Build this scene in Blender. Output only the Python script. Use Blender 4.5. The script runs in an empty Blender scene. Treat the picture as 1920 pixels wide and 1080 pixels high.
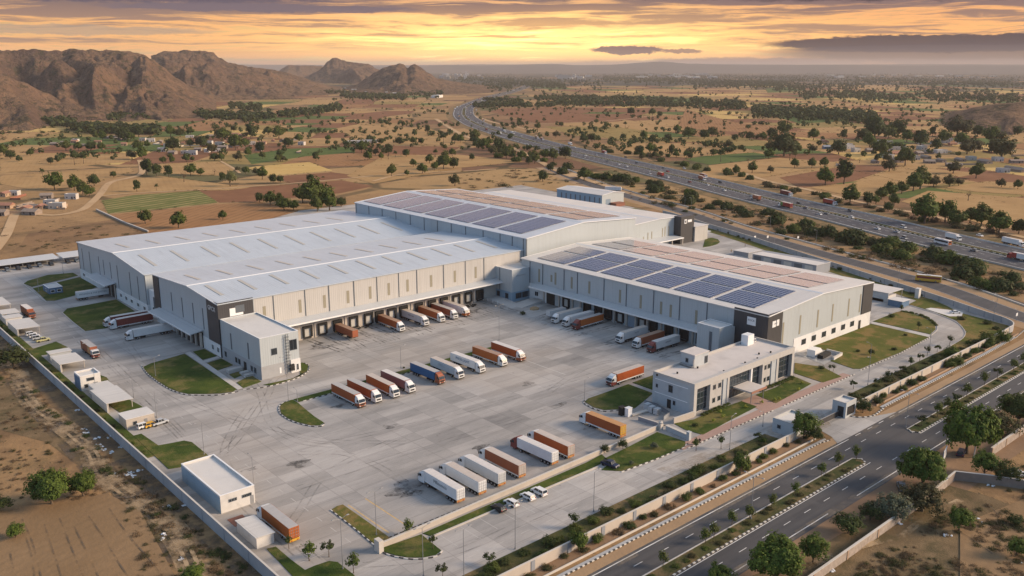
import bpy, math, random
import numpy as np
from math import pi, sin, cos, atan, atan2, sqrt, hypot, exp, tan, radians
from mathutils import Vector, Matrix, noise as mnoise
random.seed(7); np.random.seed(7)
sc = bpy.context.scene
COL = sc.collection
HAZE = 4.9e-5

# ---------------------------------------------------------------- camera geometry (world X runs along the front road)
FPX, HZ, CH = 1659., 125., 105.
PITCH = atan((540-HZ)/FPX)
YAW = atan((2900-960)/hypot(FPX, 540-HZ))
FX, FY = cos(YAW), sin(YAW)
RX, RY = sin(YAW), -cos(YAW)
def at(u, v, z=0.):
    "ground point seen at photo position u, v"
    x = (u-960)/FPX; y = (540-v)/FPX
    hf = cos(PITCH)+y*sin(PITCH); up = -sin(PITCH)+y*cos(PITCH)
    t = (z-CH)/up
    return (t*(hf*FX+x*RX), t*(hf*FY+x*RY))
def bearing(u, v):
    "unit horizontal direction and tangent of elevation"
    x = (u-960)/FPX; y = (540-v)/FPX
    hf = cos(PITCH)+y*sin(PITCH); up = -sin(PITCH)+y*cos(PITCH)
    n = hypot(hf, x)
    return ((hf*FX+x*RX)/n, (hf*FY+x*RY)/n, up/n)
cam = bpy.data.cameras.new('camera'); co = bpy.data.objects.new('camera', cam); COL.objects.link(co)
cam.sensor_width = 36; cam.lens = 36*FPX/1920; cam.clip_start = 1; cam.clip_end = 90000
co.location = (0, 0, CH)
co.rotation_euler = Vector((FX*cos(PITCH), FY*cos(PITCH), -sin(PITCH))).to_track_quat('-Z', 'Y').to_euler()
sc.camera = co
sc.view_settings.view_transform = 'Standard'; sc.view_settings.look = 'None'
sc.view_settings.exposure = 0.32; sc.view_settings.gamma = 1
try: sc.view_settings.use_curve_mapping = False
except Exception: pass
sc.render.engine = 'CYCLES'
sc.cycles.max_bounces = 5; sc.cycles.diffuse_bounces = 2; sc.cycles.glossy_bounces = 2; sc.cycles.transmission_bounces = 2
sc.cycles.volume_bounces = 0; sc.cycles.transparent_max_bounces = 6

# ---------------------------------------------------------------- node helpers
class NT:
    def __init__(s, tree): s.t = tree; s.N = tree.nodes; s.L = tree.links
    def n(s, typ, **kw):
        nd = s.N.new(typ)
        for k, v in kw.items():
            if k[0] == 'i' and k[1:].isdigit(): s.put(nd.inputs[int(k[1:])], v)
            elif k.startswith('in_'): s.put(nd.inputs[k[3:].replace('_', ' ')], v)
            else: setattr(nd, k, v)
        return nd
    def put(s, sock, v):
        if isinstance(v, bpy.types.NodeSocket): s.L.new(v, sock)
        elif isinstance(v, bpy.types.Node): s.L.new(v.outputs[0], sock)
        else:
            if isinstance(v, (tuple, list)) and sock.type == 'RGBA' and len(v) == 3: v = (*v, 1)
            sock.default_value = v
    def m(s, op, a, b=0., c=None, clamp=False):
        nd = s.n('ShaderNodeMath', operation=op, use_clamp=clamp)
        s.put(nd.inputs[0], a); s.put(nd.inputs[1], b)
        if c is not None: s.put(nd.inputs[2], c)
        return nd.outputs[0]
    def mix(s, f, a, b, blend='MIX'):
        nd = s.n('ShaderNodeMix', data_type='RGBA', blend_type=blend)
        s.put(nd.inputs[0], f); s.put(nd.inputs[6], a); s.put(nd.inputs[7], b)
        return nd.outputs[2]
    def smooth(s, x, a, b):
        nd = s.n('ShaderNodeMapRange', interpolation_type='SMOOTHSTEP')
        s.put(nd.inputs[0], x); s.put(nd.inputs[1], a); s.put(nd.inputs[2], b)
        nd.inputs[3].default_value = 0; nd.inputs[4].default_value = 1
        return nd.outputs[0]
    def noise(s, vec, scale, detail=3, rough=.5, out=0, dist=0):
        nd = s.n('ShaderNodeTexNoise'); s.put(nd.inputs['Vector'], vec)
        nd.inputs['Scale'].default_value = scale; nd.inputs['Detail'].default_value = detail
        nd.inputs['Roughness'].default_value = rough; nd.inputs['Distortion'].default_value = dist
        return nd.outputs[out]
    def ramp(s, x, pts):
        nd = s.n('ShaderNodeValToRGB'); s.put(nd.inputs[0], x)
        r = nd.color_ramp.elements
        while len(r) < len(pts): r.new(.5)
        for e, (p, c) in zip(r, pts):
            e.position = p; e.color = (*c, 1) if len(c) == 3 else c
        return nd.outputs[0]
    def mapv(s, vec, scale=(1, 1, 1), rot=(0, 0, 0), loc=(0, 0, 0)):
        nd = s.n('ShaderNodeMapping'); s.put(nd.inputs[0], vec)
        nd.inputs['Scale'].default_value = scale; nd.inputs['Rotation'].default_value = rot; nd.inputs['Location'].default_value = loc
        return nd.outputs[0]
def new_mat(name):
    m = bpy.data.materials.new(name); m.use_nodes = True
    t = NT(m.node_tree)
    b = m.node_tree.nodes['Principled BSDF']
    return m, t, b
def P(name, col, rough=.7, metal=0., var=.12, scale=.6, bump=0., bscale=4., coord='Object', spec=.4, stain=0., fine=0.):
    "plain material with real mottling"
    m, t, b = new_mat(name)
    tc = t.n('ShaderNodeTexCoord').outputs[coord]
    n = t.noise(tc, scale, 4, .6)
    c = t.mix(n, tuple(max(0, x*(1-var*1.6)) for x in col), tuple(x*(1+var*1.4) for x in col))
    if stain:
        s2 = t.smooth(t.noise(tc, scale*.35, 5, .65), .5, .72)
        c = t.mix(t.m('MULTIPLY', s2, stain), c, tuple(x*.5 for x in col))
    if fine:
        c = t.mix(t.m('MULTIPLY', t.noise(tc, 9, 2), fine), c, tuple(x*.45 for x in col))
    t.put(b.inputs['Base Color'], c)
    b.inputs['Roughness'].default_value = rough; b.inputs['Metallic'].default_value = metal
    b.inputs['Specular IOR Level'].default_value = spec
    if bump:
        bp = t.n('ShaderNodeBump'); bp.inputs['Strength'].default_value = bump
        t.put(bp.inputs['Height'], t.noise(tc, bscale, 3)); t.put(b.inputs['Normal'], bp)
    return m

# ---------------------------------------------------------------- mesh helpers
class MB:
    def __init__(s): s.v = []; s.f = []; s.mi = []
    def quad(s, pts, m=0):
        n = len(s.v); s.v += [tuple(p) for p in pts]; s.f.append(tuple(range(n, n+len(pts)))); s.mi.append(m); return s
    def box(s, x0, x1, y0, y1, z0, z1, m=0):
        n = len(s.v)
        s.v += [(x0,y0,z0),(x1,y0,z0),(x1,y1,z0),(x0,y1,z0),(x0,y0,z1),(x1,y0,z1),(x1,y1,z1),(x0,y1,z1)]
        for q in ((0,3,2,1),(4,5,6,7),(0,1,5,4),(1,2,6,5),(2,3,7,6),(3,0,4,7)):
            s.f.append(tuple(n+i for i in q)); s.mi.append(m)
        return s
    def taper(s, x0, x1, y0, y1, z0, z1, dx=0, dy=0, m=0, dxf=None):
        n = len(s.v); dxf = dx if dxf is None else dxf
        s.v += [(x0,y0,z0),(x1,y0,z0),(x1,y1,z0),(x0,y1,z0),(x0+dx,y0+dy,z1),(x1-dxf,y0+dy,z1),(x1-dxf,y1-dy,z1),(x0+dx,y1-dy,z1)]
        for q in ((0,3,2,1),(4,5,6,7),(0,1,5,4),(1,2,6,5),(2,3,7,6),(3,0,4,7)):
            s.f.append(tuple(n+i for i in q)); s.mi.append(m)
        return s
    def extr(s, poly, axis, a0, a1, m=0):
        "extrude a 2D polygon along an axis ('x': poly is (y,z); 'y': poly is (x,z); 'z': poly is (x,y))"
        n = len(s.v); k = len(poly)
        for a in (a0, a1):
            for p, q in poly:
                s.v.append((a, p, q) if axis == 'x' else (p, a, q) if axis == 'y' else (p, q, a))
        s.f.append(tuple(range(n+k-1, n-1, -1))); s.mi.append(m)
        s.f.append(tuple(range(n+k, n+2*k))); s.mi.append(m)
        for i in range(k):
            j = (i+1) % k
            s.f.append((n+i, n+j, n+k+j, n+k+i)); s.mi.append(m)
        return s
    def tube(s, p0, p1, r0, r1=None, seg=8, m=0, cap=True):
        r1 = r0 if r1 is None else r1
        p0 = Vector(p0); p1 = Vector(p1); d = (p1-p0).normalized()
        a = d.orthogonal().normalized(); b = d.cross(a)
        n = len(s.v)
        for p, r in ((p0, r0), (p1, r1)):
            for i in range(seg):
                t = 2*pi*i/seg; s.v.append(tuple(p+(a*cos(t)+b*sin(t))*r))
        for i in range(seg):
            j = (i+1) % seg; s.f.append((n+i, n+j, n+seg+j, n+seg+i)); s.mi.append(m)
        if cap:
            s.f.append(tuple(range(n+seg-1, n-1, -1))); s.mi.append(m)
            s.f.append(tuple(range(n+seg, n+2*seg))); s.mi.append(m)
        return s
    def blob(s, c, r, seed=0, m=0, seg=8, rings=5, flat=1., jit=.2):
        rnd = random.Random(seed); n = len(s.v)
        for i in range(rings+1):
            ph = pi*i/rings
            for j in range(seg):
                th = 2*pi*j/seg; k = 1+rnd.uniform(-jit, jit)
                s.v.append((c[0]+r*k*sin(ph)*cos(th), c[1]+r*k*sin(ph)*sin(th), c[2]+r*k*cos(ph)*flat))
        for i in range(rings):
            for j in range(seg):
                q = (j+1) % seg
                s.f.append((n+i*seg+j, n+(i+1)*seg+j, n+(i+1)*seg+q, n+i*seg+q)); s.mi.append(m)
        return s
    def mesh(s, name, mats):
        me = bpy.data.meshes.new(name); me.from_pydata(s.v, [], s.f)
        for x in (mats if isinstance(mats, (list, tuple)) else [mats]): me.materials.append(x)
        me.polygons.foreach_set('material_index', s.mi)
        me.update(); return me
    def build(s, name, mats, parent=None, loc=(0,0,0), rz=0):
        return link(name, s.mesh(name, mats), parent, loc, rz)
def link(name, me, parent=None, loc=(0,0,0), rz=0):
    o = bpy.data.objects.new(name, me); COL.objects.link(o)
    o.location = loc; o.rotation_euler = (0, 0, rz)
    if parent is not None: o.parent = parent
    return o
def tag(o, label=None, cat=None, group=None, kind=None):
    if label: o['label'] = label
    if cat: o['category'] = cat
    if group: o['group'] = group
    if kind: o['kind'] = kind
    return o
def thing(name, label, cat, loc=(0,0,0), rz=0, group=None):
    o = bpy.data.objects.new(name, None); COL.objects.link(o)
    o.location = loc; o.rotation_euler = (0, 0, rz); o.empty_display_size = .5
    return tag(o, label, cat, group)
def kids(o): return [c for c in bpy.data.objects if c.parent == o]
def dup(root, loc, rz=0, label=None, scale=None, ch=None):
    r = root.copy(); COL.objects.link(r); r.location = loc; r.rotation_euler = (0, 0, rz)
    if scale: r.scale = scale
    if label: r['label'] = label
    def rec(o, p):
        for c in o.children:
            d = c.copy(); COL.objects.link(d); d.parent = p; rec(c, d)
    rec(root, r)
    return r
def struct(o): o['kind'] = 'structure'; return o
ORD = ['first','second','third','fourth','fifth','sixth','seventh','eighth','ninth','tenth','eleventh','twelfth','thirteenth','fourteenth','fifteenth','sixteenth','seventeenth','eighteenth','nineteenth','twentieth']
def sheet(name, poly, z, mat, thick=None, kind='structure'):
    "a flat sheet (or a raised slab) over a polygon of world points"
    a = sum(poly[i][0]*poly[(i+1)%len(poly)][1]-poly[(i+1)%len(poly)][0]*poly[i][1] for i in range(len(poly)))
    if a < 0: poly = poly[::-1]
    mb = MB()
    if thick: mb.extr(poly, 'z', z-thick, z)
    else: mb.quad([(x, y, z) for x, y in poly])
    o = mb.build(name, mat)
    if kind: o['kind'] = kind
    return o
def smooth_poly(pts, n=4, closed=True):
    out = []; k = len(pts)
    rng = range(k) if closed else range(k-1)
    for i in rng:
        p0 = pts[(i-1) % k] if closed or i > 0 else pts[i]; p1 = pts[i]; p2 = pts[(i+1) % k]
        p3 = pts[(i+2) % k] if closed or i+2 < k else p2
        for j in range(n):
            t = j/n
            out.append(tuple(.5*(2*p1[d]+(p2[d]-p0[d])*t+(2*p0[d]-5*p1[d]+4*p2[d]-p3[d])*t*t+(3*p1[d]-p0[d]-3*p2[d]+p3[d])*t**3) for d in (0, 1)))
    if not closed: out.append(pts[-1])
    return out
def offset(line, d):
    out = []
    for i, p in enumerate(line):
        a = line[max(0, i-1)]; b = line[min(len(line)-1, i+1)]
        dx, dy = b[0]-a[0], b[1]-a[1]; l = hypot(dx, dy) or 1
        out.append((p[0]-dy/l*d, p[1]+dx/l*d))
    return out
def strip_mb(line, d0, d1, z, mb=None, m=0):
    mb = mb or MB(); a = offset(line, d0); b = offset(line, d1)
    for i in range(len(line)-1):
        mb.quad([(*a[i], z), (*a[i+1], z), (*b[i+1], z), (*b[i], z)] if d1 > d0 else [(*b[i], z), (*b[i+1], z), (*a[i+1], z), (*a[i], z)], m)
    return mb
def wall_mb(line, half, z0, z1, mb=None, m=0):
    mb = mb or MB(); a = offset(line, -half); b = offset(line, half)
    for i in range(len(line)-1):
        p, q, r, s = a[i], a[i+1], b[i+1], b[i]
        mb.quad([(*p, z0), (*q, z0), (*q, z1), (*p, z1)], m)
        mb.quad([(*r, z0), (*s, z0), (*s, z1), (*r, z1)], m)
        mb.quad([(*p, z1), (*q, z1), (*r, z1), (*s, z1)], m)
    mb.quad([(*b[0], z0), (*a[0], z0), (*a[0], z1), (*b[0], z1)], m)
    mb.quad([(*a[-1], z0), (*b[-1], z0), (*b[-1], z1), (*a[-1], z1)], m)
    return mb
def walk(line, step, start=0.):
    "points and directions every step metres along a polyline"
    out = []; need = start
    for i in range(len(line)-1):
        a, b = line[i], line[i+1]; l = hypot(b[0]-a[0], b[1]-a[1]); 
        if l == 0: continue
        ux, uy = (b[0]-a[0])/l, (b[1]-a[1])/l
        while need <= l:
            out.append((a[0]+ux*need, a[1]+uy*need, ux, uy)); need += step
        need -= l
    return out
def kerb(line, name, zbase=.06, step=1.0, h=.2, w=.25, paint=True):
    "black and white painted kerb stones along a line"
    mb = MB()
    for k, (x, y, ux, uy) in enumerate(walk(line, step)):
        e = step*.97
        px, py = -uy*w/2, ux*w/2
        pts = [(x+px, y+py), (x-px, y-py), (x+ux*e-px, y+uy*e-py), (x+ux*e+px, y+uy*e+py)]
        mb.extr(pts, 'z', zbase-.05, zbase+h, (k % 2) if paint else 2)
    o = mb.build(name, [M['kerb_white'], M['kerb_black'], M['kerb_plain']])
    return struct(o)
_font = {}
def text_mesh(s, size, mat, depth=.02):
    cu = bpy.data.curves.new('lettering', 'FONT'); cu.body = s; cu.size = size; cu.extrude = depth; cu.align_x = 'CENTER'; cu.align_y = 'CENTER'
    cu.resolution_u = 2
    tmp = bpy.data.objects.new('lettering', cu); COL.objects.link(tmp)
    bpy.context.view_layer.update()
    me = bpy.data.meshes.new_from_object(tmp.evaluated_get(bpy.context.evaluated_depsgraph_get()))
    bpy.data.objects.remove(tmp); bpy.data.curves.remove(cu)
    me.materials.clear(); me.materials.append(mat)
    return me
def lettering(s, size, mat, parent, loc, facing, name='lettering'):
    "text standing upright; facing: angle of the outward normal (0 = +x)"
    me = text_mesh(s, size, mat)
    o = bpy.data.objects.new(name, me); COL.objects.link(o); o.parent = parent
    o.location = loc; o.rotation_euler = (pi/2, 0, facing+pi/2)
    return o

# ---------------------------------------------------------------- world: sunset cloud deck low down, Nishita above
SUN_EL = radians(23); SDX, SDY = .74, -.673
w = bpy.data.worlds.new('World'); sc.world = w; w.use_nodes = True
t = NT(w.node_tree); w.node_tree.nodes.clear()
sky = t.n('ShaderNodeTexSky', sky_type='NISHITA'); sky.sun_disc = False
sky.sun_elevation = SUN_EL; sky.sun_rotation = atan2(SDX, SDY); sky.dust_density = 2
bg1 = t.n('ShaderNodeBackground', i0=sky.outputs[0], i1=.1)
d = t.n('ShaderNodeTexCoord').outputs['Generated']
sx = t.n('ShaderNodeSeparateXYZ', i0=d)
vx = t.m('ADD', t.m('MULTIPLY', sx.outputs[0], RX), t.m('MULTIPLY', sx.outputs[1], RY))
vy = t.m('ADD', t.m('MULTIPLY', sx.outputs[0], FX), t.m('MULTIPLY', sx.outputs[1], FY))
az = t.m('MULTIPLY', t.m('ARCTAN2', vx, vy), 180/pi)
el = t.m('MULTIPLY', t.m('ARCSINE', sx.outputs[2]), 180/pi)
front = t.smooth(t.m('ABSOLUTE', az), 105, 48)
def cvec(a, b, off=0.):
    c = t.n('ShaderNodeCombineXYZ'); t.put(c.inputs[0], t.m('MULTIPLY', az, a)); t.put(c.inputs[1], t.m('MULTIPLY', el, b)); c.inputs[2].default_value = off
    return c.outputs[0]
elw = t.m('ADD', el, t.m('MULTIPLY', t.m('SUBTRACT', t.noise(cvec(.09, .5, 3), 1, 4, .6), .5), 1.3))
base = t.ramp(t.m('DIVIDE', elw, 60, clamp=True), [(0, (.56,.37,.26)), (.010, (.84,.46,.19)), (.030, (.88,.46,.15)), (.05, (.62,.33,.15)), (.075, (.36,.23,.18)), (.115, (1.5,1.0,.74)), (.195, (1.45,1.0,.76)), (.25, (.16,.22,.36)), (.50, (.22,.32,.50)), (.80, (.50,.58,.70))])
glow = t.m('MULTIPLY', t.m('POWER', 2.718, t.m('MULTIPLY', t.m('POWER', t.m('DIVIDE', t.m('SUBTRACT', az, .8), 12.), 2.), -1.)), t.m('POWER', 2.718, t.m('MULTIPLY', t.m('POWER', t.m('DIVIDE', t.m('SUBTRACT', elw, 1.5), 1.55), 2.), -1.)))
base = t.mix(t.m('MULTIPLY', glow, .95), base, (2.5, 1.7, .55))
left = t.m('MULTIPLY', t.smooth(az, -6, -24), t.smooth(el, 7, 4))
base = t.mix(t.m('MULTIPLY', left, .55), base, (.50, .355, .155))
# long thin streaks of cloud
wx = t.m('MULTIPLY', t.m('SUBTRACT', t.noise(cvec(.12, .8, 5), 1, 3, .5), .5), .9)
def cvw(a, b, off=0.):
    c = t.n('ShaderNodeCombineXYZ'); t.put(c.inputs[0], t.m('MULTIPLY', az, a)); t.put(c.inputs[1], t.m('MULTIPLY', t.m('ADD', el, wx), b)); c.inputs[2].default_value = off
    return c.outputs[0]
s1 = t.noise(cvw(.075, 1.9, 1), 1, 6, .62, dist=.3)
s2 = t.noise(cvw(.26, 4.6, 7), 1, 6, .66)
cov = t.m('ADD', t.m('MULTIPLY', s1, .66), t.m('MULTIPLY', s2, .34))
thr = t.m('SUBTRACT', .525, t.m('MULTIPLY', t.smooth(el, 1.6, 4.4), .12))
cl = t.smooth(cov, t.m('SUBTRACT', thr, .05), t.m('ADD', thr, .07))
cl = t.m('MULTIPLY', t.m('MULTIPLY', cl, t.smooth(el, .5, 1.5)), t.smooth(el, 7.5, 5))
ccol = t.mix(t.m('MULTIPLY', glow, .8), t.mix(t.smooth(el, 2.2, 4.), (.30, .175, .135), (.135, .095, .115)), (.72, .33, .12))
base = t.mix(t.m('MULTIPLY', cl, .86), base, ccol)
rim = t.m('MULTIPLY', t.smooth(cov, t.m('SUBTRACT', thr, .10), t.m('SUBTRACT', thr, .03)), t.m('SUBTRACT', 1, cl))
base = t.mix(t.m('MULTIPLY', t.m('MULTIPLY', rim, .5), t.smooth(el, 6, 3)), base, (1.15, .50, .16))
def bank(a0, e0, ra, re, wob, col, amt, soft=.35, fx=.5):
    global base
    wn = t.m('MULTIPLY', t.m('SUBTRACT', t.noise(cvec(fx, 1.9, a0), 1, 6, .68), .5), wob)
    ea = t.m('POWER', t.m('ABSOLUTE', t.m('DIVIDE', t.m('SUBTRACT', az, a0), ra)), 2.)
    ee = t.m('POWER', t.m('DIVIDE', t.m('SUBTRACT', t.m('ADD', el, wn), e0), re), 2.)
    k = t.smooth(t.m('ADD', ea, ee), 1.+soft, 1.-soft)
    base = t.mix(t.m('MULTIPLY', k, amt), base, col)
bank(31, .75, 15, .66, .8, (.17, .115, .10), .94)
bank(27, 1.32, 11.5, .46, .75, (.055, .036, .045), .98, .2)
bank(25, 1.0, 8, .2, .3, (.085, .06, .07), .9)
bank(7.2, 1.0, 2.3, .24, .75, (.17, .105, .11), .95, .3, 1.1)
bank(10.5, .92, 1.2, .14, .5, (.22, .13, .12), .85, .4, 1.3)
bank(14, .3, 5.5, .24, .5, (.32, .20, .17), .8, .4)
bank(27, 4.3, 18, .62, 1.0, (.06, .042, .052), .95)
bank(9, 4.55, 16, .50, 1.0, (.105, .07, .075), .92)
bank(-24, 4.1, 14, .52, .9, (.10, .082, .115), .93)
bank(-15, 3.4, 9, .24, .6, (.15, .115, .14), .88)
bank(-9, 4.6, 24, .46, .9, (.12, .085, .105), .9)
bank(-27, 2.0, 9, .28, .6, (.36, .27, .20), .7)
bank(20, .1, 18, .35, .5, (.36, .24, .20), .55)
backsky = t.ramp(t.m('DIVIDE', el, 60, clamp=True), [(0, (.17,.32,.54)), (.3, (.22,.40,.66)), (1, (.46,.57,.74))])
base = t.mix(front, backsky, base)
bg2 = t.n('ShaderNodeBackground', i0=base, i1=1.0)
mx = t.n('ShaderNodeMixShader', i0=t.m('MULTIPLY', t.smooth(el, 14, 50), .45), i1=bg2.outputs[0], i2=bg1.outputs[0])
out = t.n('ShaderNodeOutputWorld'); t.L.new(mx.outputs[0], out.inputs[0])
sun = bpy.data.lights.new('sun', 'SUN'); sun.energy = 5.0; sun.angle = radians(18); sun.color = (1, .755, .52)
so = bpy.data.objects.new('sun', sun); COL.objects.link(so); so.location = (0, 0, 300)
so.rotation_euler = Vector((-SDX*cos(SUN_EL), -SDY*cos(SUN_EL), -sin(SUN_EL))).to_track_quat('-Z', 'Y').to_euler()
# ---------------------------------------------------------------- materials
M = {}
def ground_mat():
    m, t, b = new_mat('dry_ground')
    p = t.n('ShaderNodeNewGeometry').outputs['Position']
    big = t.noise(p, .006, 4, .6); mid = t.noise(p, .05, 5, .62); fine = t.noise(p, .45, 4, .65)
    c = t.mix(t.smooth(big, .35, .65), (.265, .160, .078), (.35, .222, .110))
    c = t.mix(t.smooth(mid, .44, .64), c, (.165, .102, .054))
    c = t.mix(t.m('MULTIPLY', t.smooth(t.noise(p, .022, 5, .7), .54, .68), .55), c, (.13, .095, .045))
    # faint patchwork of small fields
    vm = t.mapv(p, (.0062, .0085, 0), (0, 0, .35))
    wv = t.n('ShaderNodeVectorMath', operation='ADD'); t.put(wv.inputs[0], vm)
    nz = t.n('ShaderNodeVectorMath', operation='SCALE'); t.put(nz.inputs[0], t.noise(p, .004, 2, .5, out=1)); nz.inputs['Scale'].default_value = .5
    t.put(wv.inputs[1], nz)
    v = t.n('ShaderNodeTexVoronoi', voronoi_dimensions='2D', distance='MANHATTAN'); t.put(v.inputs['Vector'], wv); v.inputs['Scale'].default_value = 1.
    sp = t.n('ShaderNodeSeparateColor', i0=v.outputs['Color'])
    fc = t.ramp(sp.outputs[0], [(0, (.40,.245,.11)), (.2, (.27,.155,.075)), (.36, (.15,.070,.042)), (.5, (.43,.275,.12)), (.64, (.20,.105,.058)), (.78, (.34,.21,.092)), (.9, (.075,.095,.035))]); t.N[-1].color_ramp.interpolation = 'CONSTANT'
    ds = t.n('ShaderNodeVectorMath', operation='LENGTH'); t.put(ds.inputs[0], p)
    far = t.smooth(ds.outputs['Value'], 480, 900)
    c = t.mix(t.m('MULTIPLY', far, .9), c, t.mix(t.m('MULTIPLY', mid, .25), fc, (.19, .115, .06)))
    e = t.n('ShaderNodeTexVoronoi', voronoi_dimensions='2D', feature='DISTANCE_TO_EDGE'); t.put(e.inputs['Vector'], wv); e.inputs['Scale'].default_value = 1.
    hedge = t.m('MULTIPLY', t.smooth(e.outputs['Distance'], .06, .022), t.smooth(t.noise(p, .03, 3), .34, .46))
    c = t.mix(t.m('MULTIPLY', t.m('MULTIPLY', hedge, far), .85), c, (.036, .036, .018))
    # ploughing rows and scrub specks
    tufts = t.smooth(t.noise(p, .23, 3, .75), .56, .70)
    c = t.mix(t.m('MULTIPLY', tufts, .55), c, (.085, .066, .032))
    c = t.mix(t.m('MULTIPLY', fine, .35), c, tuple(x*.55 for x in (.30, .19, .09)))
    # far plain turns to dark woodland
    wood = t.m('MULTIPLY', t.smooth(ds.outputs['Value'], 3000, 5600), t.smooth(t.noise(t.mapv(p, (1, 1, 1)), .0011, 5, .66), .36, .50))
    c = t.mix(wood, c, (.036, .044, .034))
    t.put(b.inputs['Base Color'], c); b.inputs['Roughness'].default_value = .95; b.inputs['Specular IOR Level'].default_value = .15
    bp = t.n('ShaderNodeBump'); bp.inputs['Strength'].default_value = .55; bp.inputs['Distance'].default_value = .6
    t.put(bp.inputs['Height'], t.m('ADD', t.noise(p, .35, 5, .7), t.m('MULTIPLY', tufts, .5))); t.put(b.inputs['Normal'], bp)
    return m
def field_mat(name, c1, c2, row=0., ang=0., rowc=None, rowamt=.5):
    m, t, b = new_mat(name)
    p = t.n('ShaderNodeNewGeometry').outputs['Position']
    n = t.noise(p, .035, 5, .62); f = t.noise(p, .5, 3, .6)
    c = t.mix(t.smooth(n, .32, .68), c1, c2)
    c = t.mix(t.m('MULTIPLY', f, .35), c, tuple(x*.6 for x in c1))
    if row:
        q = t.mapv(p, (1/row, 1/row, 1), (0, 0, ang))
        w = t.n('ShaderNodeTexWave', wave_type='BANDS', bands_direction='X'); t.put(w.inputs['Vector'], q)
        w.inputs['Scale'].default_value = .314; w.inputs['Distortion'].default_value = 1.6; w.inputs['Detail'].default_value = 3; w.inputs['Detail Scale'].default_value = .5
        c = t.mix(t.m('MULTIPLY', t.smooth(w.outputs[1], .55, .95), t.m('MULTIPLY', t.smooth(t.noise(p, .06, 3), .3, .6), rowamt)), c, rowc or tuple(x*.5 for x in c1))
    t.put(b.inputs['Base Color'], c); b.inputs['Roughness'].default_value = .95; b.inputs['Specular IOR Level'].default_value = .15
    bp = t.n('ShaderNodeBump'); bp.inputs['Strength'].default_value = .4; bp.inputs['Distance'].default_value = .4
    t.put(bp.inputs['Height'], t.noise(p, .6, 4, .7)); t.put(b.inputs['Normal'], bp)
    return m
def concrete_mat():
    m, t, b = new_mat('yard_concrete')
    p = t.n('ShaderNodeNewGeometry').outputs['Position']
    wob = t.n('ShaderNodeVectorMath', operation='SCALE'); t.put(wob.inputs[0], t.noise(p, .08, 2, .5, out=1)); wob.inputs['Scale'].default_value = .7
    pw = t.n('ShaderNodeVectorMath', operation='ADD', i0=p, i1=wob)
    def cells(sx, sy, off):
        q = t.mapv(pw, (1/sx, 1/sy, 0), (0, 0, 0), (off, off*.37, 0))
        fl = t.n('ShaderNodeVectorMath', operation='FLOOR', i0=q)
        wn = t.n('ShaderNodeTexWhiteNoise', noise_dimensions='2D'); t.put(wn.inputs['Vector'], fl)
        fr = t.n('ShaderNodeVectorMath', operation='FRACTION', i0=q)
        s = t.n('ShaderNodeSeparateXYZ', i0=fr)
        def edge(o, w_): return t.m('MAXIMUM', t.smooth(o, w_, 0), t.smooth(o, 1-w_, 1))
        return wn.outputs[0], t.m('MAXIMUM', edge(s.outputs[0], (.16 if sx < 20 else .34)/sx), edge(s.outputs[1], (.16 if sx < 20 else .34)/sy))
    a, ja = cells(11, 5.2, .3); c2, jc = cells(33, 15.6, .9)
    tone = t.m('ADD', t.m('ADD', t.m('MULTIPLY', a, .22), t.m('MULTIPLY', c2, .14)), t.m('MULTIPLY', t.noise(t.mapv(p, (.022, .075, 1)), 1, 6, .74), .94))
    c = t.ramp(tone, [(.32, (.15,.146,.144)), (.52, (.275,.265,.252)), (.72, (.385,.365,.345)), (1., (.53,.505,.475))])
    # drive lanes worn by tyres, warm dust, oil
    lane = t.smooth(t.noise(t.mapv(p, (.012, .16, 1)), 1, 4, .6), .52, .68)
    c = t.mix(t.m('MULTIPLY', lane, .34), c, (.20, .188, .18))
    dust = t.smooth(t.noise(p, .018, 3, .6), .48, .64)
    c = t.mix(t.m('MULTIPLY', dust, .30), c, (.40, .335, .27))
    c = t.mix(t.m('MULTIPLY', t.smooth(t.noise(p, .17, 5, .7), .66, .75), .75), c, (.10, .095, .09))
    c = t.mix(t.m('MULTIPLY', t.m('MAXIMUM', ja, t.m('MULTIPLY', jc, .8)), .33), c, (.12, .115, .11))
    c = t.mix(t.m('MULTIPLY', t.noise(p, 1.6, 3), .22), c, (.17, .16, .15))
    t.put(b.inputs['Base Color'], c); b.inputs['Roughness'].default_value = .8; b.inputs['Specular IOR Level'].default_value = .3
    return m
def asphalt_mat(name, c1, c2, lane_dir=0.):
    m, t, b = new_mat(name)
    p = t.n('ShaderNodeNewGeometry').outputs['Position']
    n = t.noise(t.mapv(p, (.015, .35, 1), (0, 0, -lane_dir)), 1, 4, .6)
    c = t.mix(t.smooth(n, .35, .65), c1, c2)
    c = t.mix(t.m('MULTIPLY', t.smooth(t.noise(p, .06, 5, .7), .52, .68), .5), c, tuple(x*1.45 for x in c2))
    c = t.mix(t.m('MULTIPLY', t.noise(p, 2.5, 2), .3), c, tuple(x*.6 for x in c1))
    t.put(b.inputs['Base Color'], c); b.inputs['Roughness'].default_value = .75; b.inputs['Specular IOR Level'].default_value = .35
    return m
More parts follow.
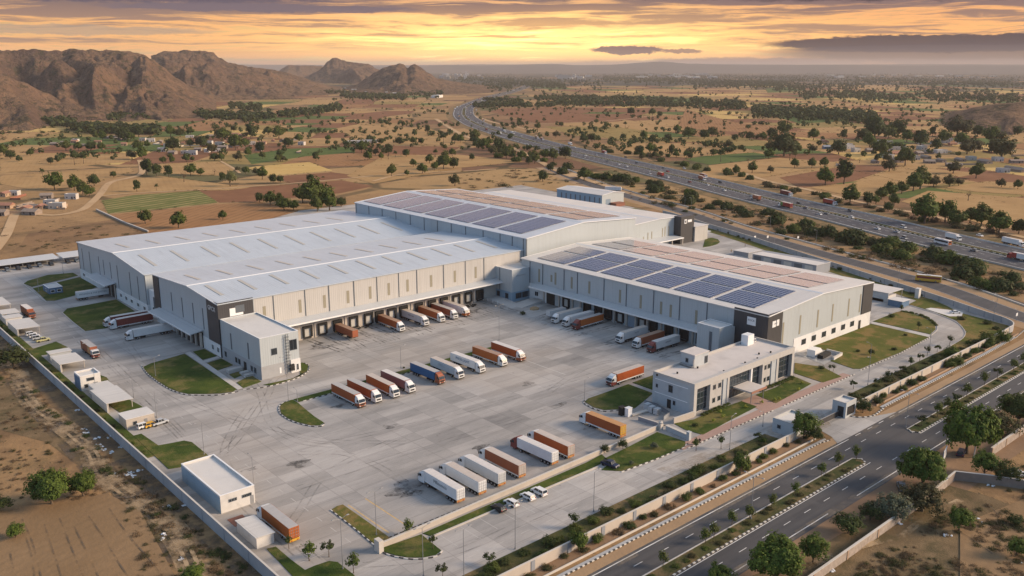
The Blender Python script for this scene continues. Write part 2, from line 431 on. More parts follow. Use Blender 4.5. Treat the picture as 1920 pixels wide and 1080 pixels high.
def lawn_mat(name, g1, g2, dry, amt):
    m, t, b = new_mat(name)
    p = t.n('ShaderNodeNewGeometry').outputs['Position']
    n = t.noise(p, .12, 4, .6)
    c = t.mix(t.smooth(n, .3, .7), g1, g2)
    c = t.mix(t.m('MULTIPLY', t.smooth(t.noise(p, .095, 5, .68), .47, .62), amt), c, dry)
    c = t.mix(t.m('MULTIPLY', t.noise(p, 1.7, 3, .7), .4), c, tuple(x*.45 for x in g1))
    t.put(b.inputs['Base Color'], c); b.inputs['Roughness'].default_value = .95; b.inputs['Specular IOR Level'].default_value = .1
    bp = t.n('ShaderNodeBump'); bp.inputs['Strength'].default_value = .7; bp.inputs['Distance'].default_value = .25
    t.put(bp.inputs['Height'], t.noise(p, 2.2, 3, .7)); t.put(b.inputs['Normal'], bp)
    return m
def cladding_mat(name, col, pitch=.9, rough=.45, bump=.35, axis='WALL', var=.05, streak=.12, metal=0.):
    "profiled sheet: ribs run up the wall (or down the roof slope)"
    m, t, b = new_mat(name)
    tc = t.n('ShaderNodeTexCoord').outputs['Object']
    s = t.n('ShaderNodeSeparateXYZ', i0=tc)
    if axis == 'WALL': h = t.m('ADD', s.outputs[0], s.outputs[1])
    elif axis == 'X': h = s.outputs[0]
    else: h = s.outputs[1]
    wv = t.m('PINGPONG', t.m('DIVIDE', h, pitch), .5)
    rib = t.smooth(wv, .30, .42)
    c = t.mix(t.noise(tc, .07, 3), tuple(x*(1-var) for x in col), tuple(x*(1+var) for x in col))
    k = (1, 1, .05) if axis == 'WALL' else ((.9, .03, 1) if axis == 'X' else (.03, .9, 1))
    c = t.mix(t.m('MULTIPLY', t.smooth(t.noise(t.mapv(tc, k), .7, 4, .65), .45, .75), streak), c, tuple(x*.55 for x in col))
    c = t.mix(t.m('MULTIPLY', rib, .10), c, tuple(x*.5 for x in col))
    if axis != 'WALL':
        lp = t.m('FRACT', t.m('DIVIDE', s.outputs[1 if axis == 'X' else 0], 11.3)); c = t.mix(t.m('MULTIPLY', t.m('LESS_THAN', lp, .022), .22), c, tuple(x*.4 for x in col))
        wn = t.n('ShaderNodeTexWhiteNoise', noise_dimensions='2D', i0=t.n('ShaderNodeVectorMath', operation='FLOOR', i0=t.mapv(tc, (1/5.5, 1/11.3, 0) if axis == 'X' else (1/11.3, 1/5.5, 0)))); c = t.mix(t.m('MULTIPLY', wn.outputs[0], .10), c, tuple(x*.55 for x in col))
    else:
        lp = t.m('FRACT', t.m('DIVIDE', h, 6.7)); c = t.mix(t.m('MULTIPLY', t.m('LESS_THAN', lp, .012), .25), c, tuple(x*.4 for x in col))
        dz = t.smooth(t.noise(t.mapv(tc, (1, 1, .09)), .9, 4, .7), .5, .72); c = t.mix(t.m('MULTIPLY', dz, .16), c, tuple(x*k for x, k in zip(col, (.55, .5, .42))))
    t.put(b.inputs['Base Color'], c); b.inputs['Roughness'].default_value = rough; b.inputs['Metallic'].default_value = metal
    bp = t.n('ShaderNodeBump'); bp.inputs['Strength'].default_value = bump; bp.inputs['Distance'].default_value = .06
    t.put(bp.inputs['Height'], rib); t.put(b.inputs['Normal'], bp)
    return m
def solar_mat():
    m, t, b = new_mat('solar_cells')
    tc = t.n('ShaderNodeTexCoord').outputs['Object']
    s = t.n('ShaderNodeSeparateXYZ', i0=tc)
    def ln(o, pitch, wd):
        f = t.m('FRACT', t.m('DIVIDE', o, pitch)); return t.m('MAXIMUM', t.m('LESS_THAN', f, wd), t.m('GREATER_THAN', f, 1-wd))
    g = t.m('MAXIMUM', ln(s.outputs[0], 2.25, .035), ln(s.outputs[1], 1.65, .045))
    q = t.n('ShaderNodeVectorMath', operation='FLOOR', i0=t.mapv(tc, (1/2.25, 1/1.65, 0)))
    wn = t.n('ShaderNodeTexWhiteNoise', noise_dimensions='2D', i0=q)
    c = t.mix(wn.outputs[0], (.010, .018, .055), (.018, .030, .085))
    c = t.mix(t.m('MULTIPLY', t.noise(tc, .15, 3), .12), c, (.2, .17, .14))
    c = t.mix(g, c, (.42, .44, .5))
    t.put(b.inputs['Base Color'], c); b.inputs['Roughness'].default_value = .16; b.inputs['Specular IOR Level'].default_value = .5; b.inputs['IOR'].default_value = 1.85
    return m
def leaf_mat(name, c1, c2, c3):
    m, t, b = new_mat(name)
    g = t.n('ShaderNodeNewGeometry'); oi = t.n('ShaderNodeObjectInfo')
    c = t.mix(g.outputs['Random Per Island'], c1, c2)
    c = t.mix(t.m('MULTIPLY', oi.outputs['Random'], .55), c, c3)
    t.put(b.inputs['Base Color'], c); b.inputs['Roughness'].default_value = .7; b.inputs['Specular IOR Level'].default_value = .2
    tr = t.n('ShaderNodeBsdfTranslucent'); t.put(tr.inputs[0], c)
    ms = t.n('ShaderNodeMixShader', i0=.25, i1=b.outputs[0], i2=tr.outputs[0])
    t.L.new(ms.outputs[0], t.N['Material Output'].inputs[0])
    return m
def rock_mat():
    m, t, b = new_mat('rocky_hillside')
    g = t.n('ShaderNodeNewGeometry'); p = g.outputs['Position']
    nz = t.n('ShaderNodeSeparateXYZ', i0=g.outputs['True Normal']).outputs[2]
    n = t.noise(p, .006, 6, .68); f = t.noise(p, .03, 5, .7)
    c = t.mix(t.smooth(n, .35, .65), (.085, .055, .043), (.17, .104, .066))
    c = t.mix(t.m('MULTIPLY', t.smooth(f, .45, .65), .6), c, (.075, .052, .042))
    c = t.mix(t.m('MULTIPLY', t.smooth(nz, .80, .97), .55), c, (.215, .135, .076))
    sc_ = t.m('MAXIMUM', t.smooth(t.noise(p, .045, 3, .8), .55, .62), t.smooth(t.noise(p, .018, 4, .75), .56, .64))
    c = t.mix(t.m('MULTIPLY', sc_, .8), c, (.040, .038, .022))
    t.put(b.inputs['Base Color'], c); b.inputs['Roughness'].default_value = .95; b.inputs['Specular IOR Level'].default_value = .1
    bp = t.n('ShaderNodeBump'); bp.inputs['Strength'].default_value = 1.; bp.inputs['Distance'].default_value = 26
    t.put(bp.inputs['Height'], t.noise(p, .02, 6, .7)); t.put(b.inputs['Normal'], bp)
    return m
M['ground'] = ground_mat(); M['concrete'] = concrete_mat(); M['rock'] = rock_mat(); M['solar'] = solar_mat()
M['asphalt'] = asphalt_mat('road_asphalt', (.056, .055, .057), (.080, .077, .077))
M['asphalt_hw'] = asphalt_mat('highway_asphalt', (.055, .056, .063), (.078, .077, .083), 1.1)
M['lawn'] = lawn_mat('green_lawn', (.036, .064, .013), (.082, .108, .022), (.20, .16, .06), .75)
M['lawn_dry'] = lawn_mat('dry_lawn', (.085, .105, .022), (.13, .125, .032), (.26, .17, .07), .8)
M['verge'] = lawn_mat('planted_verge', (.04, .058, .020), (.10, .088, .036), (.24, .16, .085), .8)
M['dirt'] = field_mat('bare_dirt', (.34, .235, .135), (.40, .28, .165))
M['bank'] = lawn_mat('dry_grass_bank', (.20, .135, .068), (.30, .20, .10), (.095, .085, .038), .8)
M['track'] = field_mat('dirt_track', (.45, .30, .165), (.52, .36, .21))
M['sand'] = field_mat('sandy_shoulder', (.37, .25, .145), (.31, .205, .12))
M['brown_soil'] = field_mat('brown_shoulder_soil', (.21, .135, .085), (.27, .175, .105))
M['f_stubble'] = field_mat('stubble_field', (.345, .210, .088), (.42, .265, .115), 5, .3, None, .16)
M['f_yellow'] = field_mat('yellow_stubble_field', (.50, .33, .11), (.56, .39, .15), 6, .1, None, .12)
M['f_brown'] = field_mat('ploughed_brown_field', (.20, .092, .046), (.245, .12, .06), 5, -.6)
M['f_orange'] = field_mat('ploughed_orange_field', (.28, .145, .062), (.33, .18, .08), 6, .9)
M['f_green'] = field_mat('green_crop_field', (.075, .115, .026), (.105, .14, .038), 6, .2, (.05, .075, .02))
M['f_rows'] = field_mat('green_row_crop', (.11, .125, .03), (.14, .15, .042), 9, 1.25, (.33, .25, .11), .9)
M['f_olive'] = field_mat('olive_field', (.24, .175, .06), (.30, .21, .075))
M['f_dark'] = field_mat('ploughed_foreground_field', (.225, .145, .076), (.275, .18, .098), 3.1, 1.35, (.12, .08, .046), .12)
M['kerb_white'] = P('kerb_white_paint', (.54, .52, .48), .7, var=.2, stain=.4); M['kerb_black'] = P('kerb_black_paint', (.055, .052, .05), .7, var=.3)
M['kerb_plain'] = P('kerb_concrete', (.46, .43, .39), .8)
M['paint'] = P('road_marking_paint', (.68, .67, .64), .6, var=.14, scale=.5)
M['paint_old'] = P('worn_marking_paint', (.47, .45, .42), .7, var=.2, scale=.9)
M['clad'] = cladding_mat('wall_cladding', (.415, .45, .46))
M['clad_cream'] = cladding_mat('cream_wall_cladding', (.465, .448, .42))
M['clad_dark'] = cladding_mat('charcoal_cladding', (.046, .044, .046), rough=.5)
M['roof_x'] = cladding_mat('roof_sheet_x', (.46, .51, .555), 1.1, .42, .3, 'X', .07, .30)
M['roof_y'] = cladding_mat('roof_sheet_y', (.52, .555, .59), 1.1, .42, .3, 'Y', .06, .24)
M['roof_cream'] = cladding_mat('roof_sheet_cream', (.60, .575, .535), 1.1, .45, .3, 'Y', .06, .22)
M['trim'] = P('white_metal_trim', (.74, .74, .73), .4, var=.04)
M['joint'] = P('dark_downpipe_metal', (.10, .115, .13), .5, var=.1)
M['skylight'] = P('skylight_sheet', (.42, .40, .35), .35, var=.12, scale=1.5)
M['louver'] = P('louver_strip', (.27, .245, .18), .5, var=.12, scale=2)
M['plinth'] = P('white_render_plinth', (.66, .655, .64), .8, var=.06, stain=.25)
M['cream'] = P('cream_render', (.45, .40, .345), .85, var=.08, stain=.3)
M['grey_render'] = P('grey_render', (.335, .34, .345), .85, var=.08, stain=.25)
M['light_render'] = P('light_grey_render', (.40, .425, .44), .8, var=.06, stain=.25)
M['office_wall'] = P('office_render', (.43, .415, .395), .8, var=.06, stain=.2)
M['office_roof'] = P('office_roof_screed', (.53, .49, .46), .85, var=.09, scale=.25, stain=.3)
M['white_roof'] = P('white_roof_screed', (.58, .56, .53), .8, var=.06, scale=.25, stain=.2)
M['glass'] = P('dark_window_glass', (.022, .028, .034), .08, var=.3, spec=.6)
M['glass_blue'] = P('blue_office_glass', (.02, .032, .045), .06, var=.4, scale=.3, spec=.7)
M['black'] = P('black_rubber', (.022, .021, .02), .85, var=.2)
M['shutter'] = P('dock_shutter', (.44, .43, .40), .6, var=.12, bump=.2)
M['blue_shutter'] = P('blue_grey_shutter', (.20, .26, .32), .6, var=.1)
M['canopy'] = cladding_mat('canopy_sheet', (.47, .49, .50), 1.0, .45, .3, 'X')
M['canopy_y'] = cladding_mat('canopy_sheet_side', (.47, .49, .50), 1.0, .45, .3, 'Y')
M['wall_grey'] = P('boundary_wall_concrete', (.36, .365, .37), .9, var=.16, scale=.18, stain=.5, bump=.3, bscale=.8)
M['wall_cream'] = P('boundary_panel_cream', (.47, .41, .345), .85, var=.09, scale=.3, stain=.4)
M['pier'] = P('boundary_pier_grey', (.25, .265, .29), .8, var=.08)
M['coping'] = P('wall_coping', (.50, .465, .415), .8, var=.08)
M['stone'] = P('rubble_stone_wall', (.33, .275, .23), .9, var=.35, scale=1.2, bump=.6, bscale=2.2)
M['brick'] = P('brick_red', (.24, .10, .065), .85, var=.2, scale=1)
M['steel'] = P('galvanised_steel', (.36, .365, .37), .45, .5, var=.08)
M['pole'] = P('lamp_pole_paint', (.24, .245, .25), .5, .2, var=.08)
M['lamp'] = P('lamp_lens', (.62, .62, .6), .3, var=.05)
M['paving'] = P('red_paving', (.34, .225, .185), .85, var=.15, scale=1.5)
M['path'] = P('path_concrete', (.45, .43, .405), .85, var=.1, stain=.25)
M['tin'] = cladding_mat('shed_tin_roof', (.55, .535, .505), .9, .5, .4, 'Y', .08, .3)
M['tin_x'] = cladding_mat('shed_tin_roof_x', (.40, .395, .39), .9, .5, .4, 'X', .10, .4)
M['shed_wall'] = P('shed_wall_white', (.58, .56, .53), .8, var=.08, stain=.35)
M['blue_wall'] = P('blue_painted_wall', (.085, .155, .25), .6, var=.12)
M['bluegrey'] = cladding_mat('blue_grey_cladding', (.215, .315, .40), .8, .5, .3)
M['tile'] = P('terracotta_roof', (.30, .15, .10), .9, var=.25, scale=.8, bump=.5, bscale=2)
M['mud'] = P('mud_wall', (.36, .25, .17), .95, var=.15)
M['thatch'] = P('grey_slab_roof', (.25, .20, .165), .95, var=.2)
M['bark'] = P('tree_bark', (.11, .078, .05), .9, var=.2, scale=2)
M['leaf'] = leaf_mat('leaves_green', (.036, .066, .010), (.115, .155, .026), (.085, .085, .026))
M['leaf_bright'] = leaf_mat('leaves_bright', (.040, .078, .011), (.135, .185, .030), (.07, .10, .02))
M['leaf_dark'] = leaf_mat('leaves_dark', (.021, .042, .011), (.070, .096, .023), (.055, .058, .022))
M['leaf_pale'] = leaf_mat('leaves_pale', (.10, .125, .035), (.17, .18, .06), (.11, .11, .05))
M['leaf_olive'] = leaf_mat('leaves_olive', (.055, .060, .020), (.105, .10, .038), (.06, .05, .025))
M['leaf_grey'] = leaf_mat('leaves_grey', (.09, .11, .065), (.16, .18, .11), (.10, .11, .07))
M['dry_twigs'] = leaf_mat('dry_scrub', (.10, .07, .04), (.17, .115, .062), (.12, .08, .05))
M['yellow_plant'] = leaf_mat('yellow_foliage', (.24, .26, .03), (.36, .36, .06), (.22, .25, .04))
M['house_white'] = P('house_whitewash', (.46, .43, .40), .9, var=.15, stain=.4)
M['litter'] = P('plastic_litter', (.66, .68, .70), .6, var=.15, scale=3)

# ---------------------------------------------------------------- ground and fields
R_ = 28000
struct(MB().quad([(-R_, -R_, 0), (R_, -R_, 0), (R_, R_, 0), (-R_, R_, 0)]).build('ground', M['ground']))
FZ = [.05]; FIELDS = []
rf = random.Random(17); PZ = [.008]
def plots(u0, u1, v0, v1, ang, n, su, sv, mats):
    PZ[0] += .006; c_, s_ = cos(ang), sin(ang); k = 0; used = set(); tries = 0
    while k < n and tries < n*30:
        tries += 1
        X, Y = at(rf.uniform(u0, u1), rf.uniform(v0, v1)); a, b_ = X*c_+Y*s_, -X*s_+Y*c_
        i, j = math.floor(a/su), math.floor(b_/sv)
        if (i, j) in used: continue
        used.add((i, j)); k += 1
        h = lambda p, q: (rf.__class__(p*7919+q*104729).uniform(-.16, .16), rf.__class__(p*15485863+q*32452843).uniform(-.16, .16))
        P4 = []
        for p, q in ((i, j), (i+1, j), (i+1, j+1), (i, j+1)):
            dx, dy = h(p, q); aa, bb = (p+dx)*su, (q+dy)*sv; P4.append((aa*c_-bb*s_, aa*s_+bb*c_))
        if any(-60 < x < 640 and 40 < y < 620 for x, y in P4): continue
        if any(min((x-g[0])**2+(y-g[1])**2 for g in HCX) < 75**2 for x, y in P4): continue
        FIELDS.append(P4); sheet('field_plot', P4, PZ[0], M[rf.choice(mats)])
HCX = smooth_poly([(505,85),(563,239),(620,372),(685,514),(736,629),(798,775),(856,905),(940,1075),(1040,1265),(1140,1425),(1235,1560),(1340,1695),(1475,1858),(1700,2095),(2060,2455),(2460,2820)], 8, False)
def pf(name, pts, mat, z=.05):
    FZ[0] += .006
    FIELDS.append([at(*p) for p in pts])
    return sheet(name, [at(*p) for p in pts], FZ[0], M[mat])
MX = ['f_stubble', 'f_stubble', 'f_yellow', 'f_brown', 'f_orange', 'f_olive', 'f_brown', 'f_stubble', 'f_green']
plots(0, 640, 212, 300, .95, 120, 130, 85, MX); plots(560, 900, 185, 300, .75, 60, 120, 90, MX)
plots(950, 1930, 188, 260, 1.15, 170, 150, 95, MX); plots(1100, 1930, 250, 370, 1.0, 70, 95, 70, MX)
plots(1000, 1930, 160, 190, 1.05, 120, 260, 150, MX); plots(400, 900, 165, 200, .9, 50, 200, 130, MX)
pf('crop_field', [(190,376),(250,366),(383,357),(408,380),(330,389),(203,401)], 'f_rows')
pf('ploughed_field', [(204,403),(330,391),(410,383),(486,378),(560,396),(400,440),(262,436)], 'f_orange')
pf('ploughed_field', [(372,357),(545,346),(640,338),(700,349),(640,362),(480,378),(411,380)], 'f_brown', .06)
pf('crop_field', [(457,291),(540,279),(662,275),(666,286),(575,293),(472,308)], 'f_green')
pf('stubble_field', [(480,312),(580,304),(624,320),(503,330),(464,315)], 'f_yellow')
pf('ploughed_field', [(503,332),(622,323),(676,330),(640,337),(545,344)], 'f_brown')
pf('crop_field', [(1283,298),(1395,283),(1462,294),(1330,309)], 'f_green')
pf('ploughed_field', [(1462,333),(1600,309),(1690,311),(1655,321),(1600,340),(1500,353)], 'f_brown')
pf('ploughed_field', [(917,209),(940,203),(1250,202),(1160,228),(1012,232)], 'f_brown')
pf('stubble_field', [(1020,237),(1120,238),(1232,253),(1180,262),(1080,255)], 'f_olive')
pf('crop_field', [(1040,190),(1060,195),(1112,198),(1115,190)], 'f_green')
pf('crop_field', [(1435,166),(1480,164),(1510,170),(1440,174)], 'f_green')
pf('crop_field', [(1580,176),(1750,182),(1745,178),(1590,173)], 'f_green')
pf('crop_field', [(1090,213),(1160,214),(1180,211),(1110,210)], 'f_green')
pf('crop_field', [(440,212),(500,209),(515,213),(450,217)], 'f_green')
pf('crop_field', [(1440,215),(1530,218),(1600,226),(1500,232)], 'f_green')
pf('stubble_field', [(0,345),(0,330),(245,314),(250,322),(155,350),(60,356)], 'f_stubble')
pf('stubble_field', [(0,300),(0,287),(240,287),(245,303),(0,325)], 'f_stubble')
pf('stubble_field', [(195,355),(210,340),(300,330),(470,352),(430,357),(320,358),(190,368)], 'f_stubble')
pf('stubble_field', [(300,325),(300,307),(410,303),(440,318),(420,330)], 'f_stubble')
pf('stubble_field', [(650,330),(720,292),(860,290),(985,303),(860,315),(700,345)], 'f_stubble')
pf('stubble_field', [(680,272),(640,245),(790,238),(880,262),(860,272)], 'f_stubble')
pf('stubble_field', [(1310,330),(1330,310),(1462,296),(1580,305),(1460,328),(1380,340)], 'f_stubble')
pf('stubble_field', [(1520,352),(1605,342),(1660,323),(1790,330),(1770,345),(1640,372),(1580,365)], 'f_stubble')
pf('stubble_field', [(1670,320),(1700,312),(1840,325),(1800,332)], 'f_stubble', .06)
pf('stubble_field', [(1690,378),(1740,358),(1925,372),(1960,440),(1840,420),(1740,392)], 'f_stubble')
pf('stubble_field', [(1770,352),(1850,340),(1960,345),(1960,368),(1830,360)], 'f_stubble')
pf('stubble_field', [(1115,270),(1300,268),(1440,284),(1280,296),(1200,290)], 'f_stubble')
pf('stubble_field', [(1285,205),(1380,230),(1500,240),(1420,250),(1270,240)], 'f_orange')
pf('ploughed_field', [(1320,232),(1470,246),(1640,252),(1560,262),(1400,250)], 'f_orange')
pf('ploughed_foreground_field', [(-60,985),(60,948),(200,926),(262,958),(330,1085),(400,1200),(-60,1200)], 'f_dark')
M['rough'] = lawn_mat('rough_dry_grass', (.15, .105, .058), (.235, .165, .092), (.10, .082, .042), .85)
sheet('rough_ground', [at(*p) for p in [(1330,1110),(1500,1046),(1640,965),(1720,930),(1760,905),(1850,930),(1930,960),(1960,1120)]], .046, M['rough'])
sheet('rough_ground', [at(*p) for p in [(-60,690),(40,720),(130,800),(230,890),(330,1000),(430,1110),(380,1110),(280,1000),(190,905),(90,830),(-60,790)]], .045, M['rough'])
pf('ploughed_foreground_field', [(1800,985),(1925,935),(2000,980),(2000,1110),(1800,1150),(1800,1030)], 'f_dark')
def track(pts, half, mat='track', z=.04, name='dirt_track'):
    FZ[0] += .006; z = FZ[0]+.03
    line = smooth_poly([at(*p) for p in pts], 5, False)
    return struct(strip_mb(line, -half, half, z).build(name, M[mat]))
track([(-10,470),(12,440),(28,402),(40,395)], 3.2)
track([(40,398),(100,404),(150,395),(172,380),(190,362),(200,348),(214,340),(262,328),(266,312),(262,300)], 3.0)
track([(190,368),(260,362),(380,356),(470,350),(560,343),(640,336),(700,330)], 2.0)
track([(413,302),(438,316),(450,325)], 1.6)
track([(1395,325),(1440,340),(1510,355),(1640,386),(1720,400),(1800,418),(1930,448)], 3.0)
track([(885,203),(878,212),(920,228),(960,236),(1010,247)], 4.0)
track([(1000,232),(1080,230),(1150,226),(1250,214)], 3.0)
track([(545,275),(600,274),(700,272),(790,275)], 2.0)
track([(700,340),(760,326),(850,322),(930,318)], 2.0)

# ---------------------------------------------------------------- compound paving, lawns, kerbs
WX = 71.2; SY = 124.4
EW = [(381,SY),(387.5,126.5),(392.5,132),(396.5,141),(409.3,168),(428.2,212),(453.5,271),(474,318),(488,355),(506,400),(516,442),(528,520),(540,600)]
struct(MB().quad([(x, y, .05) for x, y in [(WX, SY)]+EW+[(250,600),(160,545),(40,545),(40,490),(WX,470)]]).build('yard_paving', M['concrete']))
def lawn(pts, mat='lawn', kerbed=None, z=.2, sm=0, name='lawn'):
    poly = [at(*p) if p[1] > 300 or p[0] > 700 else p for p in pts]
    if sm: poly = smooth_poly(poly, sm)
    sheet(name, poly, z, M[mat], .25)
    return poly
lawn([(268,689),(283,682),(346,664),(402,702),(446,728),(437,735),(413,738),(387,739),(353,739),(335,735),(317,728),(296,715),(278,701)])
kerb(smooth_poly([at(*p) for p in [(266,686),(275,700),(296,717),(317,730),(335,737),(353,741),(387,742),(413,741),(441,736)]], 4, False), 'kerb', step=1.1)
lawn([(362,660),(383,655),(407,668),(380,675)])
lawn([(388,682),(415,673),(437,685),(405,696)])
lawn([(430,703),(459,694),(466,698),(440,710)])
lawn([(444,718),(470,704),(490,716),(456,728)])
lawn([(494,722),(545,711),(563,705),(562,685),(566,680),(578,686),(576,696),(562,705),(545,712),(510,724)], z=.18)
kerb(smooth_poly([at(*p) for p in [(456,731),(500,726),(545,714),(566,705),(578,696),(580,687),(570,681)]], 4, False), 'kerb', step=1.1)
lawn([(118,587),(126,579),(160,573),(218,562),(262,590),(230,602),(198,616),(160,621),(138,604)])
kerb([at(*p) for p in [(116,586),(136,604),(159,622)]], 'kerb', paint=False)
lawn([(45,532),(52,527),(90,516),(137,512),(146,517),(118,524),(60,538)], 'lawn')
lawn([(62,541),(120,527),(150,520),(183,538),(138,555),(103,564),(87,564)])
kerb([at(*p) for p in [(43,533),(58,545),(86,566)]], 'kerb', paint=False)
# island between the truck row and the drive
lawn([(525,763),(530,757),(540,752),(550,750),(560,757),(575,770),(590,782),(607,793),(600,798),(583,798),(558,792),(540,785),(527,775)])
kerb(smooth_poly([at(*p) for p in [(541,752),(528,758),(523,765),(525,775),(538,786),(558,794),(583,800),(601,800),(608,794)]], 4, False), 'kerb', step=1.1)
sheet('lawn', [(125.5,246.4),(214,246.4),(214,249.6),(125.5,249.6)], .2, M['lawn'], .25)
kerb([(127,246.1),(214,246.1)], 'kerb', step=1.1)
# south west corner strip and corner triangle
lawn([(621,957),(632,950),(643,947),(690,980),(732,1010),(712,1028)], 'lawn_dry')
kerb([at(*p) for p in [(620,957),(665,992),(711,1031)]], 'kerb', step=1.1)
lawn([(713,1030),(735,1022),(790,1003),(827,1033),(817,1041),(792,1046),(767,1046),(742,1042),(722,1036)])
kerb(smooth_poly([at(*p) for p in [(713,1033),(723,1039),(742,1045),(767,1049),(792,1049),(817,1044),(829,1034)]], 4, False), 'kerb', step=1.1)
lawn([(793,1001),(1100,868),(1128,853),(1140,863),(1110,878),(808,1006)])
lawn([(1131,862),(1180,838),(1232,811),(1256,819),(1285,829),(1285,838),(1230,861),(1165,884),(1128,882),(1145,868)])
kerb([at(*p) for p in [(1165,886),(1225,864),(1280,841),(1288,834)]], 'kerb', step=1.1)
# office lawns
lawn([(1097,754),(1103,748),(1140,735),(1178,721),(1224,738),(1208,752),(1190,766),(1157,768),(1133,769),(1113,764)])
kerb(smooth_poly([at(*p) for p in [(1097,750),(1096,757),(1113,767),(1133,772),(1157,770)]], 4, False), 'kerb', step=1.1)
lawn([(1186,718),(1225,704),(1225,732)])
lawn([(1417,741),(1455,727),(1490,707),(1521,720),(1455,757)])
lawn([(1302,787),(1330,774),(1390,753),(1419,763),(1370,788),(1318,816),(1284,806),(1264,795)])
lawn([(1489,700),(1490,681),(1543,689),(1578,707),(1543,718)], 'lawn_dry')
sheet('paving', [at(*p) for p in [(1390,752),(1418,740),(1456,758),(1430,772)]], .1, M['paving'])
sheet('pavement', [(189,141.5),(283,141.5),(283,144.6),(189,144.6)], .16, M['paving'], .2)
kerb([(191,141.2),(233,141.2)], 'kerb', step=1.); kerb([(240,141.2),(284,141.2)], 'kerb', step=1.)
# east lawns
lawn([(1523,650),(1632,608),(1742,632),(1690,660),(1613,692),(1600,692),(1557,677),(1578,665)], 'lawn_dry')
kerb([at(*p) for p in [(1613,695),(1680,667),(1744,633)]], 'kerb', step=1.1)
lawn([(1637,603),(1680,586),(1690,584),(1722,592),(1740,600),(1753,610),(1754,618),(1744,627)], 'lawn_dry')
kerb(smooth_poly([at(*p) for p in [(1745,630),(1757,619),(1755,609),(1742,599),(1722,590)]], 4, False), 'kerb', paint=False, step=1.3)
sheet('path', [at(*p) for p in [(1631,607),(1636,604),(1744,629),(1742,633)]], .22, M['path'])
lawn([(1704,571),(1722,562),(1745,561),(1775,574),(1800,587),(1850,600),(1893,612),(1840,640),(1800,658),(1783,648),(1806,635),(1812,622),(1794,602),(1752,585)], 'lawn_dry', z=.18)
kerb(smooth_poly([at(*p) for p in [(1705,573),(1750,587),(1792,604),(1809,622),(1805,635),(1783,649)]], 4, False), 'kerb', paint=False, step=1.3)
sheet('path', [at(*p) for p in [(1735,580),(1745,578),(1780,582),(1806,586),(1803,594),(1780,594)]], .24, M['white_roof'])
# planted verge inside the south wall
for x0, x1 in ((WX+22, 216), (259, 372)):
    sheet('planted_verge', [(x0, SY+.2), (x1, SY+.2), (x1, 132.6), (x0, 132.6)], .16, M['verge'], .2)
lawn([(500,1030),(517,1026),(545,1050),(572,1070),(590,1062),(617,1053),(633,1055),(665,1080),(640,1110),(580,1110),(548,1080)])
lawn([(250,818),(265,814),(297,836),(320,832),(345,827),(360,830),(392,856),(342,876),(316,880)])
sheet('planted_verge', [(WX+.2, 236), (WX+5, 236), (WX+5, 425), (WX+.2, 425)], .14, M['lawn'], .2)
lawn([(183,745),(208,733),(262,760),(268,764),(226,775)], z=.16)
lawn([(60,655),(105,641),(128,652),(95,664),(70,668)], z=.16)
lawn([(150,712),(178,700),(200,708),(212,724),(180,730)], z=.16)
# green edge inside the east wall
ewl = [p for p in EW[4:11]]
struct(strip_mb(smooth_poly(ewl, 4, False), 1, 9, .12).build('planted_verge', M['lawn_dry']))
lawn([(1318,464),(1332,462),(1345,458),(1350,454),(1346,449),(1335,446),(1322,448)], z=.16)
# paths in front of the annex
sheet('path', [at(*p) for p in [(347,663),(356,660),(456,729),(446,732)]], .22, M['path'])
sheet('path', [at(*p) for p in [(380,678),(407,669),(412,672),(388,681)]], .23, M['path'])

# ---------------------------------------------------------------- front road
X0, X1 = -200, 640
sheet('roadside_soil', [(X0, 78), (X1, 78), (X1, 95), (X0, 95)], .02, M['brown_soil'])
sheet('roadside_soil', [(X0, 114), (381, 114), (381, 118), (X0, 118)], .02, M['sand'])
sheet('road', [(X0, 93.9), (X1, 93.9), (X1, 115.2), (X0, 115.2)], .045, M['asphalt'])
sheet('gate_apron', [(226, 115), (262, 115), (252, 118.5), (246, 124.6), (231.5, 124.6), (229, 118.5)], .06, M['concrete'])
mb = MB()
def rect(x0, x1, y0, y1, z=.052): mb.quad([(x0, y0, z), (x1, y0, z), (x1, y1, z), (x0, y1, z)])
rect(X0, 186, 95.2, 95.45); rect(200, X1, 95.2, 95.45); rect(X0, 228, 114.2, 114.45); rect(262, X1, 114.2, 114.45)
for x in range(X0, X1, 9):
    rect(x, x+2.9, 110.95, 111.1); rect(x+4, x+6.9, 99.25, 99.4)
for x in range(228, 262, 7): rect(x, x+3, 114.2, 114.4)
rect(X0, 221, 103.0-.55, 103.0-.38); rect(X0, 218, 107.3, 107.42); rect(251, X1, 102.4, 102.57)
struct(mb.build('road_marking', M['paint']))
def median(x0, x1, a, b_):
    poly = [(x0, a), (x1-1.5, a), (x1, (a+b_)/2), (x1-1.5, b_), (x0, b_)] if x1 < 240 else [(x0+1.5, a), (x1, a), (x1, b_), (x0+1.5, b_), (x0, (a+b_)/2)]
    sheet('median', poly, .22, M['verge'], .25)
    if x1 < 240: l1 = [(x0, a), (x1-1.5, a), (x1, (a+b_)/2)]; l2 = [(x0, b_), (x1-1.5, b_), (x1, (a+b_)/2)]
    else: l1 = [(x1, a), (x0+1.5, a), (x0, (a+b_)/2)]; l2 = [(x1, b_), (x0+1.5, b_), (x0, (a+b_)/2)]
    kerb(l1, 'kerb', step=.85, w=.4); kerb(l2, 'kerb', step=1.2, w=.3, paint=False)
median(60, 221, 103.1, 107.0); median(250, 420, 102.9, 106.5)
kerb([(60, 118.3), (222, 118.3), (226, 117.6)], 'kerb', step=.75, w=.3)
kerb(smooth_poly([(247.5, 124), (249, 120.5), (253, 118.4), (258, 118.6), (262, 119.2)], 4, False), 'kerb', step=.9, w=.5)
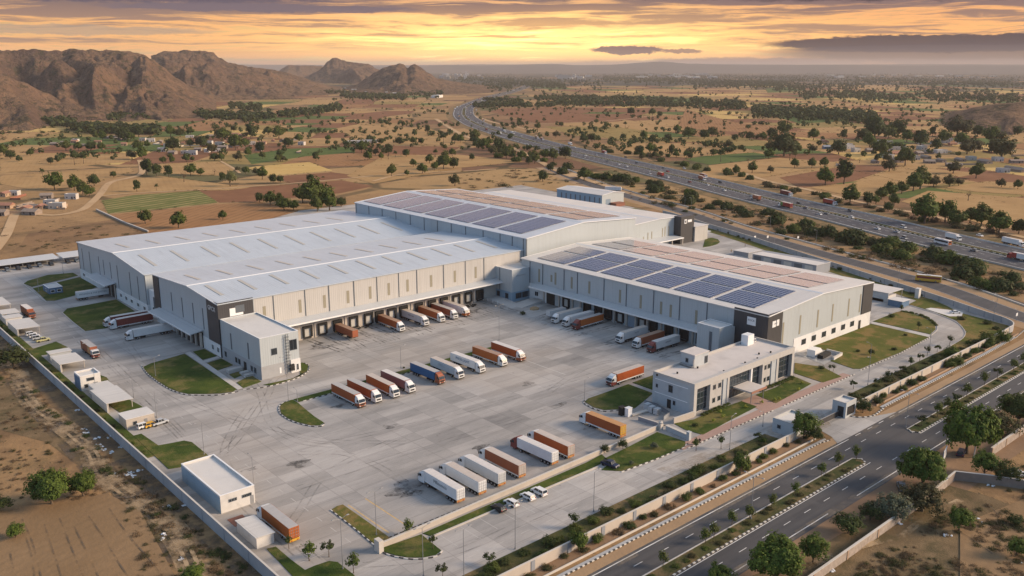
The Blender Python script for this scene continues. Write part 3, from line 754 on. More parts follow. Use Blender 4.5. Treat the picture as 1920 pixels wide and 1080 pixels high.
kerb([(262, 119.4), (300, 119.6), (345, 119.8), (375, 120.5), (392, 122.5)], 'kerb', step=.75, w=.32)
sheet('footpath', [(60, 118.55), (226, 118.55), (226, 119.3), (60, 119.3)], .2, M['wall_grey'], .2)
sheet('footpath', [(262, 119.7), (345, 120.1), (375, 120.8), (375, 121.6), (345, 120.9), (262, 120.5)], .2, M['wall_grey'], .2)
struct(MB().box(60, 224, 120.6, 120.8, 0, .5).build('drain_kerb', M['coping']))
struct(MB().box(262, 380, 121.5, 121.7, 0, .5).build('drain_kerb', M['mud']))
sheet('planted_verge', [(60, 120.8), (226, 120.8), (226, SY-.2), (60, SY-.2)], .06, M['brown_soil'])
sheet('planted_verge', [(255, 121.7), (380, 121.7), (380, SY-.2), (255, SY-.2)], .06, M['brown_soil'])

# ---------------------------------------------------------------- internal drives: markings
mb = MB()
for x in np.arange(100, 370, 8.): rect(x, x+2.6, 137.4, 137.52, .058) if not (224 < x < 250) else None
for k in range(2, 12): x = 97.6+k*5.9; rect(x, x+.12, 142.6, 149.2, .058)
for (u0, v0, u1, v1) in ((533,1032,576,1017),(547,1044,595,1025),(561,1057,607,1038)):
    a, b_ = at(u0, v0), at(u1, v1); mb.quad([(a[0], a[1], .058), (b_[0], b_[1], .058), (b_[0], b_[1]+.14, .058), (a[0], a[1]+.14, .058)])
y = 160.
while y < 400:
    rect(92.2, 92.35, y, y+2.6, .058); y += 6.5
a, b_ = at(988, 677), at(1060, 703); mb.quad([(a[0], a[1], .058), (b_[0], b_[1], .058), (b_[0]+.3, b_[1], .058), (a[0]+.3, a[1], .058)])
struct(mb.build('road_marking', M['paint_old']))
mb = MB()
for x0 in (101, 106): mb.quad([(x0, 158, .059), (x0+.35, 158, .059), (x0+.35, 176, .059), (x0, 176, .059)])
struct(mb.build('faded_yellow_marking', P('worn_yellow_paint', (.52, .36, .17), .8, var=.3, scale=.8)))

# ---------------------------------------------------------------- highway and service road
HC = smooth_poly([(465,-30),(505,85),(541,185),(563,239),(597,313),(620,372),(650,440),(685,514),(736,629),(798,775),(856,905),(940,1075),(1040,1265),(1140,1425),(1235,1560),(1340,1695),(1475,1858),(1700,2095),(2060,2455),(2460,2820),(3060,3390),(3900,4250),(4750,5130)], 5, False)
struct(strip_mb(HC, -40, 40, .03).build('highway_verge', M['bank']))
struct(strip_mb(HC, 3, 25, .35).build('highway', M['asphalt_hw'])); struct(strip_mb(HC, -23, -3, .36).build('highway', M['asphalt_hw']))
mb = strip_mb(HC, -23, -22.4, .39); strip_mb(HC, -4.3, -3.9, .39, mb); strip_mb(HC, 3.9, 4.4, .39, mb); strip_mb(HC, 22.6, 23.3, .39, mb)
HN = [p for p in HC if hypot(*p) < 2600]
for off in (10.5, 16.8, -10.2, -16.2):
    ln = offset(HN, off)
    for (x, y, ux, uy) in walk(ln, 13):
        px, py = -uy*.12, ux*.12
        mb.quad([(x-px, y-py, .39), (x+ux*4-px, y+uy*4-py, .39), (x+ux*4+px, y+uy*4+py, .39), (x+px, y+py, .39)])
struct(mb.build('road_marking', M['paint']))
struct(wall_mb(HC, 3.0, .0, .5).build('highway_median', M['verge']))
for sgn, nm in ((1, 25.2), (-1, -23.4)):
    ln = offset([p for p in HC if hypot(*p) < 1500], nm)
    struct(wall_mb(ln, .2, 0, .95).build('crash_barrier', M['kerb_plain']))
ln = offset([p for p in HC if 480 < hypot(*p) < 640], -23.4)
ln = offset([p for p in HC if hypot(*p) < 1300], 2.6); kerb(ln, 'median_kerb', .5, 2.2, .35, .35)
SR = smooth_poly([(385,70),(396,98),(408,129),(434,173),(448,207),(465,255),(482,302),(498,345),(530,410),(562,495),(600,580),(660,690)], 5, False)
struct(strip_mb(SR, -16, 14, .025).build('roadside_soil', M['sand']))
struct(strip_mb(SR, -6.5, 6.5, .055).build('service_road', M['asphalt']))
struct(strip_mb(SR, -6.2, -5.95, .062, strip_mb(SR, 5.95, 6.2, .062)).build('road_marking', M['paint_old']))
struct(wall_mb(offset(SR, -14.5), .35, 0, .6).build('drain_kerb', M['coping']))
struct(strip_mb(SR, -18, -15.2, .03).build('drain_channel', M['kerb_black']))
track([(817,223),(867,253),(917,268),(967,280),(1040,318),(1075,332)], 4.0)
track([(1070,325),(1110,340),(1150,352)], 4.5)

# ---------------------------------------------------------------- tyre marks, oil, dust blown over the concrete, dark soil below the wall
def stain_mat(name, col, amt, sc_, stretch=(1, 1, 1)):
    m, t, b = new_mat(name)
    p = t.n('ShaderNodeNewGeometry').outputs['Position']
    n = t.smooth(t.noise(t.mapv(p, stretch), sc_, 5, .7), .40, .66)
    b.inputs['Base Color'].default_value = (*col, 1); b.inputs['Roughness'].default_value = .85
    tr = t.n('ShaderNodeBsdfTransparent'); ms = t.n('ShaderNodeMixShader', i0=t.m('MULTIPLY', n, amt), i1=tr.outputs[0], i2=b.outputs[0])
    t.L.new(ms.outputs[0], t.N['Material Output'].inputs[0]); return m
M['tyre'] = stain_mat('tyre_rubber_marks', (.07, .07, .07), .27, .12)
M['oil'] = stain_mat('oil_stains', (.04, .037, .034), .62, .28)
M['dustfilm'] = stain_mat('blown_dust', (.36, .29, .21), .42, .10)
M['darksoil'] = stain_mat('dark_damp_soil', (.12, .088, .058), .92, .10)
TZ = [.0508]
def tyre(pts, width=2.1, tread=.42, mat='tyre', world=False):
    line = smooth_poly(pts if world else [at(*p) for p in pts], 6, False); mb = MB(); TZ[0] += .0003
    strip_mb(line, -width/2-tread/2, -width/2+tread/2, TZ[0], mb); strip_mb(line, width/2-tread/2, width/2+tread/2, TZ[0], mb)
    struct(mb.build('tyre_mark', M[mat]))
for pts in ([(236,640),(300,722),(380,765),(500,800),(610,826),(760,830)], [(455,700),(487,735),(505,790),(560,828),(660,838)], [(332,905),(430,840),(500,745),(525,705),(640,672)], [(560,690),(760,640),(960,600)],
    [(620,830),(800,790),(1000,735),(1150,690)], [(560,915),(760,850),(960,790),(1120,735)], [(150,640),(230,720),(330,810),(440,930),(560,1040)], [(180,650),(265,735),(370,840),(480,950),(620,1075)],
    [(520,1010),(560,960),(600,900),(660,860),(760,815)], [(700,700),(850,665),(1000,650),(1100,655)], [(760,905),(700,870),(640,850),(560,850)], [(470,760),(440,800),(420,850),(440,900)], [(1030,735),(1080,700),(1130,680),(1230,672)], [(680,1060),(840,1040),(1000,970),(1180,890),(1400,790)]): tyre(pts)
rs_ = random.Random(77)
for x in (161.4,168.1,175,182.5,189.7,195,201.3,207.3,215.4,222.4,229,236,243,249.6):
    for k in range(2): dx = rs_.uniform(-1.6, 1.6); tyre([(x+rs_.uniform(-.5,.5), 305.5), (x+dx*.5, 296), (x+dx*2, rs_.uniform(280, 287))], 2., .5, 'oil', True)
for y in (270,257,250.4,244.6,238,226,220,212,204.5,196.5):
    for k in range(2): dy = rs_.uniform(-1.6, 1.6); tyre([(270, y+rs_.uniform(-.5,.5)), (261, y+dy*.5), (rs_.uniform(243, 250), y+dy*2)], 2., .5, 'oil', True)
for (u, v, r) in ((758,915,3.2),(770,925,2),(660,612,2.5),(600,650,3),(592,646,2),(880,585,3.5),(1190,612,3),(345,620,2.5),(1110,800,2),(730,800,1.6),(640,760,2),(900,840,1.8),(1050,760,1.8),(990,720,1.6),(560,870,2.),(470,880,1.4),(1220,650,2.4)):
    X, Y = at(u, v); TZ[0] += .0003
    sheet('oil_stain', [(X+r*(1+.5*sin(3*a+u))*cos(a)*1.4, Y+r*(1+.4*cos(2*a+v))*sin(a)) for a in [k*pi/9 for k in range(18)]], TZ[0], M['oil'])
sheet('dust_film', [at(*p) for p in ((1230,880),(1540,770),(1560,800),(1280,900))], .0615, M['dustfilm'])
sheet('dust_film', [(X0, 94.2), (X1, 94.2), (X1, 96.2), (X0, 96.2)], .056, M['dustfilm'])
sheet('dust_film', [(X0, 113.2), (X1, 113.2), (X1, 115.15), (X0, 115.15)], .056, M['dustfilm'])
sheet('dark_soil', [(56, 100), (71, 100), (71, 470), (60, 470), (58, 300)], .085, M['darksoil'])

M['far_wood'] = P('far_wooded_ridge', (.060, .058, .052), .95, var=.3, scale=.002)
FZ[0] += .02
for pts in ([(42,975),(62,1020),(78,1085)], [(50,1010),(60,1045),(66,1090)], [(84,985),(100,1035),(118,1090)], [(112,972),(135,1030),(160,1090)], [(160,960),(195,1010),(225,1060),(250,1095)], [(205,955),(245,1010),(280,1050),(310,1090)], [(20,1040),(30,1090),(36,1120)], [(140,990),(170,1050),(190,1095)], [(1690,1040),(1760,1062),(1850,1085),(1930,1110)], [(1850,945),(1890,985),(1925,1010)], [(1745,985),(1800,1000),(1860,1040)]):
    line = smooth_poly([at(*p) for p in pts], 6, False); struct(strip_mb(line, -.16, .16, FZ[0]).build('furrow', M['kerb_black'] if False else M['darksoil']))

M['trackfilm'] = stain_mat('worn_dirt_track', (.40, .285, .165), .62, .16)
M['rut'] = stain_mat('wheel_ruts', (.46, .335, .20), .75, .12)
tp = [at(*p) for p in [(-30,655),(15,690),(45,725),(78,762),(118,806),(160,848),(195,880),(235,918),(290,975),(340,1030),(390,1095)]]
tl = smooth_poly([(x+1.6*sin(k*1.7), y) for k, (x, y) in enumerate(tp)], 8, False); FZ[0] += .02
struct(strip_mb(tl, -3.4, 3.4, FZ[0]).build('dirt_track', M['trackfilm'])); struct(strip_mb(tl, -2.3, 2.2, FZ[0]+.005).build('dirt_track', M['trackfilm']))
struct(strip_mb(tl, .6, 1.5, FZ[0]+.01, strip_mb(tl, -1.5, -.6, FZ[0]+.01)).build('wheel_rut', M['rut']))
for pts in ([(1500,1075),(1560,1045),(1640,1020),(1690,1008)], [(1690,1008),(1720,985),(1760,960),(1800,940)]):
    tl = smooth_poly([at(*p) for p in pts], 6, False); struct(strip_mb(tl, -.9, .9, FZ[0]+.015).build('foot_track', M['rut']))
# ---------------------------------------------------------------- warehouses
def facebox(mb, f, pos, c, w_, z0, z1, proud=.05, inset=.05, m=0):
    "box on a face: f in -x +x -y +y, pos = face coordinate"
    if f == '-x': mb.box(pos-proud, pos+inset, c-w_/2, c+w_/2, z0, z1, m)
    elif f == '+x': mb.box(pos-inset, pos+proud, c-w_/2, c+w_/2, z0, z1, m)
    elif f == '-y': mb.box(c-w_/2, c+w_/2, pos-proud, pos+inset, z0, z1, m)
    else: mb.box(c-w_/2, c+w_/2, pos-inset, pos+proud, z0, z1, m)
    return mb
def hall(name, label, axis, a0, a1, b0, b1, e0, e1, rb, rz, roofmat, over=.45):
    t_ = thing(name, label, 'warehouse', (0, 0, 0))
    W = MB(); prof = [(b0, 0), (b1, 0), (b1, e1), (rb, rz), (b0, e0)]
    W.extr(prof if axis == 'x' else prof, 'x' if axis == 'x' else 'y', a0, a1)
    if axis == 'y':
        W = MB(); W.extr(prof, 'y', a0, a1)
    W.build('wall', M['clad'], t_)
    th = .35
    def slope(p, q, sgn):
        d = ((q[0]-p[0]), (q[1]-p[1])); l = hypot(*d); o = over
        p2 = (p[0]-d[0]/l*o, p[1]-d[1]/l*o)
        return [(p2[0], p2[1]+.02), (q[0], q[1]+.02), (q[0], q[1]+th), (p2[0], p2[1]+th)]
    R = MB()
    for p, s in (((b0, e0), 1), ((b1, e1), -1)):
        poly = slope(p, (rb, rz), s)
        if s < 0: poly = poly[::-1]
        R.extr(poly, 'x' if axis == 'x' else 'y', a0-over, a1+over)
    r = R.build('roof', M[roofmat], t_)
    C = MB(); C.extr([(rb-.55, rz+th-.02), (rb+.55, rz+th-.02), (rb, rz+th+.18)], 'x' if axis == 'x' else 'y', a0-over-.02, a1+over+.02)
    C.build('ridge_cap', M['trim'], r)
    for aa in (a0-over, a1+over):
        F = MB()
        for p, q in (((b0, e0), (rb, rz)), ((rb, rz), (b1, e1))):
            n0 = (aa-.12, aa+.12)
            pts = [(p[0], p[1]+.1), (q[0], q[1]+.1), (q[0], q[1]+th+.07), (p[0], p[1]+th+.07)]
            F.extr(pts, 'x' if axis == 'x' else 'y', n0[0], n0[1])
        F.build('verge_trim', M['trim'], r)
    def zroof(b): return e0+(rz-e0)*(b-b0)/(rb-b0) if b <= rb else e1+(rz-e1)*(b1-b)/(b1-rb)
    def lay(nm, ac, wa, bA, bB, mat, lift=.05, thick=.08, parent=None):
        z0, z1 = zroof(bA)+th+lift, zroof(bB)+th+lift
        m_ = MB()
        pts = [(bA, z0), (bB, z1), (bB, z1+thick), (bA, z0+thick)]
        m_.extr(pts, 'x' if axis == 'x' else 'y', ac-wa/2, ac+wa/2)
        return m_.build(nm, mat, parent or r)
    t_['_'] = 0; del t_['_']
    return t_, r, lay, zroof
def slits(t_, f, pos, lst, w_=.95, mat='louver', name='louver'):
    for c, z0, z1 in lst: facebox(MB(), f, pos, c, w_, z0, z1, .07, .1).build(name, M[mat], t_)
def pipes(t_, f, pos, cs, z0, z1, w_=.35):
    for c in cs: facebox(MB(), f, pos, c, w_, z0, z1, .16, .05).build('downpipe', M['joint'], t_)
def windows(t_, f, pos, cs, z0, z1, w_=1.9, frame='trim', bars=2, glass='glass'):
    for c in cs:
        fr = MB(); b_ = .09
        facebox(fr, f, pos, c, w_+.3, z0-.15, z0, .10, .02); facebox(fr, f, pos, c, w_+.3, z1, z1+.15, .10, .02)
        facebox(fr, f, pos, c-w_/2-.07, .14, z0, z1, .095, .02); facebox(fr, f, pos, c+w_/2+.07, .14, z0, z1, .095, .02)
        for k in range(1, bars+1): facebox(fr, f, pos, c-w_/2+w_*k/(bars+1), b_, z0, z1, .085, .02)
        o = fr.build('window', M[frame], t_)
        facebox(MB(), f, pos, c, w_, z0, z1, .05, .1).build('pane', M[glass], o)
def docks(t_, f, pos, cs, open_=(), w_=2.9, h=4.6, sill=1.15):
    for k, c in enumerate(cs):
        fr = MB()
        facebox(fr, f, pos, c-w_/2-.3, .62, sill-.2, h+.5, .75, .05); facebox(fr, f, pos, c+w_/2+.3, .62, sill-.2, h+.5, .75, .05)
        facebox(fr, f, pos, c, w_+1.2, h, h+.9, .77, .05); facebox(fr, f, pos, c, w_+.3, .35, sill-.1, .5, .05)
        o = fr.build('dock_door', M['black'], t_)
        facebox(MB(), f, pos, c, w_, sill, h, .06, .2).build('shutter', M['black' if k in open_ else 'shutter'], o)
def canopy(t_, f, pos, c0, c1, z, depth, mat, drop=.5, th=.3, posts=0):
    m_ = MB()
    s_ = -1 if f[0] == '-' else 1
    a, b_ = pos, pos+s_*depth
    poly = [(a, z-th+.0), (b_, z-drop-th), (b_, z-drop), (a, z)]
    if s_ < 0: poly = poly[::-1]
    ax = 'y' if f[1] == 'x' else 'x'
    m_.extr(poly, ax, c0, c1)
    o = m_.build('canopy', M[mat], t_)
    e = MB()
    if f[1] == 'x': e.box(min(b_, b_+s_*.12), max(b_, b_+s_*.12), c0, c1, z-drop-th-.25, z-drop+.06)
    else: e.box(c0, c1, min(b_, b_+s_*.12), max(b_, b_+s_*.12), z-drop-th-.25, z-drop+.06)
    e.build('fascia', M['trim'], o)
    if posts:
        for k in range(posts):
            c = c0+.4+(c1-c0-.8)*k/(posts-1)
            q = MB(); d_ = b_-s_*.5
            if f[1] == 'x': q.box(d_-.2, d_+.2, c-.25, c+.25, 0, z-drop-th-.02)
            else: q.box(c-.25, c+.25, d_-.2, d_+.2, 0, z-drop-th-.02)
            q.build('post', M['cream'], o)
    return o
# --- north west hall
t1, r1, lay1, zr1 = hall('warehouse', 'large grey warehouse at the far left with a small dock canopy on its gable', 'x', 126, 279, 381, 476, 18.3, 18.6, 420, 21.7, 'roof_x')
for k in range(10):
    x = 134.5+k*14.6
    lay1('skylight', x, 1.5, 391, 411, M['skylight']); 
    if k < 9: lay1('skylight', x+2, 1.5, 431, 449, M['skylight'])
b_ = facebox(MB(), '-x', 126, 428.5, 95.3, 0, 5.1, .14, .02); facebox(b_, '-y', 381, 128, 4.2, 0, 5.1, .14, .02)
b_.build('plinth', M['plinth'], t1)
windows(t1, '-x', 125.86, [384.8, 392.7, 400.8, 408, 415, 437.5, 445.3, 453.3, 461.7, 470.2], 2.1, 3.6, 2.6)
slits(t1, '-x', 126, [(469.5, 5.6, 16.5), (457.8, 6.0, 16.7), (443.5, 7.6, 16.6), (436.8, 8.6, 16), (426.7, 8.6, 16.4), (417.2, 5.8, 16.5), (400.8, 5.4, 16.3), (390.7, 5.4, 16.1)], .75, 'joint')
canopy(t1, '-x', 125.9, 421, 449, 7.6, 5, 'canopy_y', .7)
q = MB(); q.box(125.6, 126.1, 421.5, 433.5, .1, 6.4); q.build('dock_opening', M['black'], t1)
for c in (421.8, 427.5, 433.3): facebox(MB(), '-x', 125.6, c, .6, .1, 6.6, .4, .1).build('dock_pier', M['cream'], t1)
pipes(t1, '-x', 126, [381.3, 475.6], 5.1, 18.3, .4)
MB().box(127, 141, 371, 380.8, 0, 12).build('link_block', M['plinth'], t1)
facebox(MB(), '-x', 127, 375.5, 1.6, 2, 9.5, .06, .1).build('louver', M['joint'], t1)
facebox(MB(), '-x', 127, 376, 3.2, 3.2, 4.6, .05, .1).build('window', M['glass'], t1)
# --- south west hall with the long dock front
t2, r2, lay2, zr2 = hall('warehouse', 'long warehouse with a cream dock wall facing the yard and charcoal corner panels', 'x', 126, 277.5, 306, 370.6, 20.3, 20.3, 333.5, 22.2, 'roof_x')
for k in range(11):
    x = 131.8+k*13.6
    lay2('skylight', x, 1.5, 315, 330, M['skylight'])
    if k < 10: lay2('skylight', x+2.5, 1.5, 342, 357, M['skylight'])
cw = MB(); cw.box(125.72, 126.05, 305.72, 315.9, 5, 20.9); cw.build('charcoal_panel', M['clad_dark'], t2)
cw = MB(); cw.box(125.73, 139.6, 305.7, 306.05, 0, 20.9); cw.build('charcoal_panel', M['clad_dark'], t2)
cw = MB(); cw.box(125.72, 126.05, 364.5, 370.9, 5, 20.2); cw.build('charcoal_panel', M['clad_dark'], t2)
facebox(MB(), '-x', 126, 338.3, 64.4, 0, 5., .14, .02).build('plinth', M['plinth'], t2)
windows(t2, '-x', 125.86, [308.4, 313.2, 368.5], 1.6, 3.4, 1.8)
slits(t2, '-x', 126, [(351.8, 8.6, 16.4), (340.8, 8.2, 16.3), (330, 8, 16.3), (320.6, 7.8, 16.1)], .75, 'joint')
canopy(t2, '-x', 125.9, 321.5, 366, 7.2, 5, 'canopy_y', .7)
q = MB(); q.box(125.3, 126.1, 322, 346, .1, 6.); q.build('dock_opening', M['black'], t2)
for k in range(6): facebox(MB(), '-x', 125.3, 322.4+k*4.7, .9, .1, 6.2, .6, .1).build('dock_pier', M['cream'], t2)
windows(t2, '-x', 125.86, [349.5, 353, 356.5, 360], 1.8, 3.6, 2.2)
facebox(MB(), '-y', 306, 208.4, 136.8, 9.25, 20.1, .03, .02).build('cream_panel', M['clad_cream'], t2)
slits(t2, '-y', 306, [(x, 11.3, 16.6) for x in (144, 159, 169.8, 180.6, 191.2, 200.4, 210, 222.5, 235.6, 247.6)], 1.25, 'louver')
pipes(t2, '-y', 306, [147.9, 161.3, 171.9, 183.5, 194.6, 205.5, 214.9, 229.3, 241.6, 252.5], 9.6, 20.1, .38)
canopy(t2, '-y', 305.9, 141, 260, 9.5, 4.9, 'canopy', .9)
facebox(MB(), '-y', 306, 206, 131, 0, 9.2, .12, .02).build('dock_wall', M['cream'], t2)
docks(t2, '-y', 305.88, [161.4, 168.1, 175, 182.5, 189.7, 195, 201.3, 207.3, 215.4, 222.4, 229, 236, 243, 249.6], (2, 5, 7, 8, 9, 10, 13))
for x in (164.8, 178.7, 192.4, 204.4, 211.5, 218.9, 232.5, 246.3): facebox(MB(), '-y', 305.88, x, .5, 0, 9, .3, .05).build('dock_pier', M['cream'], t2)
lg = lettering('GPCX', 2.5, M['trim'], t2, (125.66, 311.3, 17.9), pi, 'logo')
q = MB(); q.box(130.2, 132.4, 305.58, 305.72, 15.2, 18.2); q.box(132.4, 135.4, 305.58, 305.72, 15.2, 16.1); q.build('logo', M['trim'], t2)
q = MB(); q.box(132.45, 136, 305.62, 305.71, 16.2, 18.9); q.build('logo_panel', M['joint'], t2)
# --- tall hall with solar roof
t3, r3, lay3, zr3 = hall('warehouse', 'tallest warehouse in the middle with rows of grey solar panels on both roof slopes', 'y', 304, 456, 277, 355, 26, 27.2, 315, 29.4, 'roof_y')
def solar(lay, ac, wa, bA, bB):
    m_ = lay('solar_array', ac, wa, bA, bB, M['solar'], .16, .1)
    return m_
for k in range(7):
    c = 321+k*20.6
    solar(lay3, c, 17.6, 281.5, 311.5)
for k in range(6):
    c = 322+k*23.8
    solar(lay3, c, 21.6, 318.5, 332); solar(lay3, c, 21.6, 334, 351)
pipes(t3, '-x', 277, [306, 314, 323, 336, 350, 362, 374, 386, 399, 413, 427, 441, 455], 16, 25.9, .4)
facebox(MB(), '-y', 304, 276.8+.3, .6, 0, 26, .12, .02).build('downpipe', M['joint'], t3)
# --- right hall with the blue dock wall
t4, r4, lay4, zr4 = hall('warehouse', 'right hand warehouse with blue solar panels and a dock canopy along its blue grey wall', 'y', 168, 300, 270.5, 347, 18, 18.3, 307, 20.3, 'roof_cream')
for k in range(6):
    c = 185.5+k*19.9; w_ = 17.9
    solar(lay4, c, w_, 275, 290.5); solar(lay4, c, w_, 292, 302.5)
    solar(lay4, c, w_, 311.5, 324); solar(lay4, c, w_, 325.5, 339.5)
slits(t4, '-x', 270.5, [(288, 9, 15.2), (279.9, 10.6, 13.8), (277.3, 9.8, 15.4), (267, 9.9, 15.1), (256.3, 9.7, 15.1), (238.6, 9.2, 14.7), (227.3, 9, 14.6), (216.7, 8.8, 14), (211.8, 8.6, 13.7), (199.4, 8.5, 14)], 1.15, 'louver')
pipes(t4, '-x', 270.5, [294.2, 285.6, 271.8, 263.5, 247.7, 235.1, 220.6, 207.5, 194.5], 7.6, 17.9, .38)
canopy(t4, '-x', 270.4, 189, 290, 8.3, 4.6, 'canopy_y', .9)
facebox(MB(), '-x', 270.5, 289.5, 14, 0, 7.6, .14, .02).build('plinth', M['plinth'], t4)
windows(t4, '-x', 270.36, [289.5], 2.2, 4.2, 2.2, bars=1)
q = MB(); q.box(270.1, 270.6, 277.6, 282.6, .1, 6.2); q.build('dock_opening', M['black'], t4)
docks(t4, '-x', 270.42, [270, 257, 250.4, 244.6, 238, 226, 220, 212, 204.5, 196.5], (1, 2, 3, 6, 7, 8))
for y in (284.4, 274.5, 266, 261, 247.4, 241.2, 234.4, 229.4, 223.2, 216, 208.3, 200.4, 193): facebox(MB(), '-x', 270.42, y, .7, 0, 7.4, .5, .05).build('dock_pier', M['cream'], t4)
facebox(MB(), '-x', 270.42, 231.5, 4.2, .1, 4.6, .08, .05).build('roller_shutter', M['blue_shutter'], t4)
facebox(MB(), '-x', 270.42, 192, 3.4, .1, 4.8, .085, .05).build('roller_shutter', M['blue_shutter'], t4)
cw = MB(); cw.box(270.2, 270.55, 167.7, 182.2, 0, 18.9); cw.build('charcoal_panel', M['clad_dark'], t4)
cw = MB(); cw.box(270.21, 279.6, 167.68, 168.05, 0, 18.88); cw.build('charcoal_panel', M['clad_dark'], t4)
cw = MB(); cw.box(339.2, 347.3, 167.68, 168.05, 6.2, 18.5); cw.build('charcoal_panel', M['clad_dark'], t4)
cw = MB(); cw.box(346.9, 347.32, 168.06, 176, 6.2, 18.4); cw.build('charcoal_panel', M['clad_dark'], t4)
slits(t4, '-y', 168, [(280.9, 2, 14), (292.4, 7.2, 14.6), (305, 7.4, 14.4), (316, 7.6, 14.8), (328.5, 7.4, 14.8), (337.8, 7.4, 15)], 1.0, 'louver')
facebox(MB(), '-y', 168, 318, 58.6, 0, 6., .14, .02).build('plinth', M['plinth'], t4)
windows(t4, '-y', 167.86, [295.8, 303, 310.5, 317.8, 325.2, 332.4], 2.6, 4.5, 2.8, 'joint', 3)
facebox(MB(), '-y', 167.86, 338.6, 1.9, .1, 3.8, .06, .05).build('door', M['black'], t4)
q = MB(); q.box(270.05, 270.2, 172.8, 176.4, 13.6, 16.6); sg = q.build('sign_board', M['trim'], t4)
lettering('RGCR', 1.05, M['joint'], sg, (270.03, 174.6, 15.4), pi)
q = MB(); q.box(272.9, 275.1, 167.55, 167.68, 13.6, 15.9); q.box(275.6, 277.2, 167.55, 167.68, 13.7, 16.); sg = q.build('sign_board', M['trim'], t4)
lettering('CPEU', .9, M['steel'], sg, (274.9, 167.53, 14.8), -pi/2)
# --- rear hall
t5, r5, lay5, zr5 = hall('warehouse', 'low cream roofed warehouse behind the tallest one near the service road', 'y', 335, 492, 352, 433.5, 13.6, 15.6, 412, 16.2, 'roof_cream')
slits(t5, '-y', 335, [(399, 4.4, 7.4), (403, 4, 9.4), (406.5, 4, 9.6), (416.5, 3.5, 10.6), (418.8, 3.2, 11.2), (422.4, 3.5, 11), (429, 4.5, 11.8), (431, 4.5, 12.2)], .8, 'louver')
canopy(t5, '-y', 334.9, 396, 427, 5.2, 8, 'canopy', .6, posts=4)
q = MB(); q.box(427.2, 440, 329.6, 335.1, 0, 16.7); q.build('charcoal_panel', M['clad_dark'], t5)
q = MB(); q.box(430.2, 432.4, 329.4, 329.62, 12.2, 14.8); q.build('logo', M['trim'], t5)
q = MB(); q.box(430.8, 431.8, 329.3, 329.42, 12.8, 14.2); q.build('logo', M['clad_dark'], t5)
q = MB(); q.box(433.4, 437.4, 329.4, 329.62, 12.8, 14.3); q.build('logo', M['trim'], t5)
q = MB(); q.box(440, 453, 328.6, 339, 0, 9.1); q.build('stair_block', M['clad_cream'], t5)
q = MB(); q.box(439.7, 453.4, 328.2, 339.4, 9.12, 9.4); q.build('stair_roof', M['roof_cream'], t5)
q = MB(); q.box(453.1, 460, 331, 338, 3.8, 4.1); q.build('porch', M['canopy'], t5)
# --- flat blocks
def block(name, label, cat, x0, x1, y0, y1, h, wall='clad', roof='white_roof', par=.9, band=None, bandh=4.6, parw=.3):
    t_ = thing(name, label, cat, (0, 0, 0))
    m_ = MB(); m_.box(x0, x1, y0, y1, 0, h-par*.75)
    m_.build('wall', M[wall], t_)
    pz0, pz1 = h-par*.75, h
    q = MB()
    q.box(x0, x1, y0, y0+parw, pz0, pz1); q.box(x0, x1, y1-parw, y1, pz0, pz1)
    q.box(x0, x0+parw, y0+parw, y1-parw, pz0, pz1); q.box(x1-parw, x1, y0+parw, y1-parw, pz0, pz1)
    q.build('parapet', M[wall], t_)
    c = MB(); e = .06
    c.box(x0-e, x1+e, y0-e, y0+parw+e, h, h+.1); c.box(x0-e, x1+e, y1-parw-e, y1+e, h, h+.1)
    c.box(x0-e, x0+parw+e, y0+parw+e, y1-parw-e, h, h+.1); c.box(x1-parw-e, x1+e, y0+parw+e, y1-parw-e, h, h+.1)
    c.build('coping', M['trim'] if wall in ('clad', 'shed_wall', 'blue_wall') else M['coping'], t_)
    MB().box(x0+parw, x1-parw, y0+parw, y1-parw, pz0-.05, pz0+.1).build('roof', M[roof], t_)
    if band:
        q = MB(); q.box(x0-.07, x1+.07, y0-.07, y1+.07, 0, bandh); q.build('lower_wall', M[band], t_)
    return t_
a1 = block('annex', 'two storey annex with a pale flat roof and an outside ladder below the charcoal panels', 'annex', 126.2, 140.8, 273.6, 305.6, 14.9, band='grey_render', bandh=4.7, par=.7)
slits(a1, '-x', 126.2, [(297, 5.4, 11.5), (283, 5.2, 11.2)], .9, 'joint')
windows(a1, '-x', 126.13, [302.5, 293.5, 291, 281, 278.4], 1.4, 3.2, 1.5, 'joint', 1)
facebox(MB(), '-x', 126.13, 286.3, 2, .1, 3.4, .1, .05).build('door', M['black'], a1)
windows(a1, '-y', 273.6, [131.3], 8.2, 10.3, 1.9, 'joint', 3)
windows(a1, '-y', 273.6, [138.6], 8.4, 12., 2.6, 'joint', 1)
facebox(MB(), '-y', 273.53, 133.2, .7, .9, 3, .06, .05).build('door', M['trim'], a1)
MB().box(137.2, 140.9, 273.3, 273.6, 0, 4.9).build('pale_panel', M['plinth'], a1)
windows(a1, '-y', 273.28, [138.2, 139.7], .8, 3, .7, 'trim', 0)
q = MB()
for x in (135.6, 136.4): q.box(x-.06, x+.06, 272.9, 273.05, .4, 14.8)
for z in np.arange(.8, 14.6, .55): q.box(135.6, 136.4, 272.93, 273.02, z, z+.07)
for z in np.arange(2.6, 14.6, 1.1): q.box(135.4, 136.6, 272.55, 272.62, z, z+.14); q.box(135.38, 135.46, 272.55, 273.5, z, z+.14); q.box(136.54, 136.62, 272.55, 273.5, z, z+.14)
q.build('ladder', M['joint'], a1)
MB().box(136.6, 138.2, 272.6, 273.5, 1.2, 3.4).build('junction_box', M['black'], a1)
for k, (x, y) in enumerate(((124.5, 283.6), (124.5, 280.4))):
    MB().box(123, 126, y-1, y+1, 0, .9).build('entrance_step', M['path'], a1)
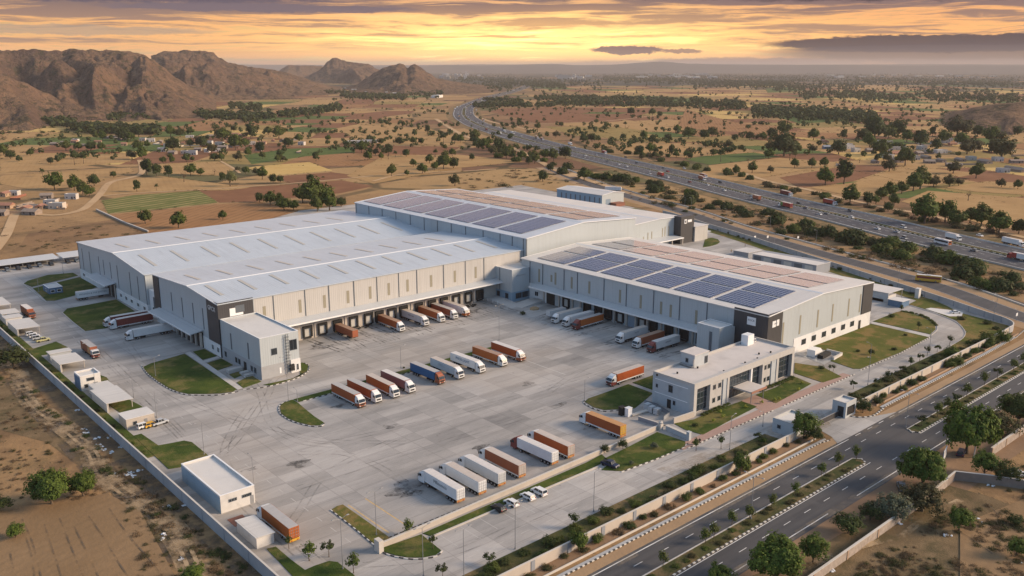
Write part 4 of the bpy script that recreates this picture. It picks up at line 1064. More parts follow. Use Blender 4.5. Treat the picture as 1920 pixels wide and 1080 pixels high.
a2 = block('link_tower', 'boxy grey tower in the inner corner between the two dock walls', 'tower', 259.6, 275, 294.5, 311.6, 15.1, band='bluegrey', bandh=4.6, par=.5)
windows(a2, '-x', 259.53, [298, 304, 309], 1.4, 3.6, 2, 'joint', 0)
windows(a2, '-y', 294.43, [263.6, 267.6, 271.6], 1.4, 3.8, 3.4, 'joint', 2)
pipes(a2, '-x', 259.6, [303], 4.6, 15, .3)
q = MB(); q.box(262, 268, 294.3, 294.5, 12, 12.2); q.box(270.5, 271.8, 294.2, 294.5, 11.6, 12.6); q.build('wall_conduit', M['steel'], a2)
a3 = block('dock_annex', 'narrow blue grey block between the dock canopy and the charcoal corner', 'annex', 259.6, 267.4, 180.8, 190.6, 13, par=.4)
slits(a3, '-x', 259.6, [(184.5, .8, 11)], 1.2, 'joint')
MB().box(267.4, 270.3, 181.5, 190, 0, 11.6).build('link_block', M['clad'], a3)
# far blue shed
a4, ra4, _, _ = hall('shed', 'blue walled shed with a pale curved roof beyond the rear warehouse', 'y', 461.5, 511, 499, 524, 9, 9, 511, 10.4, 'roof_cream')
a4['category'] = 'shed'
MB().box(498.9, 499.05, 461.5, 511, .0, 8.9).build('blue_panel', M['bluegrey'], a4)
slits(a4, '-x', 498.9, [(464+k*5.2, 2.4, 7) for k in range(9)], 1.2, 'joint')
facebox(MB(), '-y', 461.5, 506, 5.4, .1, 5.6, .08, .05).build('roller_door', M['blue_shutter'], a4)
# ---------------------------------------------------------------- office
of = thing('office_building', 'two storey cream office with glazed bays and an entrance canopy', 'office', (0, 0, 0))
x0, x1, y0, y1, h = 211, 267.2, 154.7, 171, 10.6
wl = MB(); wl.box(x0, x1, y0+1.6, y1, 0, h-.9)          # body set back behind the front frame
wl.build('wall', M['office_wall'], of)
MB().box(x0-.06, x0+.3, y0+1.55, y1+.05, 0, h-.9).build('side_wall', M['bluegrey' if False else 'light_render'], of)
fr = MB()
fr.box(x0-.05, x1+.05, y0, y0+1.6, h-1.9, h)            # deep parapet beam
for a, b_ in ((x0-.05, 212.4), (219.1, 220.4), (228.2, 229.3), (247.9, 248.9), (256.4, 257.7), (265.9, x1+.05)): fr.box(a, b_, y0, y0+1.6, 0, h-1.9)
fr.build('front_frame', M['office_wall'], of)
f2 = MB(); f2.box(220.4, 226.2, y0+.5, y0+1.6, 0, h-1.9); f2.box(248.9, 253.6, y0+.5, y0+1.6, 0, h-1.9); f2.build('front_wall', M['office_wall'], of)
f3 = MB(); f3.box(226.2, 228.2, y0+.2, y0+1.6, 0, h-1.9); f3.box(253.6, 256.4, y0+.2, y0+1.6, 0, h-1.9); f3.build('column', M['light_render'], of)
for a, b_ in ((212.4, 219.1), (229.3, 242.2), (243, 247.9), (257.7, 265.9)):
    g = MB(); g.box(a, b_, y0+1.3, y0+1.7, .5, h-1.9); o = g.build('glazing', M['glass_blue'], of)
    q = MB()
    for k in range(1, max(2, int((b_-a)/1.6))): xx = a+(b_-a)*k/max(2, int((b_-a)/1.6)); q.box(xx-.05, xx+.05, y0+1.22, y0+1.32, .5, h-1.9)
    for z in (2.6, 4.6, 6.6): q.box(a, b_, y0+1.23, y0+1.31, z, z+.1)
    q.build('mullion', M['joint'], o)
MB().box(242.2, 243, y0+.6, y0+1.6, 0, h-1.9).build('column', M['trim'], of)
for z in (1.9, 6.3): windows(of, '-y', y0+.5, [221.9, 224.7, 250.2, 252.4], z, z+1.3, 1.2, 'joint', 0)
pp = MB(); pp.box(x0-.04, x0+.3, y0+1.6, y1, h-.9, h); pp.box(x0+.3, x1, y1-.3, y1, h-.9, h); pp.box(x1-.3, x1+.04, y0+1.6, y1-.3, h-.9, h); pp.build('parapet', M['office_wall'], of)
MB().box(x0+.3, x1-.3, y0+1.6, y1-.3, h-.95, h-.7).build('roof', M['office_roof'], of)
cp = MB(); cp.box(x0-.12, x1+.12, y0-.08, y0+.3, h, h+.1); cp.box(x0-.12, x0+.4, y0+.3, y1+.08, h, h+.1); cp.box(x0+.4, x1+.12, y1-.4, y1+.08, h, h+.1); cp.box(x1-.4, x1+.12, y0+.3, y1-.4, h, h+.1); cp.build('coping', M['coping'], of)
for z in (8.4, 3.9): facebox(MB(), '-x', x0-.06, 163.6, 13, z, z+.22, .07, .02).build('string_course', M['trim'], of)
windows(of, '-x', x0-.06, [163.8], 5.6, 7.7, 1.4, 'joint', 0); windows(of, '-x', x0-.06, [169.3], 5.8, 6.7, .6, 'joint', 0); windows(of, '-x', x0-.06, [162.2], 1.8, 3, .7, 'joint', 0)
facebox(MB(), '-x', x0-.06, 164.2, 1.5, .1, 3., .08, .05).build('door', M['black'], of)
st = MB(); st.box(225, 232.4, 165.6, 171.3, h-.7, 14); st.build('stair_room', M['light_render'], of)
rr = MB(); rr.box(224.8, 232.6, 165.4, 171.5, 14, 14.25); rr.build('stair_room_roof', M['office_roof'], of)
windows(of, '-y', 165.6, [231.2], h-.2, h+2, 1.4, 'joint', 0); windows(of, '-x', 225, [168.6], h+.6, h+1.8, .9, 'joint', 0)
q = MB(); q.box(223.8, 224.7, 165.6, 170.6, h-.3, h-.1); q.box(224.4, 224.9, 165.5, 165.8, h-.7, h+2.2); q.build('cable_tray', M['steel'], of)
wt = MB(); wt.box(258, 261.6, 167.6, 170.4, h-.7, h+3); wt.build('roof_cabin', M['trim'], of)
po = thing('entrance_canopy', 'flat entrance canopy on slim posts in front of the office doors', 'canopy', (0, 0, 0))
MB().box(233, 241.4, 148.8, 155.9, 3.7, 4.2).build('roof', M['office_roof'], po)
MB().box(232.9, 241.5, 148.6, 148.8, 3.6, 4.3).build('fascia', M['tile'], po)
for x in (233.8, 240.6): MB().tube((x, 149.3, 0), (x, 149.3, 3.7), .13).build('post', M['pole'], po)
for k, (x, y) in enumerate(((262.6, 169.5), (263.6, 169.4), (264.6, 169.2))):
    q = MB(); q.box(x-.4, x+.4, y-.35, y+.35, h-.7, h+.35); o = q.build('air_conditioner', M['trim'], None); tag(o, None)
    MB().tube((x, y-.36, h-.15), (x, y-.42, h-.15), .3, None, 10).build('fan', M['black'], o)
    tag(o, ['air conditioner box beside the white cabin on the office roof', 'middle air conditioner box on the far end of the office roof', 'air conditioner box nearest the right corner of the office roof'][k], 'air conditioner')
for k, (u, v) in enumerate(((1232, 704), (1270, 700), (1308, 690), (1357, 697), (1348, 656), (1423, 664), (1445, 661), (1420, 673), (1397, 681))):
    X, Y = at(u, v, h-.6)
    q = MB(); q.tube((0, 0, 0), (0, 0, .45), .28, .28, 8); q.blob((0, 0, .5), .36, k, 0, 8, 5, .5, .1)
    o = q.build('roof_vent', M['black'], None, (X, Y, h-.72)); tag(o, 'small dark vent standing on the cream office roof', 'roof vent', 'vents on the office roof')
# ---------------------------------------------------------------- gate and gate houses
g1 = block('gatehouse', 'blue grey gatehouse with a white roof behind the oleander bushes', 'gatehouse', 219.6, 229.4, 125.6, 132.4, 4.3, 'light_render', 'white_roof', .8)
windows(g1, '-x', 219.6, [130.2], 1.7, 2.6, .9, 'joint', 0); facebox(MB(), '+x', 229.4, 129, 1.2, .1, 2.3, .06, .05).build('door', M['black'], g1)
g2 = block('guard_booth', 'small guard booth with wide openings at the right end of the sliding gate', 'guard booth', 244.8, 251, 122.9, 127.4, 5.0, 'light_render', 'white_roof', .8)
facebox(MB(), '-y', 122.9, 247.9, 4.6, .8, 3.6, .05, .1).build('opening', M['glass'], g2); facebox(MB(), '-x', 244.8, 124.6, 2, .2, 3.6, .05, .1).build('opening', M['glass'], g2)
sg = thing('sliding_gate', 'dark sliding steel gate across the entrance', 'gate', (231.2, 125.2, 0))
q = MB(); q.box(0, 13.4, -.06, .06, .15, 1.9); q.build('gate_panel', M['clad_dark'], sg)
q = MB(); q.box(0, 13.4, -.1, .1, 1.9, 2.02); q.box(0, 13.4, -.1, .1, .05, .15); q.build('gate_rail', M['steel'], sg)
gp = thing('gate_pillar', 'grey gate pillar at the left end of the sliding gate', 'pillar', (230.4, 125, 0))
MB().box(-.5, .5, -.5, .5, 0, 2.9).build('shaft', M['light_render'], gp); MB().box(-.6, .6, -.6, .6, 2.9, 3.1).build('cap', M['coping'], gp)
# ---------------------------------------------------------------- boundary walls
def panel_wall(name, label, line, h, mat, pier=None, step=8, half=.15, cop='coping', pw=1.1):
    t_ = thing(name, label, 'wall', (0, 0, 0))
    wall_mb(line, half, 0, h).build('panel', M[mat], t_)
    wall_mb(line, half+.07, h, h+.14).build('coping', M[cop], t_)
    if pier:
        for x, y, ux, uy in walk(line, step, .3):
            m_ = MB(); m_.box(-pw/2, pw/2, -half-.12, half+.12, 0, h-.02)
            m_.build('pier', M[pier], t_, (x, y, 0), atan2(uy, ux))
    return t_
panel_wall('boundary_wall', 'cream front wall with grey piers left of the gate', [(WX, SY), (219.4, SY)], 2.5, 'wall_cream', 'pier', 11)
panel_wall('boundary_wall', 'cream front wall with thin piers between the gate and the road bend', [(251.2, SY), (300, SY), (372, SY), (378, SY+.3)], 2.5, 'wall_cream', 'pier', 8, pw=.5)
panel_wall('boundary_wall', 'curved blue grey wall along the service road', [(378, SY+.3)]+smooth_poly(EW[:], 4, False)[1:38], 2.6, 'wall_grey', 'pier', 9, pw=.4)
t_ = panel_wall('boundary_wall', 'long stained concrete wall beside the dirt track on the left', [(WX, SY-22), (WX, 470)], 3.2, 'wall_grey', None)
for k in range(27): MB().box(-.22, .02, -.06, .06, 0, 3.2).build('wall_joint', M['pier'], t_, (WX, 130+k*12.4, 0))
panel_wall('inner_wall', 'low plastered wall between the truck yard and the car park', [(95.5, 153.4), (196.5, 155.6)], 1.3, 'cream', None, half=.2)
MB().box(94.4, 95.6, 151.6, 153.6, 0, 3).build('gate_pillar', M['coping']); tag(bpy.data.objects['gate_pillar.001'], 'pale stone pillar at the left end of the low yard wall', 'pillar')
tag(struct(MB().box(107, 163, 149.6, 150, 0, .35).build('kerb', M['kerb_plain'])))
panel_wall('garden_wall', 'short cream wall running from the office to the utility yard', [(211, 154.5), (202, 155.2)], 1.8, 'cream', None, half=.2)
panel_wall('roadside_wall', 'rough stone wall on the right of the front road below the big trees', [(100, 82.2), (150, 82.0), (214, 82.3), (222, 82.6)], 2.2, 'stone', 'mud', 14, half=.2, pw=.6)
panel_wall('roadside_wall', 'dark weathered wall turning away from the road at the lower right', [(222, 82.6), (227.5, 82.9), (232, 76), (240, 60), (250, 38)], 2.4, 'thatch', None, half=.2)
panel_wall('roadside_wall', 'reddish brick wall behind the big tree at the right edge', [(250, 82.5), (300, 82.5)], 2.4, 'stone', 'mud', 10, half=.2, pw=.5)
panel_wall('field_wall', 'low stone field wall between the scrub and the ploughed field on the left', [at(181, 395), at(235, 420), at(278, 436)], 1.2, 'stone', None, half=.4)
# ramps in the inner corner
rp = thing('loading_ramp', 'concrete loading ramp with a curved edge at the inner dock corner', 'ramp', (0, 0, 0))
q = MB(); q.extr([(306, 0), (306, 1.2), (300, 1.2), (287, .07), (287, 0)], 'x', 252.5, 259.4); q.build('slope', M['path'], rp)
for y in (303, 299.5, 296): MB().tube((252.3, y, 0), (252.3, y, 1.6), .12).build('bollard', M['trim'], rp)
rp = thing('loading_ramp', 'smaller concrete ramp beside the right dock canopy', 'ramp', (0, 0, 0))
q = MB(); q.extr([(270.3, 0), (270.3, 1.2), (266, 1.2), (256, .07), (256, 0)][::-1], 'y', 284, 291); q.build('slope', M['path'], rp)
# ---------------------------------------------------------------- vehicle paints
def paint(name, col, rough=.42, var=.08, stain=.2): 
    if name not in M: M[name] = P(name, col, rough, var=var, scale=.5, stain=.45, fine=.12)
    return M[name]
for nm, c in dict(orange=(.36,.085,.022), rust=(.30,.095,.045), deep_orange=(.40,.11,.025), maroon=(.20,.045,.035), mauve=(.22,.10,.10), white=(.70,.70,.69), greywhite=(.55,.56,.56), blue=(.025,.115,.26), red=(.34,.04,.03), tan=(.46,.24,.09), yellow=(.60,.34,.04), dust_beige=(.50,.44,.385), dust_grey=(.40,.385,.37), dust_rust=(.34,.22,.155), pale_roof=(.60,.57,.54), green=(.10,.20,.05), black_paint=(.02,.02,.024), navy=(.016,.024,.06), silver=(.42,.44,.46), grey_paint=(.14,.16,.18), lime=(.52,.49,.24)).items():
    paint('paint_'+nm, c)
def pm(n): return M['paint_'+n]
M['headlight'] = P('headlight_lens', (.62,.62,.58), .15, var=.05); M['taillight'] = P('tail_light_lens', (.30,.015,.012), .3, var=.1)
_mc = {}
def cached(key, fn):
    if key not in _mc: _mc[key] = fn()
    return _mc[key]
def wheel_mesh(r, w_):
    def f():
        q = MB(); q.tube((0, -w_/2, 0), (0, w_/2, 0), r, r, 14, 0); q.tube((0, -w_/2-.012, 0), (0, w_/2+.012, 0), r*.56, r*.56, 10, 1)
        return q.mesh('wheel', [M['black'], M['steel']])
    return cached(('wheel', r, w_), f)
def make_truck(label, cont='orange', roof='dust_grey', cab='white', lower=None, L=16.6, skirt='white', doors=None, text=None, textcol='grey_paint', loc=(0,0), heading=0, hascab=True, group='container trucks in the yard', cat='truck', visor=True, height=4.05, low_text=.95, stripe=None, name='container_truck'):
    "front points along local +x"
    jr = random.Random(label); heading = heading+jr.uniform(-.022, .022); loc = (loc[0]+jr.uniform(-.25, .25), loc[1]+jr.uniform(-.25, .25))
    T = thing(name, label, cat, (*loc, .055), heading, group)
    xr = -L/2; xf = L/2; cx1 = xf-2.75 if hascab else xf
    zb, zt = 1.28, height
    def body():
        q = MB(); q.box(xr, cx1, -1.25, 1.25, zb, zt)
        for k in range(int((cx1-xr)/.62)):
            x = xr+.3+k*.62
            q.box(x, x+.3, -1.285, -1.25, zb+.12, zt-.12); q.box(x, x+.3, 1.25, 1.285, zb+.12, zt-.12)
        for y in (-1.27, 1.27):
            for x in (xr, cx1-.14): q.box(x, x+.14, y-.03, y+.03, zb, zt)
            q.box(xr, cx1, y-.03, y+.03, zb-.02, zb+.12); q.box(xr, cx1, y-.03, y+.03, zt-.12, zt)
        return q.mesh('container', pm(cont))
    C = link('container', cached(('body', cont, L, hascab, height), body), T)
    def roofm():
        q = MB(); q.box(xr+.02, cx1-.02, -1.22, 1.22, zt, zt+.045)
        for k in range(int((cx1-xr)/1.5)): q.box(xr+.5+k*1.5, xr+.62+k*1.5, -1.2, 1.2, zt+.045, zt+.075)
        return q.mesh('roof', pm(roof))
    link('roof', cached(('roof', roof, L, hascab, height), roofm), C)
    dc = doors or cont
    def doorm(s):
        def f():
            q = MB(); q.box(xr-.05, xr, min(.02*s, 1.22*s), max(.02*s, 1.22*s), zb+.08, zt-.08, 0)
            for y in (.35, .9): q.tube((xr-.08, y*s, zb+.1), (xr-.08, y*s, zt-.1), .03, None, 5, 1)
            for z in (zb+.7, zb+1.4, zb+2.1): q.box(xr-.07, xr-.05, min(.08*s, 1.15*s), max(.08*s, 1.15*s), z, z+.06, 1)
            return q.mesh('rear_door', [pm(dc), M['steel']])
        return cached(('door', s, dc, L, height), f)
    for s in (-1, 1): link('rear_door', doorm(s), C)
    def chas():
        q = MB(); q.box(xr+.2, xf-.6, -.5, .5, .82, 1.2); q.box(xr-.02, xr+.12, -1.2, 1.2, .55, .8); q.box(xr+.1, cx1, -1.2, 1.2, 1.14, 1.27)
        q.box(xr+1.2, xr+4.6, -.9, .9, .5, .82); q.box(cx1-4.6, cx1-2.6, -1.15, 1.15, .5, .9)
        return q.mesh('chassis', M['black'])
    link('chassis', cached(('chas', L, hascab), chas), T)
    def bump():
        q = MB(); q.box(xr-.08, xr-.02, -1.22, 1.22, .62, 1.22)
        return q.mesh('rear_bumper', pm('yellow' if cont in ('orange','rust','deep_orange') and not doors else 'tan'))
    rb_ = link('rear_bumper', cached(('rb', cont, bool(doors), L), bump), T)
    for s in (-1, 1):
        link('tail_light', cached(('tl', s, L), lambda: MB().box(xr-.12, xr-.08, .75*s-.2, .75*s+.2, .72, .9).mesh('tail_light', M['taillight'])), rb_)
    if skirt:
        def sk():
            q = MB()
            for s in (-1, 1): q.box(xr+.05, cx1, min(1.2*s, 1.3*s), max(1.2*s, 1.3*s), zb-.32, zb+.10)
            return q.mesh('side_skirt', pm(skirt))
        link('side_skirt', cached(('sk', skirt, L, hascab), sk), T)
    wh = wheel_mesh(.52, .55); wf = wheel_mesh(.52, .34)
    axles = [(xr+1.5, wh), (xr+2.8, wh), (xr+4.1, wh)]
    if hascab: axles += [(cx1-1.4, wh), (xf-1.35, wf)]
    for x, me in axles:
        for s in (-1, 1): link('wheel', me, T, (x, s*.95, .52))
    if hascab:
        lo = lower or cab
        def cabm():
            q = MB(); c0 = cx1+.25
            q.extr([(c0, .95), (xf-.05, .95), (xf, 1.7), (xf-.05, 2.0), (xf-.42, 2.98), (xf-.65, 3.12), (c0, 3.12)], 'y', -1.2, 1.2, 0)
            return q.mesh('cab', pm(cab))
        K = link('cab', cached(('cab', cab, L), cabm), T)
        def lowm():
            q = MB(); c0 = cx1+.25
            q.extr([(c0, .55), (xf+.04, .5), (xf+.06, 1.0), (xf+.03, 1.78), (xf-.3, 1.78), (c0+.6, 1.45), (c0, 1.35)], 'y', -1.225, 1.225)
            return q.mesh('lower_cab', pm(lo))
        link('lower_cab', cached(('low', lo, L), lowm), K)
        link('windscreen', cached(('ws', L), lambda: MB().quad([(xf-.02, -1.08, 2.02), (xf-.02, 1.08, 2.02), (xf-.38, 1.02, 2.92), (xf-.38, -1.02, 2.92)]).extr([(xf-.03, 2.0), (xf+.0, 2.02), (xf-.38, 2.95), (xf-.43, 2.93)], 'y', -1.1, 1.1).mesh('windscreen', M['glass'])), K)
        for s in (-1, 1):
            link('side_window', cached(('sw', s, L), lambda: MB().extr([(xf-1.35, 2.02), (xf-.28, 2.02), (xf-.55, 2.8), (xf-1.35, 2.8)], 'y', min(1.19*s, 1.225*s), max(1.19*s, 1.225*s)).mesh('side_window', M['glass'])), K)
            link('mirror', cached(('mr', s, L), lambda: MB().box(xf-.28, xf-.12, min(1.3*s, 1.5*s), max(1.3*s, 1.5*s), 1.95, 2.6).box(xf-.24, xf-.18, min(1.15*s, 1.4*s), max(1.15*s, 1.4*s), 2.62, 2.68).mesh('mirror', M['black'])), K)
            link('headlight', cached(('hl', s, L), lambda: MB().box(xf+.02, xf+.09, s*.9-.2, s*.9+.2, .78, 1.02).mesh('headlight', M['headlight'])), K)
        link('grille', cached(('gr', L), lambda: MB().box(xf+.03, xf+.075, -.8, .8, 1.12, 1.62).mesh('grille', M['black'])), K)
        link('bumper', cached(('bp', L), lambda: MB().box(xf+.02, xf+.1, -1.22, 1.22, .42, .72).mesh('bumper', M['black'])), K)
        if visor:
            def df():
                q = MB(); c0 = cx1+.3
                q.extr([(c0, 3.1), (xf-.75, 3.1), (xf-1.2, 3.55), (c0+.15, 3.98), (c0, 3.98)], 'y', -1.05, 1.05)
                return q.mesh('roof_deflector', pm(cab))
            link('roof_deflector', cached(('df', cab, L), df), K)
    if text:
        xm = (xr+cx1)/2
        for s in (1, -1):
            me = cached(('txt', text, textcol), lambda: text_mesh(text, low_text, pm(textcol)))
            o = bpy.data.objects.new('lettering', me); COL.objects.link(o); o.parent = C
            o.location = (xm, s*1.30, (zb+zt)/2+.2); o.rotation_euler = (pi/2, 0, pi if s > 0 else 0)
    if stripe:
        q = MB()
        for s in (-1, 1): q.box(cx1-3.2, cx1, min(1.286*s, 1.31*s), max(1.286*s, 1.31*s), zb+.02, zt-.02)
        q.build('coloured_panel', pm(stripe), C)
    return T
# heading: 0 = +x, pi/2 = +y, pi = -x, -pi/2 = -y
DN, UP, LF = -pi/2, pi/2, pi
G1 = 'trucks parked nose out in the middle row of the yard'
def row(xs, yfront, specs, heading, group, L=16.6):
    for x, s in zip(xs, specs):
        y = yfront + (L/2 if heading == DN else -L/2)
        make_truck(loc=(x, y), heading=heading, group=group, **s)
row([138.2, 144.2, 151.3, 157.2, 170., 178., 187.2, 197.6, 206.4], 228.4, [
 dict(label='orange container truck with an orange lower cab, leftmost of the middle row', cont='orange', roof='dust_grey', lower='rust'),
 dict(label='orange truck with an all white cab, second from the left in the middle row', cont='orange', roof='dust_grey'),
 dict(label='orange truck with a pale roof standing beside the mauve truck', cont='deep_orange', roof='dust_beige'),
 dict(label='mauve sided truck with a white roof and white cab', cont='mauve', roof='pale_roof', skirt=None),
 dict(label='blue container truck with an orange cab', cont='blue', roof='dust_grey', cab='rust', skirt=None),
 dict(label='grey white truck with faded lettering right beside the blue truck', cont='greywhite', roof='dust_beige', text='FRELC', textcol='silver', skirt=None, low_text=1.5),
 dict(label='white truck with large blue lettering in the middle row', cont='white', roof='pale_roof', text='PMOS LIGHT', textcol='blue', skirt=None, low_text=1.35),
 dict(label='orange truck with a rusty brown roof, second from the right in the middle row', cont='deep_orange', roof='dust_rust'),
 dict(label='orange truck with a pale roof at the right end of the middle row', cont='orange', roof='pale_roof', lower='rust')], DN, G1)
G2 = 'trucks parked with their rear doors to the low yard wall'
row([122.4, 129.4, 135.8, 143.0, 154.8, 161.0, 182.4], 174.3, [
 dict(label='white container truck with dark lettering on its side, nearest the camera in the wall row', cont='white', roof='pale_roof', text='Mfliexencia', skirt=None, low_text=1.25),
 dict(label='plain white container truck between the lettered truck and another white truck', cont='white', roof='dust_beige', skirt=None),
 dict(label='white container truck parked beside the orange truck with pale doors', cont='greywhite', roof='pale_roof', skirt=None),
 dict(label='orange truck with pale rear doors between a white truck and an empty bay', cont='rust', roof='dust_beige', doors='dust_beige'),
 dict(label='white container truck with a dark red cab', cont='white', roof='pale_roof', cab='maroon', skirt=None),
 dict(label='orange truck with pale doors just right of the truck with the dark red cab', cont='orange', roof='dust_beige', doors='dust_beige'),
 dict(label='orange truck with bright yellow rear doors standing alone by the gate yard', cont='orange', roof='tan', doors='yellow')], UP, G2, 16.2)
G3 = 'trucks backed up to the long cream dock wall'
row([194.8, 207.2, 215.4, 222.6, 229.], 288.6, [
 dict(label='orange truck with a white skirt at the dock wall standing alone on the left', cont='orange', roof='dust_rust'),
 dict(label='white truck with dark lettering at the cream dock wall', cont='greywhite', roof='dust_beige', skirt=None, text='NORTH LINE', low_text=.7),
 dict(label='orange truck with a white cab next to the white truck at the cream dock wall', cont='orange', roof='dust_rust'),
 dict(label='orange truck second from the right at the cream dock wall', cont='rust', roof='dust_grey'),
 dict(label='truck with an orange and white cab at the right end of the cream dock wall', cont='white', roof='dust_beige', cab='white', lower='deep_orange')], DN, G3)
make_truck('rusty orange trailer without a cab docked nearest the annex', cont='rust', roof='dust_rust', hascab=False, L=13, loc=(174.6, 298.6), heading=DN, group=G3, skirt=None, cat='trailer', name='container_trailer')
G4 = 'trucks backed up to the blue grey dock wall'
def rowx(ys, xfront, specs, group, L=16.6):
    for y, s in zip(ys, specs): make_truck(loc=(xfront+L/2, y), heading=LF, group=group, **s)
rowx([257., 250.4, 244.6, 220.2, 212., 204.4], 249.2, [
 dict(label='white truck leftmost of the three by the opening in the blue grey dock wall', cont='greywhite', roof='dust_beige', skirt=None),
 dict(label='white truck between a white truck and the red cabbed orange truck at the dock', cont='white', roof='pale_roof', skirt=None),
 dict(label='orange truck with a dark red cab at the blue grey dock wall', cont='deep_orange', roof='dust_grey', cab='maroon'),
 dict(label='white truck with small lettering next to the roller shutter at the dock', cont='greywhite', roof='dust_beige', skirt=None, text='OSL TM', low_text=.7),
 dict(label='orange truck with a white cab at the right end of the blue grey dock wall', cont='rust', roof='dust_rust'),
 dict(label='grey white truck with a red cab nearest the narrow blue grey block', cont='greywhite', roof='pale_roof', cab='maroon', skirt=None, text='GUNDANY', low_text=.7)], G4)
make_truck('small grey trailer with a dark rear window left of the docked white trucks', cont='greywhite', roof='dust_grey', hascab=False, L=9.5, loc=(257.5, 263.2), heading=LF, group=G4, skirt=None, height=3.5, cat='trailer', name='container_trailer')
make_truck('orange truck with a red lower cab driving past the office lawn', cont='orange', roof='dust_beige', lower='maroon', loc=(219.4, 190.2), heading=LF, group='trucks on the move in the compound')
make_truck('orange brown truck with a yellow tail parked beside the tin shed at the lower left', cont='deep_orange', roof='dust_grey', loc=(82.6, 176.6), heading=UP, group='trucks on the west drive', L=16.4)
make_truck('dusty red truck with a tan front panel driving along the west drive', cont='rust', roof='dust_grey', cab='white', lower='maroon', loc=(90.6, 342.5), heading=DN, group='trucks on the west drive', L=14.2, skirt=None, stripe='tan', visor=False)
make_truck('red truck with a white roof at the far end of the west drive', cont='rust', roof='pale_roof', cab='rust', loc=(86.8, 415.5), heading=DN, group='trucks on the west drive', L=13, skirt=None, visor=False)
make_truck('orange sided truck farther from the camera of the pair backed up by the left lawn', cont='maroon', roof='pale_roof', loc=(115, 376.2), heading=LF, group='trucks at the left gable docks', L=18)
make_truck('orange sided truck nearer the camera of the pair backed up by the left lawn', cont='maroon', roof='pale_roof', loc=(115, 371.), heading=LF, group='trucks at the left gable docks', L=17.4)
make_truck('long white truck backed under the dock canopy of the left gable', cont='white', roof='pale_roof', loc=(115.4, 351.), heading=LF, group='trucks at the left gable docks', L=18, skirt=None)
make_truck('white trailer with a line of dark lettering docked beside the blue kiosk', cont='white', roof='pale_roof', hascab=False, L=14, loc=(117.6, 429.4), heading=0, group='trucks at the left gable docks', skirt=None, text='MVNHIGN & TOE WIGTSN', low_text=1.0, cat='trailer', name='container_trailer')

